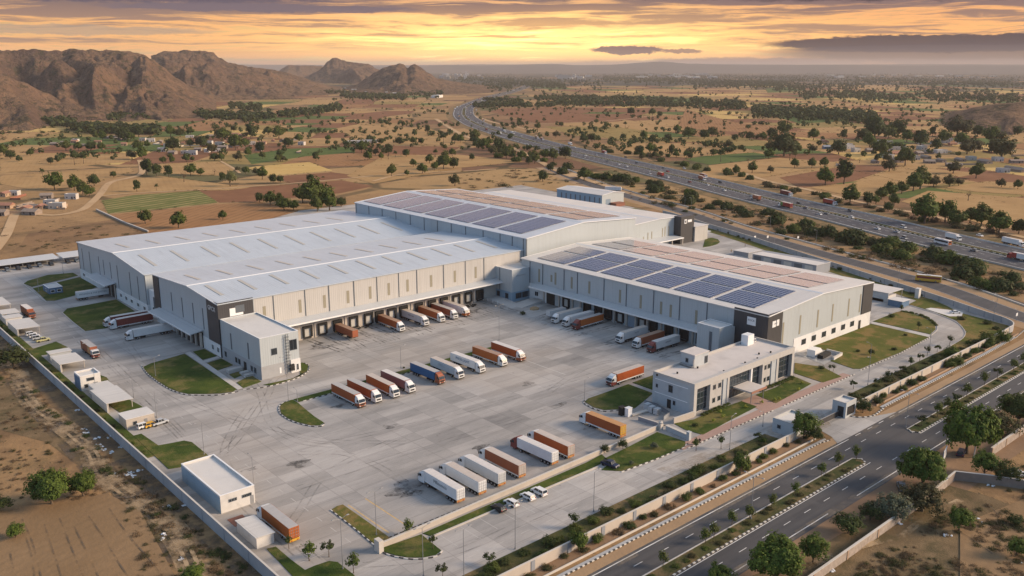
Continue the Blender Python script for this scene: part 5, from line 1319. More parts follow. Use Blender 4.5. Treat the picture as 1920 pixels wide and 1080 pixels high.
# ---------------------------------------------------------------- cars, vans, buses
def make_car(label, kind='hatch', col='white', loc=(0,0), heading=0, group=None, z=.055, cat='car', name='car', cargo=None):
    T = thing(name, label, cat, (*loc, z), heading, group)
    L, W, H = dict(hatch=(4.2, 1.78, 1.55), suv=(4.6, 1.86, 1.75), sedan=(4.5, 1.78, 1.46), pickup=(5.1, 1.85, 1.78), jeep=(3.9, 1.7, 1.85))[kind]
    h2 = L/2; w2 = W/2
    prof = dict(hatch=[(-h2, .35), (h2, .3), (h2+.02, .62), (h2-.12, .82), (h2-1.0, .95), (-h2+.1, 1.0), (-h2-.02, .8)],
                suv=[(-h2, .38), (h2, .36), (h2+.02, .75), (h2-.1, .98), (h2-1.05, 1.08), (-h2+.06, 1.1), (-h2-.02, .85)],
                sedan=[(-h2, .34), (h2, .3), (h2+.02, .58), (h2-.15, .78), (h2-1.15, .92), (-h2+.7, .97), (-h2+.05, .93), (-h2, .7)],
                pickup=[(-h2, .45), (h2, .42), (h2+.02, .8), (h2-.1, 1.0), (h2-1.2, 1.08), (-h2+.05, 1.08), (-h2, .8)],
                jeep=[(-h2, .42), (h2, .42), (h2+.02, .95), (h2-.1, 1.05), (h2-1.0, 1.1), (-h2+.03, 1.1), (-h2, .9)])[kind]
    def body():
        q = MB(); n0 = len(q.v); q.extr(prof, 'y', -w2, w2)
        k = len(prof)
        q.v = [(x*.985 if z > .8 else x, y*(.955 if z > .9 else (1. if z > .5 else .96)), z) for x, y, z in q.v]
        for s in (-1, 1):
            for x in (h2-.85, -h2+.85): q.tube((x, s*(w2-.06), .33), (x, s*(w2+.015), .33), .40, .40, 12, 1)
        return q.mesh('body', [pm(col), M['black']])
    B = link('body', cached(('cbody', kind, col), body), T)
    a, b_ = dict(hatch=(-h2+.08, h2-1.02), suv=(-h2+.06, h2-1.1), sedan=(-h2+.62, h2-1.2), pickup=(-h2+1.75, h2-1.3), jeep=(-h2+.05, h2-1.15))[kind]
    zb = .95 if kind in ('hatch', 'sedan') else 1.07
    ra, rf = dict(hatch=(.32, .62), suv=(.25, .55), sedan=(.55, .75), pickup=(.12, .5), jeep=(.05, .35))[kind]
    link('windows', cached(('cglass', kind), lambda: MB().taper(a, b_, -w2+.09, w2-.09, zb-.03, H-.05, ra, .13, 0, rf).mesh('windows', M['glass'])), T)
    def rf_():
        q = MB(); q.box(a+ra-.04, b_-rf+.06, -w2+.2, w2-.2, H-.06, H)
        for s in (-1, 1):
            y0, y1 = s*(w2-.085), s*(w2-.215)
            for x0, x1 in ((a, a+ra-.02), ((a+b_)/2, (a+ra+b_-rf)/2), (b_, b_-rf+.03)):
                n = len(q.v); q.tube((x0, y0, zb), (x1, y1, H-.05), .055, .055, 4)
        return q.mesh('roof', pm(col))
    link('roof', cached(('croof', kind, col), rf_), B)
    wm = wheel_mesh(.33, .22)
    for x in (h2-.85, -h2+.85):
        for s in (-1, 1): link('wheel', wm, T, (x, s*(w2-.11), .33))
    for s in (-1, 1):
        link('headlight', cached(('chl', kind, s), lambda: MB().box(h2-.16, h2+.015, s*(w2-.28)-.18, s*(w2-.28)+.18, .60, .76).mesh('headlight', M['headlight'])), B)
        link('tail_light', cached(('ctl', kind, s), lambda: MB().box(-h2-.03, -h2+.1, s*(w2-.2)-.13, s*(w2-.2)+.13, .72, .95).mesh('tail_light', M['taillight'])), B)
    if kind == 'pickup':
        link('load_bed', cached(('bed',), lambda: MB().box(-h2+.1, -h2+1.65, -w2+.15, w2-.15, 1.05, 1.095).mesh('load_bed', M['black'])), T)
    return T
GC = 'cars in the marked bays'
make_car('black hatchback at the left end of the parked cars', 'hatch', 'black_paint', (127.3, 149.4), UP, GC)
make_car('white hatchback parked right beside the black car', 'hatch', 'white', (131.4, 149.3), UP, GC)
make_car('white hatchback in the middle of the white cars with a roof antenna', 'hatch', 'white', (136.7, 149.1), UP, GC)
make_car('white hatchback at the right end of the parked cars', 'suv', 'white', (140.5, 149.0), UP, GC)
make_car('dark blue pickup parked askew at the edge of the green lawn', 'pickup', 'navy', (165.8, 148.), -1.45, GC, cat='pickup', name='pickup_truck')
GJ = 'white off road cars under and beside the west carport'
for k, (x, y, c, kd, lb) in enumerate(((80.2, 383.2, 'white', 'jeep', 'white off road car tucked under the edge of the carport roof'), (80.4, 379.6, 'white', 'jeep', 'second white off road car out from the carport'), (80.6, 376, 'silver', 'jeep', 'silver white off road car between a white one and the yellow marked pickup'), (81.6, 371.8, 'lime', 'pickup', 'pale yellow pickup at the open end of the row by the carport'))):
    make_car(lb, kd, c, (x, y), .05, GJ, name='off_road_car')
GS = 'dark cars under the long shelter'
for k, x in enumerate((101.6, 106.8, 112.2, 117.4, 123., 131.5, 136)):
    make_car(['dark car leftmost under the long shelter roof', 'dark car second from the left under the long shelter', 'dark car in the middle of the five under the long shelter', 'dark car fourth from the left under the long shelter', 'dark car at the right end of the five under the long shelter', 'dark car near the corner of the grey warehouse', 'dark car half hidden by the corner of the grey warehouse'][k], 'suv', 'black_paint' if k % 3 else 'grey_paint', (x, 519.2), DN, GS)
make_car('white van parked at the kerb beside the tan guard hut', 'jeep', 'white', at(270, 803), .1, None, name='van', cat='van')
make_car('yellow car parked right behind the white van at the tan guard hut', 'hatch', 'yellow', at(284, 800), .1)
make_car('white pickup at the end of the line by the tan guard hut', 'pickup', 'silver', at(300, 796), .15, name='pickup_truck', cat='pickup')
make_car('white car on the pale pad beside the curved loop drive', 'sedan', 'white', at(1791, 588), -.6)
make_car('white car half hidden under trees at the right edge', 'sedan', 'white', at(1908, 893), 2.4)
make_car('dark car parked between the shrubs below the road wall', 'suv', 'grey_paint', at(1690, 917), .6)
make_car('blue van under the big spreading tree by the roadside', 'suv', 'navy', at(1802, 853), .2, name='van', cat='van')
def make_bus(label, loc, heading, body='white', lower='white', rear=None, z=.06, L=11.5, band='glass', group=None):
    T = thing('bus', label, 'bus', (*loc, z), heading, group)
    h2 = L/2
    q = MB(); q.extr([(-h2, .4), (h2, .4), (h2+.05, 1.3), (h2-.35, 3.1), (h2-.6, 3.25), (-h2+.1, 3.25), (-h2, 3.1)], 'y', -1.25, 1.25); B = q.build('body', pm(body), T)
    q = MB()
    for s in (-1, 1): q.box(-h2+.1, h2-.1, min(1.25*s, 1.27*s), max(1.25*s, 1.27*s), .45, 1.5)
    q.build('lower_panel', pm(lower), B)
    for s in (-1, 1):
        q = MB(); q.box(-h2+.5, h2-.7, min(1.25*s, 1.28*s), max(1.25*s, 1.28*s), 1.65, 2.75); q.build('side_windows', M[band], B)
    MB().extr([(h2+.03, 1.45), (h2+.07, 1.45), (h2-.28, 2.95), (h2-.33, 2.95)], 'y', -1.15, 1.15).build('windscreen', M['glass'], B)
    q = MB(); q.box(-h2-.03, -h2, -1.2, 1.2, .6, 3.1); q.build('rear_panel', pm(rear or body), B)
    MB().box(-h2-.05, -h2-.03, -.9, .9, 1.9, 2.7).build('rear_window', M['glass'], B)
    q = MB(); q.box(-h2+.1, h2-.6, -1.22, 1.22, 3.25, 3.33); q.box(-1.2, .8, -.7, .7, 3.33, 3.5); q.build('roof', pm('pale_roof'), B)
    for x in (h2-2.3, -h2+2.6):
        for s in (-1, 1): link('wheel', wheel_mesh(.5, .3), T, (x, s*1.12, .5))
    return T
def hw_dir(x, y):
    i = min(range(len(HC)-1), key=lambda k: (HC[k][0]-x)**2+(HC[k][1]-y)**2)
    return atan2(HC[i+1][1]-HC[max(i-1, 0)][1], HC[i+1][0]-HC[max(i-1, 0)][0])
def on_hw(u, v): X, Y = at(u, v, .4); return (X, Y), hw_dir(X, Y)
p, a = on_hw(1767, 458); make_bus('white coach with dark windows and an orange rear on the highway', p, a, rear='deep_orange', z=.38)
X, Y = at(1740, 528); make_bus('yellow and red bus with a white roof on the service road', (X, Y), 1.95, 'yellow', 'yellow', 'white', .06, 12, 'paint_maroon')
# small far vehicles: one mesh each with body, glass and wheels in it
def far_car(col, kind):
    def f():
        q = MB(); L = 4.4; h2 = L/2
        q.extr([(-h2, .3), (h2, .3), (h2, .75), (h2-1.1, .95), (-h2+.2, 1.0)], 'y', -.9, .9, 0)
        if kind == 'van': q.taper(-h2+.1, h2-.8, -.85, .85, .95, 1.9, .1, .1, 1, .6); q.box(-h2+.2, h2-1.5, -.75, .75, 1.86, 1.96, 0)
        else: q.taper(-h2+.35, h2-1.2, -.82, .82, .93, 1.5, .4, .12, 1, .6); q.box(-h2+.75, h2-1.8, -.68, .68, 1.46, 1.54, 0)
        for x in (-1.35, 1.35):
            for s in (-1, 1): q.tube((x, s*.72, .32), (x, s*.92, .32), .33, None, 8, 2)
        return q.mesh('car', [pm(col), M['glass'], M['black']])
    return cached(('far', col, kind), f)
def far_truck(col, cabc):
    def f():
        q = MB(); q.box(-5.5, 3.2, -1.25, 1.25, 1.2, 3.9, 0); q.box(-5.4, 3.1, -1.2, 1.2, 3.9, 3.95, 4); q.extr([(3.5, .6), (5.6, .6), (5.65, 1.6), (5.3, 3.0), (3.5, 3.1)], 'y', -1.2, 1.2, 1)
        q.extr([(5.64, 1.8), (5.7, 1.8), (5.36, 2.9), (5.3, 2.9)], 'y', -1.1, 1.1, 2); q.box(-5.4, 5, -.6, .6, .7, 1.2, 3)
        for s in (-1, 1): q.box(4.2, 5.2, min(1.2*s, 1.23*s), max(1.2*s, 1.23*s), 1.9, 2.6, 2)
        for x in (-4.4, -3.2, 4.4):
            for s in (-1, 1): q.tube((x, s*.75, .5), (x, s*1.2, .5), .5, None, 9, 3)
        return q.mesh('truck', [pm(col), pm(cabc), M['glass'], M['black'], pm('dust_beige')])
    return cached(('fart', col, cabc), f)
def hv(kind, u, v, label, col='white', cabc='white', rev=False, group='vehicles on the highway'):
    p, a = on_hw(u, v)
    me = far_truck(col, cabc) if kind == 'truck' else far_car(col, kind)
    o = link(kind if kind != 'car' else 'car', me, None, (*p, .40), a+(pi if rev else 0))
    return tag(o, label, {'truck': 'truck', 'van': 'van', 'car': 'car'}[kind], group)
# near side drives away from us (along the line), far side comes towards us
make_t = [
 ('van',1096,248+47,'silver minivan near the dark hatchback on the far stretch of the near carriageway','silver','white',0),
 ('car',1139,303,'dark car with a pale roof ahead of the white car on the near carriageway','grey_paint','',0),
 ('car',1160,309,'white car just behind the dark car with a pale roof','white','',0),
 ('van',1218,326,'white van leading the loaded red truck on the near carriageway','white','',0),
 ('truck',1238,330,'red loaded truck between two white vehicles on the near carriageway','red','tan',0),
 ('car',1252,333,'white car close behind the red loaded truck','white','',0),
 ('car',1293,342,'dark red car with a pale roof on the near carriageway','maroon','',0),
 ('car',1358,358,'lone white car below the bush in the highway median','white','',0),
 ('car',1409,368,'silver car ahead of the flatbed truck on the near carriageway','silver','',0),
 ('car',1511,391,'dark car behind the flatbed truck on the near carriageway','grey_paint','',0),
 ('car',1596,408,'white car hugging the median opposite the dark van','white','',0),
 ('car',1645,430,'white sedan in the middle of the near carriageway','white','',0),
 ('car',1681,436,'grey white sedan behind the white sedan on the near carriageway','silver','',0),
 ('car',1826,471,'dark sedan between the white coach and the red and white truck','grey_paint','',0),
 ('truck',1133,288,'white and red tanker truck at the shoulder of the far carriageway','red','white',1),
 ('van',1173,296,'dark and white van beside the shrubs on the far carriageway','black_paint','',1),
 ('car',1244,316,'small dark car alone on the far carriageway','grey_paint','',1),
 ('van',1283,317,'white long van on the far shoulder of the highway','white','',1),
 ('truck',1319,333,'rusty tipper truck on the far carriageway','rust','white',1),
 ('van',1350,343,'dark purple van following the rusty tipper','black_paint','',1),
 ('car',1078,277,'small white car at the far left of the far carriageway','white','',1),
 ('truck',1069,272,'white box truck coming over the far rise of the highway','white','white',1),
 ('van',1594,397,'dark green van opposite the white car by the median','grey_paint','',1),
 ('car',1837,443,'white car beside the striped kerb of the far carriageway','white','',1),
]
for k_, u, v, lb, c, cb, rv in make_t: hv(k_, u, v, lb, c, cb or 'white', bool(rv))
for (u, v, lb, c, cb, rv, L_) in ((1474, 366, 'dark red container truck on the far carriageway with a white cab', 'maroon', 'white', 1, 15), (1557, 383, 'red container truck ahead of the dark green van', 'red', 'white', 1, 14), (1472, 388, 'flatbed truck with a red and green load on the near carriageway', 'red', 'white', 0, 15), (1900, 459, 'white box truck at the right edge of the far carriageway', 'white', 'white', 1, 15), (1912, 487, 'red and white truck at the right edge of the near carriageway', 'white', 'red', 0, 14)):
    p, a = on_hw(u, v)
    make_truck(lb, cont=c, roof='dust_beige' if c != 'white' else 'pale_roof', cab=cb, L=L_, loc=p, heading=a+(pi if rv else 0), skirt=None, group='vehicles on the highway', visor=False, stripe='red' if u == 1912 else ('green' if u == 1472 else None))
    bpy.data.objects[COL.objects[-1].name]
# dense distant traffic
rnd = random.Random(3)
cols = ['white', 'white', 'silver', 'grey_paint', 'white', 'red', 'tan', 'maroon']
for side, offs, n in ((1, (7, 13.5, 20), 46), (-1, (-7, -13, -19), 60)):
    HF = [p for p in HC if 1150 < hypot(*p) < 4200]
    for k in range(n):
        d_ = rnd.choice(offs); i = rnd.randrange(1, len(HF)-1)
        x, y = offset(HF, d_)[i]; a = atan2(HF[i+1][1]-HF[i-1][1], HF[i+1][0]-HF[i-1][0])
        tk = rnd.random() < .3
        o = link('truck' if tk else 'car', far_truck(rnd.choice(cols), 'white') if tk else far_car(rnd.choice(cols[:5]), 'car'), None, (x+rnd.uniform(-.8, .8)+cos(a)*rnd.uniform(-15, 15), y+sin(a)*rnd.uniform(-15, 15), .4), a+(pi if side < 0 else 0))
        tag(o, 'tiny distant truck in the dense traffic on the highway bend' if tk else 'tiny distant car in the dense traffic on the highway bend', 'truck' if tk else 'car', 'distant trucks on the highway bend' if tk else 'distant cars on the highway bend')
HN_ = [p for p in HC if 470 < hypot(*p) < 1200]
for k in range(40):
    d_ = rnd.choice((7, 13.5, 19.5, -7, -13, -18.5)); i = rnd.randrange(2, len(HN_)-2); x, y = offset(HN_, d_)[i]; a = atan2(HN_[i+1][1]-HN_[i-1][1], HN_[i+1][0]-HN_[i-1][0])
    if any(o.parent is None and o.get('group') == 'vehicles on the highway' and (o.location.x-x)**2+(o.location.y-y)**2 < 340 for o in COL.objects): continue
    kd = rnd.choice(['car', 'car', 'car', 'van', 'truck']); c_ = rnd.choice(['white', 'white', 'silver', 'grey_paint', 'red', 'white'])
    o = link('truck' if kd == 'truck' else 'car', far_truck(rnd.choice(['white', 'rust', 'red', 'blue']), 'white') if kd == 'truck' else far_car(c_, kd), None, (x, y, .4), a+(pi if d_ < 0 else 0))
    tag(o, 'small truck in the moving traffic on the middle stretch of the highway' if kd == 'truck' else 'small car in the moving traffic on the middle stretch of the highway', 'truck' if kd == 'truck' else 'car', 'moving trucks on the highway' if kd == 'truck' else 'moving cars on the highway')
# motor scooters on the service road and people on foot
def scooter(loc, a, label):
    T = thing('scooter', label, 'scooter', (*loc, .06), a)
    q = MB(); q.tube((-.6, 0, .28), (-.6, .001, .28), .01)
    q = MB(); 
    for x in (-.6, .6): q.tube((x, -.06, .28), (x, .06, .28), .28, None, 10)
    q.build('wheel', M['black'], T)
    MB().box(-.6, .4, -.15, .15, .4, .75).tube((.55, 0, .3), (.4, 0, 1.05), .05).box(.36, .46, -.3, .3, 1.0, 1.06).build('body', pm('white'), T)
    return T
def person(label, loc, a, shirt, trousers=(.05,.05,.07)):
    q = MB()
    for s in (-1, 1):
        q.tube((0, s*.1, .0), (0, s*.09, .45), .06, .075, 8, 1); q.tube((0, s*.09, .45), (0, s*.09, .86), .075, .10, 8, 1)
        q.tube((.02, s*.2, 1.42), (.03, s*.25, 1.13), .055, .045, 7, 0); q.tube((.03, s*.25, 1.13), (.1, s*.24, .86), .045, .032, 7, 2); q.blob((.11, s*.24, .8), .05, 3, 2, 6, 4)
        q.tube((-.06, s*.1, .03), (.16, s*.1, .03), .045, .04, 6, 1)
    q.tube((0, 0, .84), (0, 0, 1.15), .16, .15, 9, 0); q.tube((0, 0, 1.15), (0, 0, 1.46), .15, .19, 9, 0); q.tube((0, 0, 1.46), (0, 0, 1.56), .07, .06, 8, 2)
    q.blob((.01, 0, 1.66), .105, 1, 2, 10, 7, 1.2, .02); q.blob((-.015, 0, 1.70), .112, 2, 3, 10, 6, 1.0, .03); q.blob((.115, 0, 1.65), .02, 2, 2, 5, 3)
    o = q.build('person', [P('shirt_cloth', shirt, .9), P('trouser_cloth', trousers, .9), P('skin', (.25,.14,.09), .6), P('dark_hair', (.015,.012,.01), .7)], None, (*loc, .055), a)
    return tag(o, label, 'person')
person('person in a dark red shirt walking on the rear loop drive', at(1397, 463), 2, (.22,.04,.04))
person('person in a yellowish shirt standing left on the rear drive beside another', at(1371, 473), 1, (.45,.30,.10))
person('person in a tan shirt standing right on the rear drive beside another', at(1376, 475), 4, (.36,.24,.12))
scooter(at(1361, 417), 2, 'white scooter ahead of another on the service road shoulder')
scooter(at(1368, 419), 2, 'dark wheeled scooter just behind another on the service road')
# ---------------------------------------------------------------- vegetation
def quads_mesh(name, C, size, mats, mi=0, updir=.25, seed=0, outward=None):
    "leaf sprays: one small bent quad at every centre"
    rs = np.random.RandomState(seed); n = len(C)
    nrm = rs.normal(size=(n, 3)); nrm[:, 2] = np.abs(nrm[:, 2])+updir
    if outward is not None: nrm = nrm*.6+outward*1.1
    nrm /= np.linalg.norm(nrm, axis=1)[:, None]
    a = np.cross(nrm, rs.normal(size=(n, 3))); a /= np.linalg.norm(a, axis=1)[:, None]
    b = np.cross(nrm, a)
    s = (size*rs.uniform(.55, 1.25, n))[:, None]; s2 = s*rs.uniform(.5, .9, n)[:, None]
    V = np.stack([C-a*s, C-b*s2+nrm*s*.12, C+a*s, C+b*s2+nrm*s*.12], 1).reshape(-1, 3)
    me = bpy.data.meshes.new(name)
    me.vertices.add(4*n); me.loops.add(4*n); me.polygons.add(n)
    me.vertices.foreach_set('co', V.astype(np.float32).ravel())
    me.loops.foreach_set('vertex_index', np.arange(4*n, dtype=np.int32))
    me.polygons.foreach_set('loop_start', np.arange(0, 4*n, 4, dtype=np.int32)); me.polygons.foreach_set('loop_total', np.full(n, 4, np.int32))
    me.materials.append(mats); me.update(calc_edges=True)
    return me
def crown_points(seed, w_, h, base, nclump, per, rc, flat=1., drop=0., hollow=.35):
    rs = np.random.RandomState(seed); pts = []; out = []
    c0 = np.array([0, 0, base+h/2])
    for k in range(nclump):
        d = rs.normal(size=3); d /= np.linalg.norm(d)
        if d[2] < -.55: d[2] *= .4
        r = rs.uniform(hollow, 1.)**.6
        lump = 1+.22*sin(3*atan2(d[1], d[0])+seed)+rs.uniform(-.12, .12)
        c = c0+d*np.array([w_/2, w_/2, h/2])*r*lump*.86
        q = rs.normal(size=(per, 3)); q /= np.linalg.norm(q, axis=1)[:, None]
        rr = rc*rs.uniform(.5, 1.2)
        q *= (rs.uniform(.35, 1, per)**.5)[:, None]*rr; q[:, 2] *= flat
        P_ = c+q
        if drop: P_[:, 2] -= drop*rs.uniform(0, 1, per)**2
        pts.append(P_); o = q/rr+d*.8; out.append(o)
    P_ = np.concatenate(pts); O = np.concatenate(out)
    P_[:, 2] = np.maximum(P_[:, 2], .1)
    return P_, O
def trunk_mesh(seed, h, r, limbs, spread, top):
    rnd = random.Random(seed); q = MB()
    lean = (rnd.uniform(-.12, .12)*h, rnd.uniform(-.12, .12)*h)
    mid = (lean[0]*.5, lean[1]*.5, h*.55); tp = (lean[0], lean[1], h)
    q.tube((0, 0, -.1), mid, r*1.35, r*.9, 8); q.tube(mid, tp, r*.9, r*.65, 8)
    for k in range(limbs):
        a = 2*pi*k/limbs+rnd.uniform(-.4, .4); e = (tp[0]+cos(a)*spread*rnd.uniform(.5, 1), tp[1]+sin(a)*spread*rnd.uniform(.5, 1), h+(top-h)*rnd.uniform(.4, .9))
        m_ = (tp[0]+(e[0]-tp[0])*.5, tp[1]+(e[1]-tp[1])*.5, h+(e[2]-h)*.6)
        q.tube(tp, m_, r*.5, r*.3, 6); q.tube(m_, e, r*.3, r*.1, 5)
    return q.mesh('trunk', M['bark'])
TP = {}   # prototypes: unit tree about 8 m wide
def proto(key, seed, w_, h, base, nclump, per, rc, leaf, mat, th=None, tr=.28, flat=1., drop=0., limbs=5, updir=.25, trunk=True):
    Pn, On = crown_points(seed, w_, h, base, nclump, per, rc, flat, drop)
    cm = quads_mesh('crown', Pn, leaf, M[mat], seed=seed, updir=updir, outward=On)
    TP[key] = (cm, trunk_mesh(seed, th or base+.4, tr, limbs, w_*.32, base+h*.8) if trunk else None, w_, h+base)
# round field trees (about 8 m)
proto('round', 1, 7.4, 7.0, .5, 62, 40, 1.3, .42, 'leaf', th=1.6)
proto('round2', 2, 7.6, 6.4, .6, 62, 40, 1.35, .42, 'leaf_dark', th=1.6)
proto('round3', 3, 7.0, 7.4, .5, 60, 40, 1.25, .42, 'leaf', th=1.6)
proto('oval', 4, 5.8, 8.0, .8, 56, 40, 1.2, .42, 'leaf_dark', th=1.8)
proto('thin', 5, 4.6, 3.4, 3.6, 24, 22, .9, .32, 'leaf_dark', tr=.18)
proto('pale', 6, 7.2, 8.0, 1.0, 36, 26, 1.3, .34, 'leaf_pale')
proto('olive', 7, 7.4, 6.2, .5, 52, 36, 1.35, .38, 'leaf_olive', th=1.6)
proto('bare', 8, 6.6, 5.4, 2.2, 18, 10, 1.2, .2, 'dry_twigs', limbs=9)
proto('bush', 9, 6.2, 3.4, -.3, 46, 36, 1.15, .38, 'leaf', trunk=False)
proto('bush2', 10, 6.4, 3.2, -.3, 46, 36, 1.15, .38, 'leaf_dark', trunk=False)
proto('scrub', 11, 5.6, 2.0, -.2, 26, 22, .9, .3, 'leaf_olive', trunk=False)
proto('dry', 12, 5.4, 1.7, -.2, 26, 20, .9, .26, 'dry_twigs', trunk=False)
proto('small', 13, 2.3, 2.0, 1.5, 20, 26, .5, .17, 'leaf_dark', tr=.07, limbs=4)
proto('small2', 14, 2.6, 1.5, 1.6, 20, 26, .5, .17, 'leaf_dark', tr=.07, limbs=4)
proto('sapling', 15, 2.4, 2.6, .9, 20, 26, .55, .18, 'leaf', tr=.07, limbs=4)
# big near trees
proto('big', 21, 13.5, 11.5, .9, 210, 66, 1.4, .34, 'leaf_bright', tr=.5, limbs=8)
proto('big2', 22, 13, 11, 1.2, 190, 64, 1.35, .34, 'leaf', tr=.5, limbs=8)
proto('spread', 23, 15, 9.4, 1.0, 240, 66, 1.45, .34, 'leaf_bright', tr=.5, limbs=8, flat=.55, drop=.8)
proto('spread2', 24, 14, 8.4, 2.4, 190, 62, 1.4, .31, 'leaf_dark', tr=.5, limbs=8, flat=.55, drop=.8)
proto('willow', 25, 9.5, 6.5, 1.0, 90, 40, 1.2, .26, 'leaf_grey', tr=.3, flat=.6, drop=1.6)
proto('olivebig', 26, 11, 7.5, .8, 110, 40, 1.2, .27, 'leaf_olive', tr=.35, flat=.7, drop=.6)
proto('mid', 27, 7.5, 7.2, .5, 110, 46, .95, .24, 'leaf_bright', tr=.22, limbs=6)
proto('mid2', 28, 8., 6.4, .6, 90, 40, .95, .22, 'leaf_dark', tr=.22, limbs=6)
proto('nearbush', 29, 5.2, 3.0, -.2, 60, 34, .75, .17, 'leaf', trunk=False)
proto('nearbush2', 30, 5.2, 2.4, -.2, 60, 34, .75, .17, 'leaf_dark', trunk=False)
proto('nearscrub', 31, 4.8, 1.7, -.2, 50, 30, .7, .16, 'leaf_olive', trunk=False)
proto('neardry', 32, 4.8, 1.4, -.2, 46, 28, .7, .15, 'dry_twigs', trunk=False)
proto('hedge', 33, 3.0, 1.1, -.1, 40, 30, .42, .12, 'leaf', trunk=False)
proto('flower', 34, 1.4, 1.2, 0, 16, 26, .35, .10, 'yellow_plant', trunk=False)
proto('neartree', 35, 6.8, 5.6, 1.4, 80, 40, .95, .24, 'leaf', tr=.22, limbs=6)
trng = random.Random(11)
def plant(key, x, y, w_, label, cat='tree', group=None, hs=1., name='tree', z=0., parts=True):
    cm, tm, pw, ph = TP[key]; s = w_/pw
    rz = trng.uniform(0, 6.28); sc3 = (s*trng.uniform(.92, 1.08), s*trng.uniform(.92, 1.08), s*hs*trng.uniform(.92, 1.1))
    if tm is None or not parts:
        o = link(name, cm, None, (x, y, z), rz); o.scale = sc3; return tag(o, label, cat, group)
    T = thing(name, label, cat, (x, y, z), rz, group); T.scale = sc3
    link('crown', cm, T); link('trunk', tm, T); return T
# --- big trees near the camera, each its own
def px_w(u, v, px): X, Y = at(u, v); return px*hypot(hypot(X, Y), CH)/FPX
for key, u, v, px, lb, hs in (
 ('big', 97, 946, 66, 'large round green tree at the left of the pair on the dry field', 1.0),
 ('big2', 157, 931, 47, 'dark open crowned tree at the right of the pair beside the dirt track', 1.0),
 ('mid', 30, 1010, 28, 'small bright green tree alone on the ploughed foreground field', 1.0),
 ('mid', 363, 1092, 42, 'green tree cut by the bottom edge between field and track', .8),
 ('mid2', -2, 960, 40, 'dark bushy tree at the left edge of the photo', .8),
 ('big', 1453, 1092, 96, 'big dense green tree at the bottom edge right of the road', 1.05),
 ('mid', 1348, 1100, 52, 'green tree top at the bottom edge left of the big dense one', .8),
 ('mid', 1524, 1056, 48, 'upright light green tree growing over the rough stone wall', 1.1),
 ('spread', 1728, 912, 78, 'round spreading tree overhanging the road edge beside the white board', 1.35),
 ('spread', 1812, 850, 84, 'tallest spreading tree shading the parked blue van', 1.45),
 ('mid2', 1590, 1000, 58, 'dark bushy tree behind the rough wall left of the grey willow', .8),
 ('mid2', 1632, 975, 44, 'dark leafy tree between the rough wall and the grey willow', .9),
 ('willow', 1672, 975, 66, 'grey green feathery tree leaning over the wall', 1.05),
 ('olivebig', 1728, 958, 84, 'yellow green thicket tree right of the feathery grey tree', .8),
 ('olivebig', 1868, 815, 70, 'dark wispy tree behind the tallest spreading tree', .8),
 ('big2', 1908, 795, 62, 'dark green tree at the right edge above the brick wall', .9),
 ('mid', 1845, 892, 50, 'bright green tree right of the van under the spreading tree', .9),
 ('mid2', 1885, 905, 50, 'dark green tree just left of the white car at the right edge', .9),
 ('mid', 1798, 996, 40, 'green tree with a bare stem in the dry lot at the lower right', 1.),
 ('mid', 1905, 1045, 34, 'small bright green tree at the lower right corner', 1.),
 ('mid2', 1903, 985, 26, 'small dark bush tree at the right edge of the dry lot', .8),
 ('mid', 1507, 822, 50, 'flowering oleander tree beside the gatehouse', .95),
 ('mid2', 1526, 826, 36, 'dark shrub tree right of the oleander at the gate', .9),
 ('mid2', 1618, 774, 32, 'dark conical shrub right of the guard booth', 1.1),
 ('neartree', 1086, 1035, 38, 'tree with pale blossom standing against the cream front wall', 1.05),
 ('neartree', 1388, 890, 34, 'loose green tree outside the front wall left of the gatehouse', 1.2),
 ('mid2', 25, 690, 60, 'dark tree mass against the outside of the long concrete wall', .8)):
    X, Y = at(u, v); plant(key, X, Y, px_w(u, v, px), lb, hs=hs)
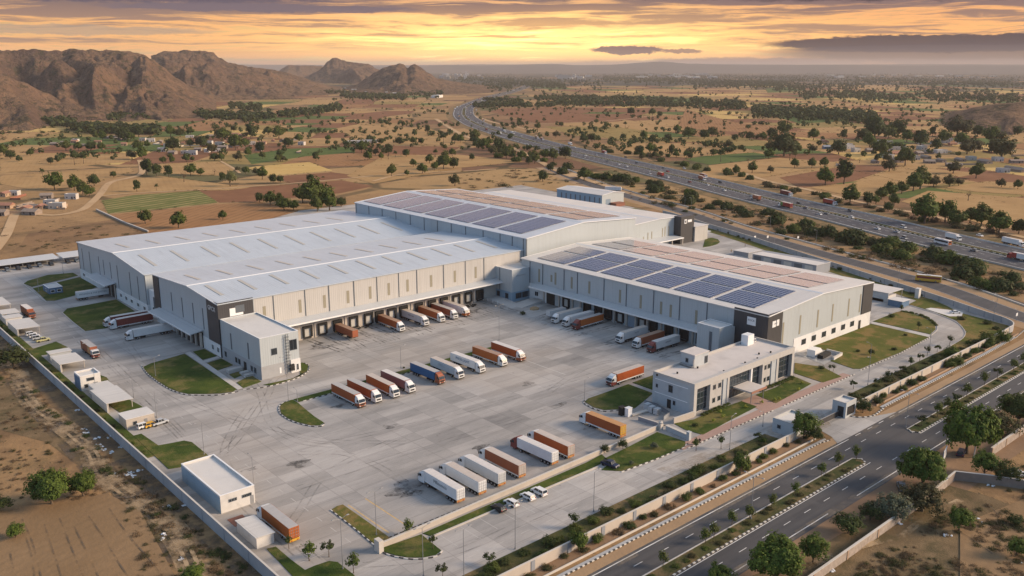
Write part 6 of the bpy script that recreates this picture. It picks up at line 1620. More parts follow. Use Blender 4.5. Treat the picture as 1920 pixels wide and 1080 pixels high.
# --- field trees measured in the photo: base u, v, crown width in px, kind
FT = dict(
 vl=('by the left village', [(124,284,14,'r'),(147,284,14,'r'),(170,284,16,'d'),(191,284,14,'r'),(259,283,16,'r'),(276,279,10,'r'),(193,265,13,'r'),(181,262,10,'r'),(320,258,16,'r'),(338,258,16,'d'),(357,254,12,'r'),(325,284,24,'d'),(357,278,14,'d'),(378,278,20,'d'),(397,290,17,'o'),(417,265,18,'r'),(427,260,14,'d'),(411,257,14,'d'),(442,283,24,'r'),(461,278,15,'d'),(488,288,18,'d'),(471,263,16,'v'),(503,254,14,'d'),(439,248,11,'d'),(523,261,20,'d'),(540,277,17,'d'),(561,268,16,'d'),(248,300,17,'o'),(267,301,17,'r'),(245,265,13,'r'),(230,265,20,'d'),(260,258,16,'d')]),
 lf=('in the left stubble fields', [(7,293,16,'d'),(57,294,10,'d'),(95,309,11,'d'),(140,311,12,'t'),(157,309,10,'t'),(80,333,8,'t'),(103,357,28,'r'),(140,359,22,'r'),(156,366,18,'r'),(168,370,17,'r'),(177,350,20,'d'),(276,329,18,'v'),(294,331,14,'v'),(317,334,14,'v'),(257,361,12,'v'),(294,359,7,'t'),(358,330,20,'r'),(376,331,12,'r'),(345,343,15,'x'),(403,329,8,'x'),(417,342,10,'v'),(432,351,25,'p'),(481,330,14,'o'),(492,338,17,'r'),(512,345,15,'d'),(525,344,12,'d'),(582,341,13,'d'),(461,328,12,'d'),(445,323,9,'o'),(350,305,11,'r'),(361,304,8,'r'),(306,308,11,'r'),(323,308,10,'r'),(402,303,14,'d'),(415,303,12,'d'),(447,303,14,'o'),(615,266,10,'d'),(20,300,14,'d'),(213,334,10,'d')]),
 gb=('in the grove behind the warehouses', [(487,381,18,'d'),(507,386,24,'d'),(533,396,24,'r'),(551,396,18,'r'),(568,382,32,'r'),(585,388,38,'r'),(605,380,34,'d'),(618,396,26,'r'),(640,389,18,'d'),(524,384,16,'r'),(595,398,24,'r')]),
 nr=('beside the left warehouse roof', [(273,421,22,'r'),(335,429,28,'d'),(418,413,13,'r')]),
 mf=('left of the highway bend', [(734,332,18,'r'),(748,272,12,'d'),(775,272,13,'d'),(790,272,11,'d'),(832,272,12,'t'),(853,269,13,'r'),(863,269,13,'r'),(715,272,11,'d'),(775,314,14,'r'),(792,327,20,'r'),(805,308,16,'r'),(815,321,13,'r'),(832,319,26,'r'),(850,317,18,'d'),(848,294,12,'r'),(885,302,11,'d'),(853,350,20,'o'),(1018,342,20,'d'),(802,251,9,'v'),(678,288,20,'d'),(690,302,16,'d'),(763,331,10,'r')]),
 hs=('beside the near highway edge', [(890,265,20,'d'),(907,281,18,'d'),(935,284,22,'d'),(978,301,16,'d'),(1003,308,20,'r'),(1060,299,20,'d'),(1095,340,22,'r'),(955,290,16,'d'),(1022,300,18,'r'),(1038,303,18,'r'),(925,292,16,'o'),(950,299,16,'d')]),
 rf=('in the right hand fields', [(1095,268,14,'d'),(1110,267,16,'d'),(1042,259,12,'o'),(1008,244,11,'d'),(1052,239,9,'d'),(1207,263,14,'d'),(1223,268,14,'d'),(1253,265,13,'d'),(1270,251,14,'d'),(1168,263,12,'d'),(1198,291,16,'d'),(1220,289,18,'r'),(1137,241,9,'d'),(1172,241,7,'t'),(1118,233,8,'d'),(1223,218,12,'d'),(1237,221,10,'d'),(1183,217,12,'d'),(1323,279,10,'r'),(1367,279,14,'o'),(1378,264,11,'d'),(1405,264,14,'d'),(1430,263,12,'d'),(1447,261,18,'d'),(1470,256,24,'d'),(1443,285,18,'o'),(1470,295,40,'d'),(1493,289,18,'r'),(1523,288,14,'o'),(1410,326,15,'r'),(1445,326,12,'o'),(1380,329,14,'r'),(1290,262,18,'d'),(1298,258,14,'d'),(1320,262,18,'d'),(1335,258,16,'d')]),
 rb=('round the right brown field', [(1490,316,16,'r'),(1522,317,15,'r'),(1545,315,15,'r'),(1547,349,26,'r'),(1582,347,24,'v'),(1667,323,20,'o'),(1725,356,28,'r'),(1787,327,22,'o'),(1830,336,22,'r')]),
 vr=('by the right village', [(1572,291,24,'d'),(1630,278,20,'r'),(1640,263,36,'d'),(1525,264,17,'d'),(1582,264,11,'v'),(1683,258,26,'d'),(1725,276,28,'d'),(1697,312,28,'d'),(1803,276,22,'d'),(1813,291,26,'o'),(1877,302,40,'o'),(1795,258,38,'o'),(1748,258,10,'v'),(1843,243,12,'d'),(1908,254,14,'d'),(1833,258,20,'d'),(1857,271,24,'d'),(1827,288,24,'o'),(1650,292,28,'d'),(1665,262,20,'d'),(1755,283,18,'d'),(1700,268,20,'d'),(1618,266,22,'d'),(1770,270,20,'d')]),
 hr=('along the far highway track', [(1593,386,28,'r'),(1627,386,20,'d'),(1642,384,13,'d'),(1652,376,20,'r'),(1668,372,22,'r'),(1690,365,20,'r'),(1676,388,18,'r'),(1712,360,24,'r'),(1733,421,42,'r'),(1772,418,30,'r'),(1793,426,28,'d'),(1840,425,32,'r'),(1872,440,34,'d'),(1910,440,22,'d'),(1818,420,22,'r'),(1908,356,12,'d'),(1877,353,14,'o'),(1780,352,20,'o'),(1797,350,14,'o'),(1750,352,18,'o'),(1815,378,14,'x'),(1665,398,16,'d')]))
KD = {'r': (('round', 'round3'), 'bright green round tree'), 'd': (('round2', 'round'), 'dark green round tree'), 'v': (('oval',), 'narrow upright dark tree'), 't': (('thin',), 'thin stemmed small crowned tree'), 'p': (('pale',), 'pale yellow green fan tree'), 'o': (('olive',), 'dull olive loose crowned tree'), 'x': (('bare',), 'bare brown twiggy tree')}
ntree = 0
for reg, (where, lst) in FT.items():
    cnt = {}
    for e in sorted(lst): cnt[e[3]] = cnt.get(e[3], 0)+1
    seen = {}
    for (u, v, px, k) in sorted(lst):
        seen[k] = seen.get(k, 0)+1
        keys, ds = KD[k]
        if cnt[k] == 1: lb = 'lone %s %s' % (ds, where)
        elif seen[k] == 1: lb = 'leftmost %s %s' % (ds, where)
        elif seen[k] == cnt[k]: lb = 'rightmost %s %s' % (ds, where)
        else: lb = '%s %s, %s such from the left' % (ds, where, ORD[min(seen[k]-1, 19)])
        if seen[k] > 20: lb = '%s %s, among those farther right' % (ds, where)
        X, Y = at(u, v-1.5)
        plant(trng.choice(keys), X, Y, px_w(u, v, px)*1.08, lb, group='trees '+where, hs=trng.uniform(.95, 1.15))
        ntree += 1
# --- scattered trees farther off
def seg_d(p, line):
    return min((q[0]-p[0])**2+(q[1]-p[1])**2 for q in line)**.5
HCs = HC[::2]
def free(x, y):
    if -30 < x < 560 and 60 < y < 560: return False
    return seg_d((x, y), HCs) > 34 and seg_d((x, y), SR) > 18
rs = random.Random(21)
farpts = []
while len(farpts) < 2600:
    u = rs.uniform(-60, 1980); v = 136+(rs.random()**1.7)*170
    if u < 620 and v < 205: continue
    if v > 300 and 600 < u < 1100: continue
    X, Y = at(u, v)
    nn = abs(mnoise.noise(Vector((X*.0042, Y*.0030, 3)))); n2 = mnoise.noise(Vector((X*.0013, Y*.0013, 8)))
    if rs.random() > max(.10, 1-nn*9)*(.55+n2): continue
    if not free(X, Y): continue
    farpts.append((hypot(X, Y), X, Y))
farpts.sort()
NI = 295-ntree-28
GFAR = 'small trees dotted over the far plain'
for d_, X, Y in farpts[:NI]:
    k = rs.choice(['round2', 'round', 'olive', 'olive', 'oval', 'round3', 'thin', 'bare', 'pale'])
    plant(k, X, Y, rs.choice([rs.uniform(3.5, 6), rs.uniform(5, 8), rs.uniform(7, 11)]), 'small tree dotted over the far plain among the fields', group=GFAR, parts=True, hs=rs.uniform(.9, 1.2))
def mass(name, pts, mat, leafs, wr, seed, label=None, lk=.17):
    "a far wood: many crowns merged in one object"
    rn = np.random.RandomState(seed); allp = []; allo = []; sizes = []
    for (x, y) in pts:
        w_ = rn.uniform(*wr); n = leafs
        q = rn.normal(size=(n, 3)); q /= np.linalg.norm(q, axis=1)[:, None]
        c = np.array([x, y, w_*.48]); allp.append(c+q*np.array([w_*.42, w_*.42, w_*.36])*rn.uniform(.6, 1, n)[:, None]); allo.append(q); sizes.append(np.full(n, w_*lk))
    me = quads_mesh(name, np.concatenate(allp), np.concatenate(sizes), M[mat], seed=seed, outward=np.concatenate(allo))
    o = link(name, me); o['kind'] = 'stuff'
    return o
mass('distant_trees', [(x, y) for d_, x, y in farpts[NI:]], 'leaf_dark', 30, (5, 10), 5, None, .2)
wood = []
def belt(u0, v0, u1, v1, n, sp):
    for k in range(n):
        t_ = rs.random(); u = u0+(u1-u0)*t_; v = v0+(v1-v0)*t_+rs.gauss(0, sp)
        if v < 128.5: continue
        X, Y = at(u, v)
        if seg_d((X, Y), HCs) > 36: wood.append((X, Y))
for b_ in ((890,200,1040,199,160,1.6),(905,187,980,193,70,2),(1010,183,1300,190,150,2),(1040,192,1270,197,120,1.5),(1300,195,1400,200,150,4),(1410,210,1640,222,420,5),(1500,180,1900,186,200,3),(1450,168,1660,176,200,4),(1680,165,1910,182,160,4),(60,226,140,236,160,2.5),(135,243,200,246,140,3),(200,246,300,250,180,3),(205,222,290,220,90,2),(375,218,475,224,190,2.5),(470,226,640,205,170,2.5),(430,200,490,205,80,2.5),(640,180,760,184,260,2.5),(760,178,830,176,90,4),(700,160,850,165,140,2),(850,160,960,165,160,4),(950,150,1130,156,300,4),(1130,148,1500,158,700,4),(1300,160,1620,163,420,3),(1600,150,1920,160,500,4),(560,170,660,176,110,2),(850,150,960,140,200,3),(1100,141,1500,143,400,3),(1500,140,1930,146,400,4),(860,146,1060,162,700,4),(1130,146,1480,158,900,3),(1180,142,1500,146,500,2),(1480,148,1900,156,600,4),(1040,196,1300,200,200,1.5),(1420,212,1640,226,200,4),(1000,186,1260,190,160,2),(1500,182,1920,190,200,4),(300,205,380,212,60,3),(90,200,170,204,40,3)):
    belt(*b_)
mass('distant_woodland', wood, 'leaf_dark', 20, (9, 17), 8, None, .24)
# --- shrubs along the highway slope (each one a thing)
def shrub_line(pts, n, width, keys, wr, label, group, sd, cat='shrub', name='shrub', hs=(.8, 1.2), avoid=True):
    rr = random.Random(sd); line = [at(*p) for p in pts] if pts[0][0] > 0 and len(pts[0]) == 2 else pts
    w_ = walk(line, .5)
    out = []
    for k in range(n):
        x, y, ux, uy = w_[int((k+rr.random())/n*(len(w_)-1))]; o = rr.uniform(-width, width)
        out.append(plant(rr.choice(keys), x-uy*o, y+ux*o, rr.uniform(*wr), label, cat, group, rr.uniform(*hs), name))
    return out
SL = 'shrubs on the bank between highway and service road'
shrub_line([(1090,330),(1160,340),(1230,352),(1300,380),(1390,398),(1480,420)], 34, 12, ['bush','bush2','scrub','bush2'], (7, 13), 'dense dark shrub on the bank left of the bus between highway and service road', SL, 1)
shrub_line([(1480,424),(1560,447),(1650,468),(1760,490),(1850,525),(1915,548)], 36, 13, ['bush','bush2','scrub','bush2'], (7, 14), 'dense dark shrub on the bank below the white coach between highway and service road', SL, 2)
shrub_line([(880,262),(960,296),(1020,308),(1090,330)], 22, 18, ['bush','bush2','round2'], (8, 13), 'dark shrub in the belt beside the far highway', 'shrubs beside the far highway', 4)
shrub_line([(1120,282),(1200,292),(1260,305),(1340,322),(1420,338)], 20, 8, ['bush','bush2','scrub'], (7, 11), 'dark shrub on the far verge of the highway above the tanker truck', 'shrubs on the far highway verge', 5)
shrub_line([(1420,344),(1500,362),(1600,384),(1680,402),(1760,418),(1840,434),(1900,446)], 26, 8, ['bush','scrub','dry','scrub'], (6, 11), 'low shrub on the far verge of the highway above the red trucks', 'shrubs on the far highway verge', 6)
hl = [p for p in HC if 480 < hypot(*p) < 1150]
shrub_line(hl, 60, 1.2, ['bush2','scrub'], (2.6, 4.2), 'low clipped bush in the highway median', 'bushes in the highway median', 7, 'bush', 'median_bush', hs=(.6, .8))
# --- foreground scrub: tufts past counting, one object per stretch
rr = random.Random(5)
_pv = {}
def proto_pts(key):
    if key not in _pv:
        me = TP[key][0]; a = np.empty(len(me.vertices)*3, np.float32); me.vertices.foreach_get('co', a); _pv[key] = a.reshape(-1, 4, 3)
    return _pv[key]
def scrub_mass(name, spots, keep=.5):
    by = {}
    for key, x, y, w_, hs in spots:
        q = proto_pts(key); n = max(40, int(len(q)*keep)); q = q[np.random.permutation(len(q))[:n]]
        s = w_/TP[key][2]; a = rr.uniform(0, 6.28); c_, s_ = cos(a), sin(a)
        v = np.empty_like(q); v[..., 0] = (q[..., 0]*c_-q[..., 1]*s_)*s+x; v[..., 1] = (q[..., 0]*s_+q[..., 1]*c_)*s+y; v[..., 2] = np.maximum(q[..., 2]*s*hs, .02)
        by.setdefault(TP[key][0].materials[0].name, []).append(v)
    mats = list(by); V = np.concatenate([np.concatenate(by[m_]) for m_ in mats]); mi = np.concatenate([np.full(sum(len(x) for x in by[m_]), k) for k, m_ in enumerate(mats)])
    n = len(V); me = bpy.data.meshes.new(name); me.vertices.add(4*n); me.loops.add(4*n); me.polygons.add(n)
    me.vertices.foreach_set('co', V.astype(np.float32).ravel()); me.loops.foreach_set('vertex_index', np.arange(4*n, dtype=np.int32))
    me.polygons.foreach_set('loop_start', np.arange(0, 4*n, 4, dtype=np.int32)); me.polygons.foreach_set('loop_total', np.full(n, 4, np.int32)); me.polygons.foreach_set('material_index', mi.astype(np.int32))
    for m_ in mats: me.materials.append(bpy.data.materials[m_])
    me.update(calc_edges=True); o = link(name, me); o['kind'] = 'stuff'; return o
def scatter(n, u0, u1, v0, v1, keys, wr, cond=lambda u, v: True, hs=(.6, 1.1), keep=.5, name='scrub'):
    sp = []; guard = 0
    while len(sp) < n and guard < 60000:
        guard += 1
        u, v = rr.uniform(u0, u1), rr.uniform(v0, v1)
        if not cond(u, v): continue
        X, Y = at(u, v)
        if mnoise.noise(Vector((X*.06, Y*.06, 2))) < rr.uniform(-.5, .35): continue
        sp.append((rr.choice(keys), X, Y, rr.uniform(*wr)*rr.choice([.5, .7, 1, 1, 1.25]), rr.uniform(*hs)))
    return scrub_mass(name, sp, keep)
scatter(170, -20, 260, 690, 940, ['neardry','nearscrub','neardry'], (.9, 2.4), lambda u, v: v > 672+u*.84+52, keep=.3)
scatter(170, -20, 540, 690, 1090, ['nearscrub','neardry','nearbush2','neardry'], (1.2, 3.4), lambda u, v: 672+u*.84+8 < v < 672+u*.84+58, keep=.35)
scatter(90, 190, 440, 890, 1090, ['neardry','nearscrub'], (.9, 2.8), lambda u, v: v > 672+u*.84+58 and u > 205+(v-890)*.3, keep=.3)
scatter(420, 1400, 1930, 930, 1100, ['neardry','nearscrub','neardry'], (.8, 3.0), lambda u, v: v > 1085-(u-1520)*.62+36, keep=.35)
scatter(60, 1860, 1930, 860, 1000, ['neardry','nearscrub'], (1., 3.), lambda u, v: u+v > 2790, keep=.35)
scatter(80, 0, 270, 415, 472, ['dry','scrub'], (2, 6), hs=(.25, .5), keep=.25)
scatter(110, 0, 250, 232, 264, ['dry','scrub','bush2'], (4, 11), hs=(.5, .9), keep=.2)
scatter(120, 860, 1180, 320, 356, ['dry','scrub'], (3, 9), lambda u, v: v < 354-(u-860)*.02, (.4, .8), keep=.25)
scatter(420, 1180, 1920, 345, 560, ['dry','scrub','dry','scrub','bush2'], (2.5, 8), lambda u, v: 340+(u-1180)*.262-8 < v < 346+(u-1180)*.262+26, (.5, .9), keep=.3)
sp = []
for poly in FIELDS:
    for k in range(len(poly)):
        a, b_ = poly[k], poly[(k+1) % len(poly)]
        for x, y, ux, uy in walk([a, b_], 4.2 if hypot(*a) < 1200 else 9):
            if mnoise.noise(Vector((x*.02, y*.02, 6))) > rr.uniform(-.25, .4): continue
            if free(x, y): sp.append((rr.choice(['dry', 'scrub', 'scrub', 'bush2', 'dry']), x+rr.uniform(-1, 1), y+rr.uniform(-1, 1), rr.uniform(2, 4.6)*(1 if hypot(x, y) < 1200 else 1.7), rr.uniform(.45, .8)))
scrub_mass('field_hedges', sp if len(sp) < 9000 else rr.sample(sp, 9000), .045)
# shrubs along the front wall, both sides
def lined(y, xs, keys, wr, label, group, jx=1.5, jy=.6, name='shrub', cat='shrub', hs=(.8, 1.2), z=0.06):
    for x in xs: plant(rr.choice(keys), x+rr.uniform(-jx, jx), y+rr.uniform(-jy, jy), rr.uniform(*wr), label, cat, group, rr.uniform(*hs), name, z)
lined(128.6, np.arange(96, 214, 3.6), ['nearbush','nearbush2','nearscrub'], (2.6, 5), 'low garden shrub in the bed inside the cream front wall left of the gate', 'garden shrubs inside the front wall', jy=2.2, hs=(.5, .9), name='garden_shrub', cat='garden shrub')
lined(128.6, np.arange(260, 370, 4.6), ['nearbush','nearbush2','nearscrub'], (2.6, 5), 'low garden shrub in the bed inside the front wall right of the guard booth', 'garden shrubs inside the front wall', jy=2.2, hs=(.5, .9), name='garden_shrub', cat='garden shrub')
lined(122.9, np.arange(98, 224, 5.2), ['nearbush','nearscrub','nearbush2','neardry'], (1.8, 3.6), 'roadside shrub outside the cream wall left of the gate', 'shrubs outside the front wall', jy=.7)
lined(123.0, list(np.arange(258, 300, 6.5))+list(np.arange(318, 372, 4.6)), ['nearbush','nearbush2','nearscrub'], (2.4, 4.6), 'roadside shrub outside the front wall between gate and bend', 'shrubs outside the front wall', jy=.6)
for (u, v, px, lb) in ((1782, 668, 26, 'large dark shrub against the outside of the front wall'), (1850, 645, 30, 'bushy shrub near the curved end of the front wall'), (1880, 640, 24, 'shrub at the curved corner of the front wall'), (1795, 685, 24, 'round green shrub below the large dark one at the front wall')):
    X, Y = at(u, v); plant('nearbush', X, Y, px_w(u, v, px)*1.2, lb, 'shrub', 'shrubs outside the front wall', 1.1, 'shrub')
# standard trees along the loop drive
k = 0
for (u, v) in ((918,1060),(1075,990),(830,1085),(1305,846),(1420,828),(1352,842),(1646,726),(1665,715),(1692,700),(1706,690),(1724,678),(1738,668),(1757,660),(1780,648),(1600,730)):
    X, Y = at(u, v)
    plant('small' if k % 2 else 'small2', X, Y, 2.5, ['clipped round headed sapling beside the %s' % s for s in ('lowest bend of the drive','tall lamp left of the pale blossom tree','bottom edge of the photo near the drive','drive opposite the gate yard','gatehouse flower bed','drive just left of the gatehouse bed','drive right of the guard booth','second light pole of the loop drive','middle of the loop drive verge','wide stretch of the loop drive','lamp at the loop drive','last straight of the loop drive','start of the loop bend','inner end of the loop bend','guard booth flower bed')][k], 'sapling', 'clipped saplings along the drive', name='sapling'); k += 1
# median saplings and low planting
for k, (u, v) in enumerate(((1243,1062),(1322,1020),(1338,1010),(1372,985),(1405,975),(1447,955),(1490,930),(1540,893),(1572,875),(1605,862))):
    X, Y = at(u, v); plant('sapling', X, Y, 2.6, 'small leafy sapling in the median left of the gap, %s from its lower end' % ORD[k], 'sapling', 'median saplings', name='sapling', z=.2)
for k, (u, v) in enumerate(((1727,800),(1758,782),(1775,772),(1793,760),(1812,745),(1845,723),(1870,710),(1900,695),(1918,684))):
    X, Y = at(u, v); plant('sapling' if k % 3 else 'small2', X, Y, 3.0, 'small leafy tree in the median right of the gap, %s from its near end' % ORD[k], 'sapling', 'median saplings', name='sapling', z=.2)
lined(105, np.arange(90, 218, 4.), ['hedge','nearscrub'], (1.6, 2.8), 'low scrubby planting in the road median left of the gap', 'low planting in the median', jy=.9, hs=(.4, .8), z=.2, name='low_plant', cat='plant')
lined(104.7, np.arange(256, 400, 5.), ['hedge','nearscrub'], (1.6, 2.8), 'low scrubby planting in the road median right of the gap', 'low planting in the median', jy=.8, hs=(.4, .8), z=.2, name='low_plant', cat='plant')
# office garden hedges and yellow plants
lined(153.3, np.arange(214, 229, 1.7), ['hedge'], (1.6, 2.2), 'leafy hedge bush at the foot of the left office bay', 'hedge bushes at the office', .2, .2, 'hedge_bush', 'hedge', z=.2)
lined(153.3, np.arange(246, 266, 1.9), ['hedge'], (1.8, 2.6), 'leafy hedge bush at the foot of the right office bay', 'hedge bushes at the office', .2, .3, 'hedge_bush', 'hedge', z=.2)
for k, (u, v) in enumerate(((1338,792),(1398,766),(1355,784),(1428,757),(1452,753),(1460,751),(1497,733),(1504,721),(1350,775))):
    X, Y = at(u, v); plant('flower', X, Y, 1.3, 'small yellow green plant on the office lawn, %s from the left' % ORD[k], 'plant', 'yellow plants on the office lawns', name='garden_plant', z=.2)
for (u, v, key, w_, lb) in ((1304,800,'nearbush2',2.2,'round clipped bush at the corner of the office lawn'),(1304,835,'flower',1.6,'yellow flowering plant at the lawn corner by the drive'),(1168,842,'mid2',3.4,'round dark tree behind the low yard wall'),(1134,850,'mid2',3.0,'conical dark tree at the end of the low yard wall'),(1226,842,'willow',2.6,'white flowering shrub on the green lawn beside the yard wall'),(1184,872,'willow',1.4,'small white flowering plant on the green lawn'),(766,1003,'sapling',2.6,'spindly tree beside the pale stone pillar'),(812,1030,'small',2.2,'small palm like plant on the corner triangle lawn'),(1633,666,'mid2',2.6,'round dark shrub on the big dry lawn by the yellow lamp'),(1677,657,'nearbush2',2.4,'low round shrub on the big dry lawn'),(1608,660,'nearbush2',1.8,'small shrub with a white drum on the big dry lawn'),(1698,630,'nearbush2',1.8,'tiny shrub near the path on the big dry lawn'),(1721,620,'small',2.6,'thin small tree on the rounded dry lawn'),(1671,595,'nearbush2',3,'dark shrub at the tip of the rounded dry lawn'),(1689,587,'small',2.4,'dark clipped tree at the edge of the rounded dry lawn'),(1540,692,'nearbush2',2.6,'dark shrub on the small lawn right of the office'),(1555,696,'small',1.6,'left thin clipped tree by the small office lawn'),(1562,697,'small',1.6,'right thin clipped tree by the small office lawn'),(580,1052,'sapling',3.2,'round leafy tree on the lawn at the bottom corner'),(663,1075,'sapling',3.0,'leafy tree at the edge of the drive near the bottom'),(617,1045,'small2',2.8,'small grey shrub tree beside the bottom corner parking bays'),(542,1030,'small',2.,'slim sapling at the kerb of the bottom corner lawn'),(757,691,'nearbush2',1.,'tiny bush beside the lamp behind the truck row'),(983,672,'nearbush2',2.,'round bush at the right end of the truck row strip'),(980,590,'nearbush2',3.,'dark bush beside the small ramp at the inner corner'),(1850,608,'nearbush2',3.6,'low dark bush on the lawn inside the curved wall'),(1803,600,'nearscrub',4,'spreading bush on the lawn beside the loop drive'),(1866,618,'nearbush2',3,'rounded bush close to the curved end wall')):
    X, Y = at(u, v); plant(key, X, Y, w_, lb, 'tree' if key in ('mid2','small','small2','sapling') else 'shrub', None, name='tree' if key in ('mid2','small','small2','sapling') else 'shrub', z=.18)
shrub_line([(1690,584),(1722,590),(1745,601),(1757,612)], 16, .4, ['hedge'], (1.8, 2.4), 'dark hedge bush along the outer rim of the rounded dry lawn', 'hedge along the rounded lawn', 12, name='hedge_bush')
rr2 = random.Random(9)
for k in range(22):
    y = 240+k*8.2; plant(rr2.choice(['nearbush','nearbush2','nearscrub']), 73.2+rr2.uniform(-.6, .9), y, rr2.uniform(1.6, 3.), 'weedy bush between the sheds and the long concrete wall', 'shrub', 'weeds inside the long wall', .9, 'shrub', .1)
shrub_line([(1345,432),(1400,448),(1480,472),(1560,500),(1640,525),(1740,562)], 26, 1.5, ['nearbush2','nearscrub'], (2, 3.6), 'small shrub inside the blue grey wall along the service road', 'shrubs inside the service road wall', 14)
# litter beside the wall
for k, (u, v) in enumerate(((145,770),(158,805),(163,812),(185,835),(205,820),(188,840),(208,848),(228,838),(216,893),(212,888),(238,890),(246,886),(252,893),(262,882),(300,893),(312,952),(345,948),(308,1003),(306,1012),(340,1048),(182,822),(195,843),(1858,912),(1838,978),(1777,1006),(1812,983),(1555,1070),(1685,980),(1912,1053))):
    X, Y = at(u, v); q = MB(); rq = random.Random(k)
    for j in range(5): q.blob((rq.uniform(-.8, .8), rq.uniform(-.8, .8), .08), rq.uniform(.15, .5), k*7+j, 0, 6, 4, .45, .45)
    tag(q.build('litter_heap', M['litter'], None, (X, Y, .05)), 'heap of pale plastic litter on the dry ground %s' % ('below the long wall' if u < 600 else 'in the lower right lot'), 'litter', 'litter below the long wall' if u < 600 else 'litter in the lower right lot')
# ---------------------------------------------------------------- hills
def lerp_tab(tab, u):
    if u <= tab[0][0]: return tab[0][1]
    for (a, x), (b_, y) in zip(tab, tab[1:]):
        if u <= b_: k = (u-a)/(b_-a); k = k*k*(3-2*k)*.5+k*.5; return x+(y-x)*k
    return tab[-1][1]
def hill(name, tops, dbase, dtop, dback, seed, nu=110, nd=34, gully=.5, spur=260., mat='rock', rough=1., end=0.):
    u0, u1 = tops[0][0], tops[-1][0]; V = []; F = []
    dep = [(.0, 0)]
    rows = [dbase+(dtop-dbase)*k/(nd-8) for k in range(nd-7)]+[dtop+(dback-dtop)*k/7 for k in range(1, 8)]
    rows = rows[:nd]
    for i in range(nu+1):
        u = u0+(u1-u0)*i/nu; v = lerp_tab(tops, u); bx, by, te = bearing(u, v); b0 = bearing(u, HZ)
        edge = min(1, (u-u0)/(.12*(u1-u0)+.01), (u1-u)/(.12*(u1-u0)+.01)) if end else 1
        htop = max(2, CH+dtop*te)*(edge if end else 1)
        lat = u*dtop/FPX+seed*170
        for d_ in rows:
            t_ = (d_-dbase)/(dtop-dbase)
            wv = mnoise.noise(Vector((lat/spur*.7, d_/spur*.8, seed+9)))*1.1; n1 = 1-abs(mnoise.noise(Vector((lat/spur+wv, d_/spur*.22, seed))))*2.6; n1 += (1-abs(mnoise.noise(Vector((lat/spur*2.6+wv, d_/spur*.8, seed+3))))*2.6-.3)*.35
            n2 = mnoise.fractal(Vector((lat/90., d_/110., seed+5)), .9, 2.1, 4)
            if t_ <= 1:
                tt = max(0, min(1, t_+(n1-.45)*gully*min(1, (1-t_)*1.5)**.8*min(1, t_*3+.3)))
                f_ = .62*tt**1.15+.38*tt**3.4
                if t_ > .995: f_ = 1
            else: f_ = 1-((d_-dtop)/(dback-dtop))**2*.9
            h = htop*f_+n2*htop*.10*rough*min(1, t_*4)*(1 if t_ < .95 else .35)
            n3 = mnoise.fractal(Vector((lat/34., d_/40., seed+11)), 1.0, 2.1, 3); h += n3*htop*.06*rough*min(1, t_*5)*(1 if t_ < .97 else .5)
            V.append((b0[0]*d_, b0[1]*d_, h-3 if t_ > .02 else -3))
    m_ = len(rows)
    for i in range(nu):
        for j in range(m_-1): F.append((i*m_+j, (i+1)*m_+j, (i+1)*m_+j+1, i*m_+j+1))
    me = bpy.data.meshes.new(name); me.from_pydata(V, [], F); me.materials.append(M[mat])
    me.polygons.foreach_set('use_smooth', [True]*len(F)); me.update()
    return struct(link(name, me))
hill('hill', [(-260,96),(-60,92),(60,91.5),(150,92),(215,91.5),(250,95),(268,101),(285,111),(305,124),(335,150),(375,178),(410,198)], 1980, 3050, 3900, 2, 300, 90, .62, 430)
hill('hill', [(175,182),(205,158),(232,134),(252,114),(266,102),(274,100.5),(286,110),(306,126),(330,146),(362,168),(400,190)], 1900, 2700, 3300, 31, 140, 60, .28, 330, end=0)
hill('hill', [(30,180),(62,150),(86,126),(104,111),(116,110),(134,124),(160,150),(186,176),(205,190)], 2050, 2650, 3200, 37, 120, 50, .3, 300)
hill('hill', [(-200,120),(-60,128),(0,137),(40,152),(80,172),(120,192),(150,206)], 1700, 2150, 2600, 8, 120, 44, .45, 260)
hill('hill', [(285,104),(300,97),(312,94.5),(350,93.5),(388,94),(402,99),(412,108),(430,116),(467,124),(500,128),(530,133),(560,142),(590,153),(620,162),(650,168)], 3050, 4300, 5200, 4, 240, 80, .55, 520)
hill('hill', [(515,138),(530,127),(541,121),(570,122),(602,123),(625,134),(660,145)], 7400, 8200, 9300, 6, 50, 22, .5, 700)
hill('hill', [(555,150),(575,142),(592,134),(604,126),(614,115),(624,109),(632,107),(642,111),(655,115),(690,119),(705,127),(725,138),(745,150)], 5700, 6500, 7600, 12, 140, 46, .6, 600)
hill('hill', [(640,168),(668,158),(690,143),(705,133),(722,124),(738,120),(748,117.5),(757,120),(764,127),(771,121),(778,119),(788,124),(803,136),(822,147),(850,152),(890,158),(940,166)], 3500, 4450, 5300, 15, 200, 66, .5, 460)
hill('hill', [(1780,222),(1810,212),(1842,201),(1880,194),(1930,190),(2020,186)], 1600, 1950, 2500, 19, 60, 20, .5, 160)
hill('far_ridge', [(700,125),(780,124),(850,122),(900,123.5),(950,122),(1000,120),(1040,119.5),(1090,122.5),(1150,121),(1200,117),(1240,115),(1290,119),(1400,122),(1560,121),(1700,123),(1850,122),(2060,123)], 14500, 17500, 19500, 25, 150, 14, .4, 2200, 'far_wood', rough=.6)
hill('far_ridge', [(-300,120),(200,118),(480,121),(760,122),(900,120.5),(1100,121.5),(1300,119.5),(1500,121),(1750,120),(2100,121)], 20500, 23500, 25500, 27, 100, 12, .4, 3000, 'far_wood', rough=.6)

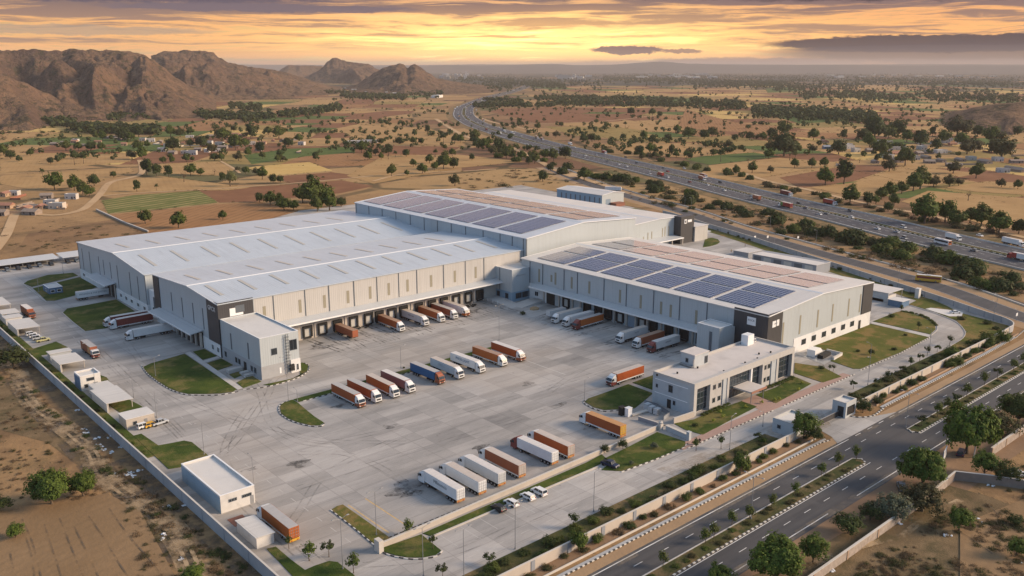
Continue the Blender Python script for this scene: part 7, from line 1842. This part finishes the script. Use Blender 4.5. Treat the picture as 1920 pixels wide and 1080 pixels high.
# ---------------------------------------------------------------- villages and towns
rv = random.Random(31)
def house(name, label, kind, x, y, rz, w_, d_, h, group, z=0):
    T = thing(name, label, 'house', (x, y, z), rz, group)
    wallm = {'white': 'house_white', 'tile': 'mud', 'grey': 'thatch', 'cream': 'cream', 'blue': 'blue_wall'}[kind]
    MB().box(-w_/2, w_/2, -d_/2, d_/2, 0, h).build('wall', M[wallm], T)
    if kind in ('white', 'cream'):
        q = MB(); q.box(-w_/2+.25, w_/2-.25, -d_/2+.25, d_/2-.25, h, h+.06)
        r = q.build('roof', M['white_roof'], T)
        q = MB()
        for a in ((-w_/2, w_/2, -d_/2, -d_/2+.25), (-w_/2, w_/2, d_/2-.25, d_/2), (-w_/2, -w_/2+.25, -d_/2+.25, d_/2-.25), (w_/2-.25, w_/2, -d_/2+.25, d_/2-.25)): q.box(*a, h, h+.6)
        q.build('parapet', M[wallm], r)
    else:
        q = MB(); q.extr([(-d_/2-.5, h-.15), (d_/2+.5, h-.15), (0, h+d_*.22)], 'x', -w_/2-.4, w_/2+.4)
        q.build('roof', M['tile' if kind == 'tile' else ('thatch' if kind == 'grey' else 'steel')], T)
    facebox(MB(), '-y', -d_/2, w_*.15, 1.1, .05, 2.1, .06, .05).build('door', M['black'], T)
    for c in (-w_*.3, w_*.38): facebox(MB(), '-y', -d_/2, c, 1., 1.1, 2.1, .05, .05).build('window', M['glass'], T)
    facebox(MB(), '-x', -w_/2, 0, 1., 1.1, 2.1, .05, .05).build('window', M['glass'], T)
    return T
DESC = {'white': 'white flat roofed house', 'tile': 'low reddish tiled house', 'grey': 'low grey roofed house', 'cream': 'cream flat roofed house', 'blue': 'bright blue small house'}
def village(where, lst, wr):
    tot = {}; seen = {}
    for u, v, k in lst: tot[k] = tot.get(k, 0)+1
    for u, v, k in sorted(lst):
        seen[k] = seen.get(k, 0)+1
        X, Y = at(u, v)
        lb = '%s %s' % (DESC[k], where)
        if tot[k] > 1: lb += ', leftmost of its kind' if seen[k] == 1 else (', rightmost of its kind' if seen[k] == tot[k] else ', %s such from the left' % ORD[seen[k]-1])
        house('house', lb, k, X, Y, rv.choice([0, 0, pi/2, .25, -.2, pi/2+.2])+YAW-pi/2, rv.uniform(*wr), rv.uniform(wr[0]*.6, wr[1]*.62), rv.uniform(2.8, 4.6) if k in ('white', 'cream') else rv.uniform(2.4, 3.2), 'houses '+where)
village('in the left village', [(356,258,'white'),(396,257,'grey'),(312,276,'white'),(330,274,'cream'),(346,288,'cream'),(360,290,'white'),(392,270,'white'),(412,272,'white'),(442,254,'tile'),(455,256,'tile'),(473,271,'cream'),(492,270,'tile'),(512,266,'tile'),(530,266,'grey'),(300,268,'grey'),(283,266,'white'),(256,273,'cream'),(233,273,'tile'),(222,262,'grey'),(212,258,'grey'),(201,260,'grey'),(184,268,'tile'),(120,269,'grey'),(140,268,'tile'),(160,274,'grey'),(102,272,'grey'),(240,260,'grey'),(268,264,'cream'),(142,266,'white'),(380,262,'tile'),(408,256,'tile'),(418,279,'grey'),(432,276,'grey'),(305,284,'white'),(324,289,'grey'),(390,285,'white'),(406,284,'white'),(566,272,'white'),(486,283,'grey'),(372,283,'grey')], (7, 13))
village('in the hamlet at the left edge', [(10,368,'tile'),(26,366,'white'),(12,390,'tile'),(50,396,'tile'),(76,391,'tile'),(96,383,'white'),(108,391,'cream'),(60,402,'grey'),(88,372,'grey'),(135,373,'white'),(3,404,'grey')], (8, 13))
village('in the right hand village', [(1551,279,'blue'),(1588,274,'white'),(1592,279,'white'),(1604,285,'white'),(1652,270,'white'),(1662,270,'cream'),(1666,282,'cream'),(1686,281,'cream'),(1678,290,'tile'),(1700,290,'tile'),(1722,290,'grey'),(1740,288,'grey'),(1728,280,'white'),(1752,270,'white'),(1770,268,'white'),(1786,272,'tile'),(1800,270,'white'),(1762,287,'white'),(1735,297,'grey'),(1712,299,'cream'),(1742,306,'grey'),(1764,304,'grey'),(1788,312,'grey'),(1800,302,'grey'),(1820,300,'cream'),(1846,306,'grey'),(1870,302,'white'),(1905,306,'grey'),(1893,318,'grey'),(1880,323,'white'),(1680,304,'grey'),(1665,296,'white'),(1640,306,'grey'),(1545,268,'tile'),(1912,322,'grey'),(1630,285,'grey'),(1775,264,'cream')], (8, 17))
village('below the highway bend', [(668,269,'white'),(684,269,'white'),(694,268,'cream')], (16, 24))
for k in range(46):
    ua, ub, va, vb = ((190, 570, 258, 290), (1560, 1915, 268, 318), (0, 120, 370, 406))[0 if k < 20 else (1 if k < 38 else 2)]
    X, Y = at(rv.uniform(ua, ub), rv.uniform(va, vb)); L_ = rv.uniform(6, 16)
    q = MB(); q.box(-L_, L_, -.2, .2, 0, rv.uniform(1.4, 2.2)); q.box(-L_, -L_+.4, -rv.uniform(4, 10), 0, 0, 1.5)
    tag(q.build('mud_wall', M[rv.choice(['mud', 'thatch', 'cream', 'brick'])], None, (X, Y, 0), rv.choice([0, .2, pi/2])+YAW-pi/2), 'low courtyard wall among the village houses %s' % ('on the left' if k < 20 else ('on the right' if k < 38 else 'at the left edge')), 'wall', 'courtyard walls %s' % ('in the left village' if k < 20 else ('in the right village' if k < 38 else 'in the left edge hamlet')))
k = 0
for n, (ua, ub, va, vb, hr, wr, ds, gp) in enumerate(((640,780,163,176,(3,7),(10,26),'pale house of the far suburb below the pointed hill','suburb below the pointed hill'), (775,880,163,176,(4,8),(16,40),'pale building of the far suburb beside the highway bend','suburb beside the highway bend'), (818,905,137,150,(10,36),(20,45),'pale block of the far town behind the pointed hill','far town behind the pointed hill'), (1040,1110,141,150,(8,22),(30,80),'pale building of the far town where the highway ends','far town at the end of the highway'), (1180,1340,140,147,(8,20),(30,90),'pale building in the far town along the wooded plain','far town along the wooded plain'), (1530,1900,141,146,(8,16),(30,90),'pale building in the faint far settlement on the right','faint far settlement'))):
    for j in range((34, 16, 22, 16, 30, 16)[n]):
        X, Y = at(rv.uniform(ua, ub), rv.uniform(va, vb)); w_ = rv.uniform(*wr)*.5; d_ = rv.uniform(*wr)*.3; h = rv.uniform(*hr)
        if seg_d((X, Y), HCs) < 40: continue
        q = MB(); q.box(-w_, w_, -d_, d_, 0, h, 0); q.box(-w_*.96, w_*.96, -d_*.94, d_*.94, h, h+.5, 0)
        for z in range(1, int(h/3.2)+1): q.box(-w_*.9, w_*.9, -d_-.1, -d_+.02, z*3.2-2, z*3.2-.9, 1)
        tag(q.build('far_building', [M[rv.choice(['shed_wall', 'cream', 'shed_wall', 'white_roof'])], M['glass']], None, (X, Y, 0), rv.uniform(-.3, .3)+YAW-pi/2), ds, 'building', gp)
X, Y = at(1056, 149); tag(MB().box(-45, 45, -20, 20, 0, 38).box(-30, -12, -22, 22, 38, 44).build('far_building', M['cream'], None, (X, Y, 0), YAW-pi/2), 'largest glowing cream building at the vanishing end of the highway', 'building')
X, Y = at(820, 183); tag(MB().box(-26, 26, -12, 12, 0, 9).box(-40, -26, -10, 10, 0, 6).build('far_building', M['shed_wall'], None, (X, Y, 0), .6), 'long white shed left of the highway bend', 'building')

# ---------------------------------------------------------------- sheds on the west side of the compound
def shed(name, label, cat, x0, x1, y0, y1, h, slope=.4, wall='shed_wall', roof='tin', openside=True, door=True, roofcol=None, over=.3):
    T = thing(name, label, cat, (x0, y0, .05)); w_, d_ = x1-x0, y1-y0
    q = MB()
    if openside: q.box(0, .2, 0, d_, 0, h-.3); q.box(.2, w_*.5, d_-.2, d_, 0, h-.3)
    else: q.box(0, w_, 0, d_, 0, h-.25)
    q.build('wall', M[wall], T)
    q = MB(); q.extr([(-over, h-.2), (w_+over, h-.2-slope*.5), (w_+over, h-.05-slope*.5), (-over, h-.03)], 'y', -over, d_+over); q.build('roof', M[roof], T)
    if openside:
        for x, y in ((w_-.1, .15), (w_-.1, d_-.15), (.4, .1)): MB().box(x-.1, x+.1, y-.1, y+.1, 0, h-.6 if x > 1 else h-.3).build('post', M['cream'], T)
    elif door:
        facebox(MB(), '-y', 0, w_*.68, 1., .05, 2.1, .05, .05).build('door', M['steel'], T)
        windows(T, '-y', 0, [w_*.3], 1.1, 1.9, .9, 'joint', 0)
        windows(T, '+x', w_, [d_*.35, d_*.7], 1.1, 1.9, .9, 'joint', 0)
    return T
sb = block('store_building', 'flat roofed store with a blue long side standing against the concrete wall', 'store', 75.8, 84.6, 192.3, 216.2, 4.7, 'shed_wall', 'white_roof', .8)
MB().box(75.68, 75.82, 192.4, 216.1, 0, 4.2).build('blue_panel', M['bluegrey'], sb)
windows(sb, '-y', 192.3, [78.2, 78.9, 79.6, 81.6, 82.2, 82.8, 83.4], 2.5, 3., .4, 'joint', 0)
facebox(MB(), '-y', 192.3, 83.8, .9, .05, 2.3, .05, .05).build('door', M['steel'], sb)
shed('tin_shed', 'low shed with a streaky corrugated tin roof at the lower left', 'shed', 75, 79.2, 171.5, 181.6, 3, .5, 'shed_wall', 'tin', False, False)
tag(MB().box(75.6, 79.4, 184.2, 188.6, .0, .12).build('soil_bed', M['brick']), 'dark red soil bed between the store and the tin shed', 'soil bed')
gh = shed('guard_hut', 'tan guard hut with an overhanging white roof beside the parked yellow car', 'hut', 76.3, 84.6, 260, 266.6, 3.3, .1, 'cream', 'white_roof', False, True, over=.15)
shed('carport', 'large open sided tin carport nearest the tan guard hut', 'carport', 76.3, 84, 277.5, 292.8, 3.3, .5)
shed('carport', 'small pale shed roof joined to the far side of the large carport', 'carport', 77.6, 83.8, 293.8, 300.5, 2.9, .3, over=.1)
ts = block('two_storey_hut', 'small two storey white hut with a blue side between the carports', 'hut', 76, 82.4, 303, 309.4, 5.2, 'shed_wall', 'white_roof', .8)
MB().box(75.88, 76.02, 303, 309.4, 0, 4.6).build('blue_panel', M['blue_wall'], ts); windows(ts, '-y', 303, [77.8, 80.6], 1.1, 2.1, 1.2, 'joint', 0); windows(ts, '-y', 303, [79.2], 3.3, 4.1, 2.2, 'joint', 0)
shed('carport', 'open carport with a light tin roof above the grey paved bay', 'carport', 76.4, 84.4, 328, 339.3, 3.1, .5)
shed('white_hut', 'white flat hut joined to the far side of the middle carport', 'hut', 77, 84.2, 343, 347, 3., .2, 'light_render', 'tin', False, False)
shed('carport', 'grey roofed carport with white off road cars beside it', 'carport', 75.8, 83.8, 385, 401, 3.3, .5)
shed('white_hut', 'small white hut with dark windows beyond the grey roofed carport', 'hut', 76.2, 82.4, 405.6, 411.4, 3.1, .2, 'shed_wall', 'tin', False, True)
shed('carport', 'white roofed carport second from the far left edge', 'carport', 76.6, 83, 413, 421, 3.4, .4)
shed('carport', 'pale carport roof cut by the left edge of the photo', 'carport', 76, 83.4, 430, 446, 3.5, .4)
ks = block('kiosk', 'square blue kiosk with a white roof on the far left lawn', 'kiosk', 104.2, 110.2, 450, 460.4, 3.1, 'blue_wall', 'white_roof', .3)
windows(ks, '-y', 450, [105.8, 108.6], 1., 2., 1.6, 'trim', 0); windows(ks, '-x', 104.2, [455], 1., 2., 2, 'trim', 0)
sh = thing('car_shelter', 'long low metal car shelter along the back of the far left road', 'shelter', (0, 0, .05))
q = MB(); q.extr([(522.2, 2.6), (534, 3.4), (534, 3.55), (522.2, 2.75)], 'x', 60, 128); q.build('roof', M['canopy'], sh)
for x in range(62, 128, 6):
    MB().box(x-.1, x+.1, 523, 523.2, 0, 2.6).build('post', M['steel'], sh)
MB().box(60, 128, 533.6, 533.9, 0, 3.2).build('back_wall', M['pier'], sh)
s3 = thing('car_shelter', 'short metal car shelter tucked beside the corner of the grey warehouse', 'shelter', (0, 0, .05))
q = MB(); q.extr([(521, 2.7), (534, 3.4), (534, 3.55), (521, 2.85)], 'x', 129.6, 146); q.build('roof', M['canopy'], s3)
for x in (130, 137, 145): MB().box(x-.1, x+.1, 521.6, 521.8, 0, 2.6).build('post', M['steel'], s3)
l1 = shed('long_shed', 'long shed with a cream roof beside the service road wall', 'shed', 414.5, 428.5, 231.5, 270, 5.2, .6, 'pier', 'roof_cream', False, False)
for k in range(6): MB().box(-.08, .02, 2+k*6.2, 6.6+k*6.2, .3, 4.2).build('panel', M['joint' if k % 2 else 'shutter'], l1)
shed('small_shed', 'small shed with a rubble strewn pale roof near the long cream shed', 'shed', 424, 437, 279, 289, 3, .3, 'pier', 'tin', False, False)
tag(MB().box(414, 414.3, 272, 282, 0, 2.6).build('screen_wall', M['light_render']), 'plain grey screen wall at the end of the long cream shed', 'wall')
c1 = shed('canteen', 'open canteen shed with a cream roof right of the gable of the solar hall', 'canteen', 388, 402, 180, 198, 4.6, .5, 'light_render', 'roof_cream', True)
q = MB(); q.box(2, 10, 1, 1.2, 0, 2.6); q.box(0, .3, 2, 16, 0, 1.2); q.build('counter', M['shed_wall'], c1)
shed('kiosk_roof', 'small white roofed kiosk with a blue front beside the canteen', 'kiosk', 384, 391, 171.5, 178, 3, .3, 'blue_wall', 'white_roof', False, False)
tag(MB().box(-1.1, 1.1, -.9, .9, 0, 4.6).box(-1.2, 1.2, -1, 1, 4.6, 4.75).build('water_tank_tower', M['shed_wall'], None, (*at(1720, 559), .05)), 'white upright tank tower beside the small kiosk', 'tank tower')
# tanker parked beyond the blue shed
make_truck('long white tanker trailer parked beyond the blue walled shed', cont='white', roof='pale_roof', hascab=False, L=14, loc=at(1150, 359), heading=-1.0, group=None, skirt=None, cat='trailer', name='tank_trailer')
tag(MB().box(-5, 5, -3, 3, 0, 2.4).box(-5.3, 5.3, -3.3, 3.3, 2.4, 2.65).build('brick_hut', [M['brick']], None, (*at(1158, 386), .05)), 'low brick hut in front of the blue walled shed', 'hut')
bpy.data.objects[COL.objects[-1].name]
# utility yard beside the office
def util(name, label, cat, fn): 
    T = thing(name, label, cat, (0, 0, .05)); fn(T); return T
for k, (u, v) in enumerate(((1214, 768), (1222, 773), (1232, 777))):
    X, Y = at(u, v); T = thing('transformer', ['left transformer cabinet in the utility yard', 'middle transformer cabinet in the utility yard', 'right transformer cabinet nearest the office door'][k], 'transformer', (X, Y, .2))
    MB().box(-1, 1, -.8, .8, 0, 1.9).build('cabinet', M['light_render'], T)
    q = MB()
    for j in range(5): q.box(-.9+j*.4, -.75+j*.4, -.95, -.8, .3, 1.6)
    q.build('fin', M['steel'], T)
fx = [at(*p) for p in ((1208,758),(1230,764),(1255,780),(1244,788))]
T = panel_wall('yard_fence', 'dark low fence round the transformer yard', fx, 1.3, 'pier', None, half=.08, cop='joint')
T = panel_wall('yard_wall', 'grey low wall from the truck gate to the transformer yard', [at(1197, 788), at(1234, 800)], 1.2, 'pier', None, half=.15)
for k, (u, v, c) in enumerate(((1166, 778, 'black'), (1178, 780, 'trim'))):
    X, Y = at(u, v); MB(); tag(MB().box(-.9, .9, -.7, .7, 0, 2.6).box(-1, 1, -.8, .8, 2.6, 2.75).build('control_cabinet', M[c], None, (X, Y, .06)), 'dark control cabinet by the utility yard' if c == 'black' else 'white control cabinet beside the dark one', 'cabinet')
X, Y = at(1202, 775); tag(MB().box(-4, 4, -.6, .6, 0, .4).build('bench_slab', M['coping'], None, (X, Y, .2), -.1), 'long tan slab beside the transformers', 'slab')
tag(panel_wall('low_gate_wall', 'white low wall block beside the car park entry', [at(1250, 806), at(1291, 824)], 1.4, 'light_render', None, half=.5), None)
tag(MB().box(-.5, .5, -.5, .5, 0, 2.6).box(-.6, .6, -.6, .6, 2.6, 2.75).build('gate_pillar', M['light_render'], None, (*at(1291, 826), .05)), 'pale pillar at the end of the low white wall block', 'pillar')
tag(MB().box(-.6, .6, -.6, .6, 0, 2.).blob((0, 0, 2.2), .7, 4, 0, 8, 5, .8).build('gate_pillar', M['coping'], None, (*at(1238, 806), .05)), 'rough stone pillar at the right end of the low yard wall', 'pillar')
# box structures beside the right lawn
X, Y = at(1527, 665)
tag(MB().extr([(-3.2, 0), (3.2, 0), (3.2, 1.2), (1.5, 2.6), (-3.2, 2.6)], 'y', -1.6, 1.6).build('plant_room', M['trim'], None, (X, Y, .05), .1), 'white wedge shaped plant room at the corner of the big dry lawn', 'plant room')
X, Y = at(1545, 669); tag(MB().box(-3.5, 3.5, -1.1, 1.1, 0, 1.4).build('generator', M['black'], None, (X, Y, .05), .1), 'row of dark generator boxes beside the white plant room', 'generator')
T = panel_wall('low_wall', 'grey low wall round the plant yard at the big dry lawn', [at(1550, 660), at(1578, 667), at(1562, 676)], 1.1, 'shed_wall', None, half=.3)
sheet('ramp_channel', [at(*p) for p in ((1490,663),(1500,660),(1560,676),(1545,684))], .1, M['steel'])
for k, (u, v) in enumerate(((1478, 650), (1484, 646), (1489, 654))): tag(MB().box(-.6, .6, -.5, .5, 0, 2).build('air_conditioner', M['cream'], None, (*at(u, v+4), .05)), 'outdoor cooling unit at the brown corner of the solar hall, %s of three' % ORD[k], 'cooling unit')
# concrete benches at annex
tag(MB().box(-2.6, 2.6, -1.1, 1.1, 0, 1.2).box(-2.3, 2.3, -.8, .8, 1.2, 1.25).build('planter', M['path'], None, (*at(440, 697), .1), .0), 'concrete planter block on the path to the annex door', 'planter')
# tyres and pallets at docks
for (u, v, lb) in ((882, 575, 'ring of black tyres near the right end of the cream dock wall'), (680, 614, 'heap of black tyres under the second dock door'), (1040, 565, 'heap of dark tyres beside the small dock opening')):
    X, Y = at(u, v); T = thing('tyre_pile', lb, 'tyres', (X, Y, .055)); rq = random.Random(u)
    for j in range(12):
        a = j*.55; q = MB(); q.tube((0, 0, 0), (0, 0, .26), .55, .55, 10); q.tube((0, 0, .24), (0, 0, .262), .25, .25, 8)
        q.build('tyre', M['black'], T, (cos(a)*2.2*rq.uniform(.6, 1.2), sin(a)*1.6*rq.uniform(.6, 1.2), (j % 3)*.27))
X, Y = at(1002, 580); q = MB(); q.blob((0, 0, 0), 2.2, 3, 0, 10, 6, .55, .12); tag(q.build('soil_heap', M['dirt'], None, (X, Y, 0)), 'heap of orange soil beside the small ramp', 'soil heap')
X, Y = at(1640, 668) 
# wheel stop blocks along the yard edge
q = MB()
for k, x in enumerate(np.arange(98, 200, 1.7)): q.box(x, x+1.0, 156.0, 156.25, .05, .22)
struct(q.build('wheel_stop_line', M['kerb_black']))
# hoarding by the road, transformer poles
hb = thing('hoarding', 'white notice board on posts beside the round roadside tree', 'notice board', (*at(1770, 868), .05), .25)
MB().box(-2.4, 2.4, -.06, .06, 1.4, 4.2).build('board', M['trim'], hb)
for x in (-2.1, 2.1): MB().box(x-.1, x+.1, .06, .2, 0, 4.3).build('post', M['pole'], hb)
pl = thing('utility_pole', 'pale concrete utility pole in front of the tallest spreading tree', 'pole', (*at(1826, 858), 0))
MB().tube((0, 0, 0), (0, 0, 9), .2, .14).build('shaft', M['coping'], pl); MB().box(-1, 1, -.08, .08, 8.2, 8.35).build('crossarm', M['pole'], pl)
# ---------------------------------------------------------------- lamp posts
def lamp(u, v, h, label, arms=(0,), al=1.6, r=.085, group='lamp posts in the compound', z=.05, xy=None):
    X, Y = xy or at(u, v); T = thing('lamp_post', label, 'lamp post', (X, Y, z), 0, group)
    q = MB(); q.tube((0, 0, 0), (0, 0, .5), r*2.2, r*2.0, 8); q.tube((0, 0, .5), (0, 0, h), r, r*.7, 8); q.build('pole', M['pole'], T)
    for a in arms:
        q = MB(); q.tube((0, 0, h-.1), (cos(a)*al, sin(a)*al, h+.35), r*.55, r*.45, 6); q.build('arm', M['pole'], T)
        q = MB(); q.taper(-.35, .35, -.16, .16, -.04, .1, .08, .05, 0); hd = q.build('lamp_head', M['pole'], T, (cos(a)*(al+.2), sin(a)*(al+.2), h+.36), a)
        MB().box(-.25, .25, -.11, .11, -.07, -.045).build('lens', M['lamp'], hd)
    return T
LP = [(541,753,15,'tall lamp post on the tip of the parking island'),(752,690,8,'lamp post behind the blue truck'),(936,638,14,'tall lamp post in the open yard near the inner corner'),(558,754,4,'short lamp post beside the tall one on the island'),(294,783,8.5,'lamp post beside the tan guard hut'),(251,746,8.5,'lamp post at the corner of the large carport'),(383,853,9.5,'lamp post by the weedy lawn near the flat store'),(477,922,9.5,'lamp post at the front corner of the flat store'),(706,1004,11,'lamp post with thin arms on the kerbed strip by the stone pillar'),(643,1068,12,'lamp post at the bottom left bend of the drive'),(870,1085,11.5,'lamp post at the bottom edge left of the car park lamp'),(794,1082,11.5,'lamp post rising at the corner triangle lawn'),(966,1030,11,'tall lamp post just below the black parked car'),(1113,960,10.5,'tall lamp post below the empty parking bays'),(1368,843,10,'lamp post with a bright arm in front of the left office lawn'),(1430,800,5,'curved thin lamp post at the gatehouse flower bed'),(1627,722,10,'lamp post at the drive beside the dry lawn corner'),(1742,661,9,'lamp post where the white path meets the loop drive'),(73,548,8,'lamp post on the far left lawn beside the blue kiosk'),(119,513,8,'lamp post near the car shelter'),(180,735,8,'lamp post by the west drive opposite the red truck'),(168,663,4,'short post on the second left lawn'),(292,706,7,'lamp post on the big lawn below the docked white truck'),(1096,753,7.5,'lamp post at the rounded tip of the office side lawn'),(1632,672,5.5,'yellowish lamp post on the big dry lawn'),(1863,702-0,0,'')]
for u, v, h, lb in LP:
    if h: lamp(u, v, h, lb, (rv.choice([0, pi, pi/2]),) if h < 11 else (0, pi))
for k, (u, v) in enumerate(((1408, 974), (1698, 803))):
    lamp(u, v, 11, ['twin armed lamp post in the median opposite the gap on the left', 'twin armed lamp post at the tip of the right hand median'][k], (pi/2, -pi/2), 2.2, .1, 'lamp posts in the road median', .2)
for k, (u, v, h) in enumerate(((1296,393,9),(1362,413,8),(1443,436,11),(1451,470,12),(1530,456,8),(1684,535,9),(1862,602,9),(1868,575,6),(1906,600,5),(1241,402,6),(1284,384,6))):
    lamp(u, v, h, 'grey lamp post along the service road, %s from the far end' % ORD[[2,3,4,5,6,7,8,9,10,0,1][k]], (pi*.9,), 1.6, .09, 'lamp posts along the service road')
for k, (u, v, h, c) in enumerate(((1415, 452, 3.2, 'trim'), (1439, 416+35, 3, 'trim'), (1905, 602, 3.5, 'trim'), (1496, 452, 3, 'trim'))):
    X, Y = at(u, v); T = thing('road_sign', ['small white sign inside the service road wall near the rear drive', 'white marker sign beside the rear loop drive', 'white sign at the bend of the service road', 'white twin panel sign on the far side of the service road'][k], 'sign', (X, Y, .05))
    MB().tube((0, 0, 0), (0, 0, h), .08).build('post', M['pole'], T); MB().box(-.9, .9, -.05, .05, h-1.3, h).build('panel', M['trim'], T)
# ---------------------------------------------------------------- haze: one closed box of even air
hm = bpy.data.materials.new('haze_air'); hm.use_nodes = True; t = NT(hm.node_tree); t.N.clear()
pv = t.n('ShaderNodeVolumePrincipled'); pv.inputs['Color'].default_value = (.73, .645, .60, 1); pv.inputs['Density'].default_value = HAZE; pv.inputs['Anisotropy'].default_value = 0.
ou = t.n('ShaderNodeOutputMaterial'); t.L.new(pv.outputs[0], ou.inputs['Volume'])
hz = MB().box(-29500, 29500, -29500, 29500, -6, 262).build('haze', hm); hz['kind'] = 'stuff'
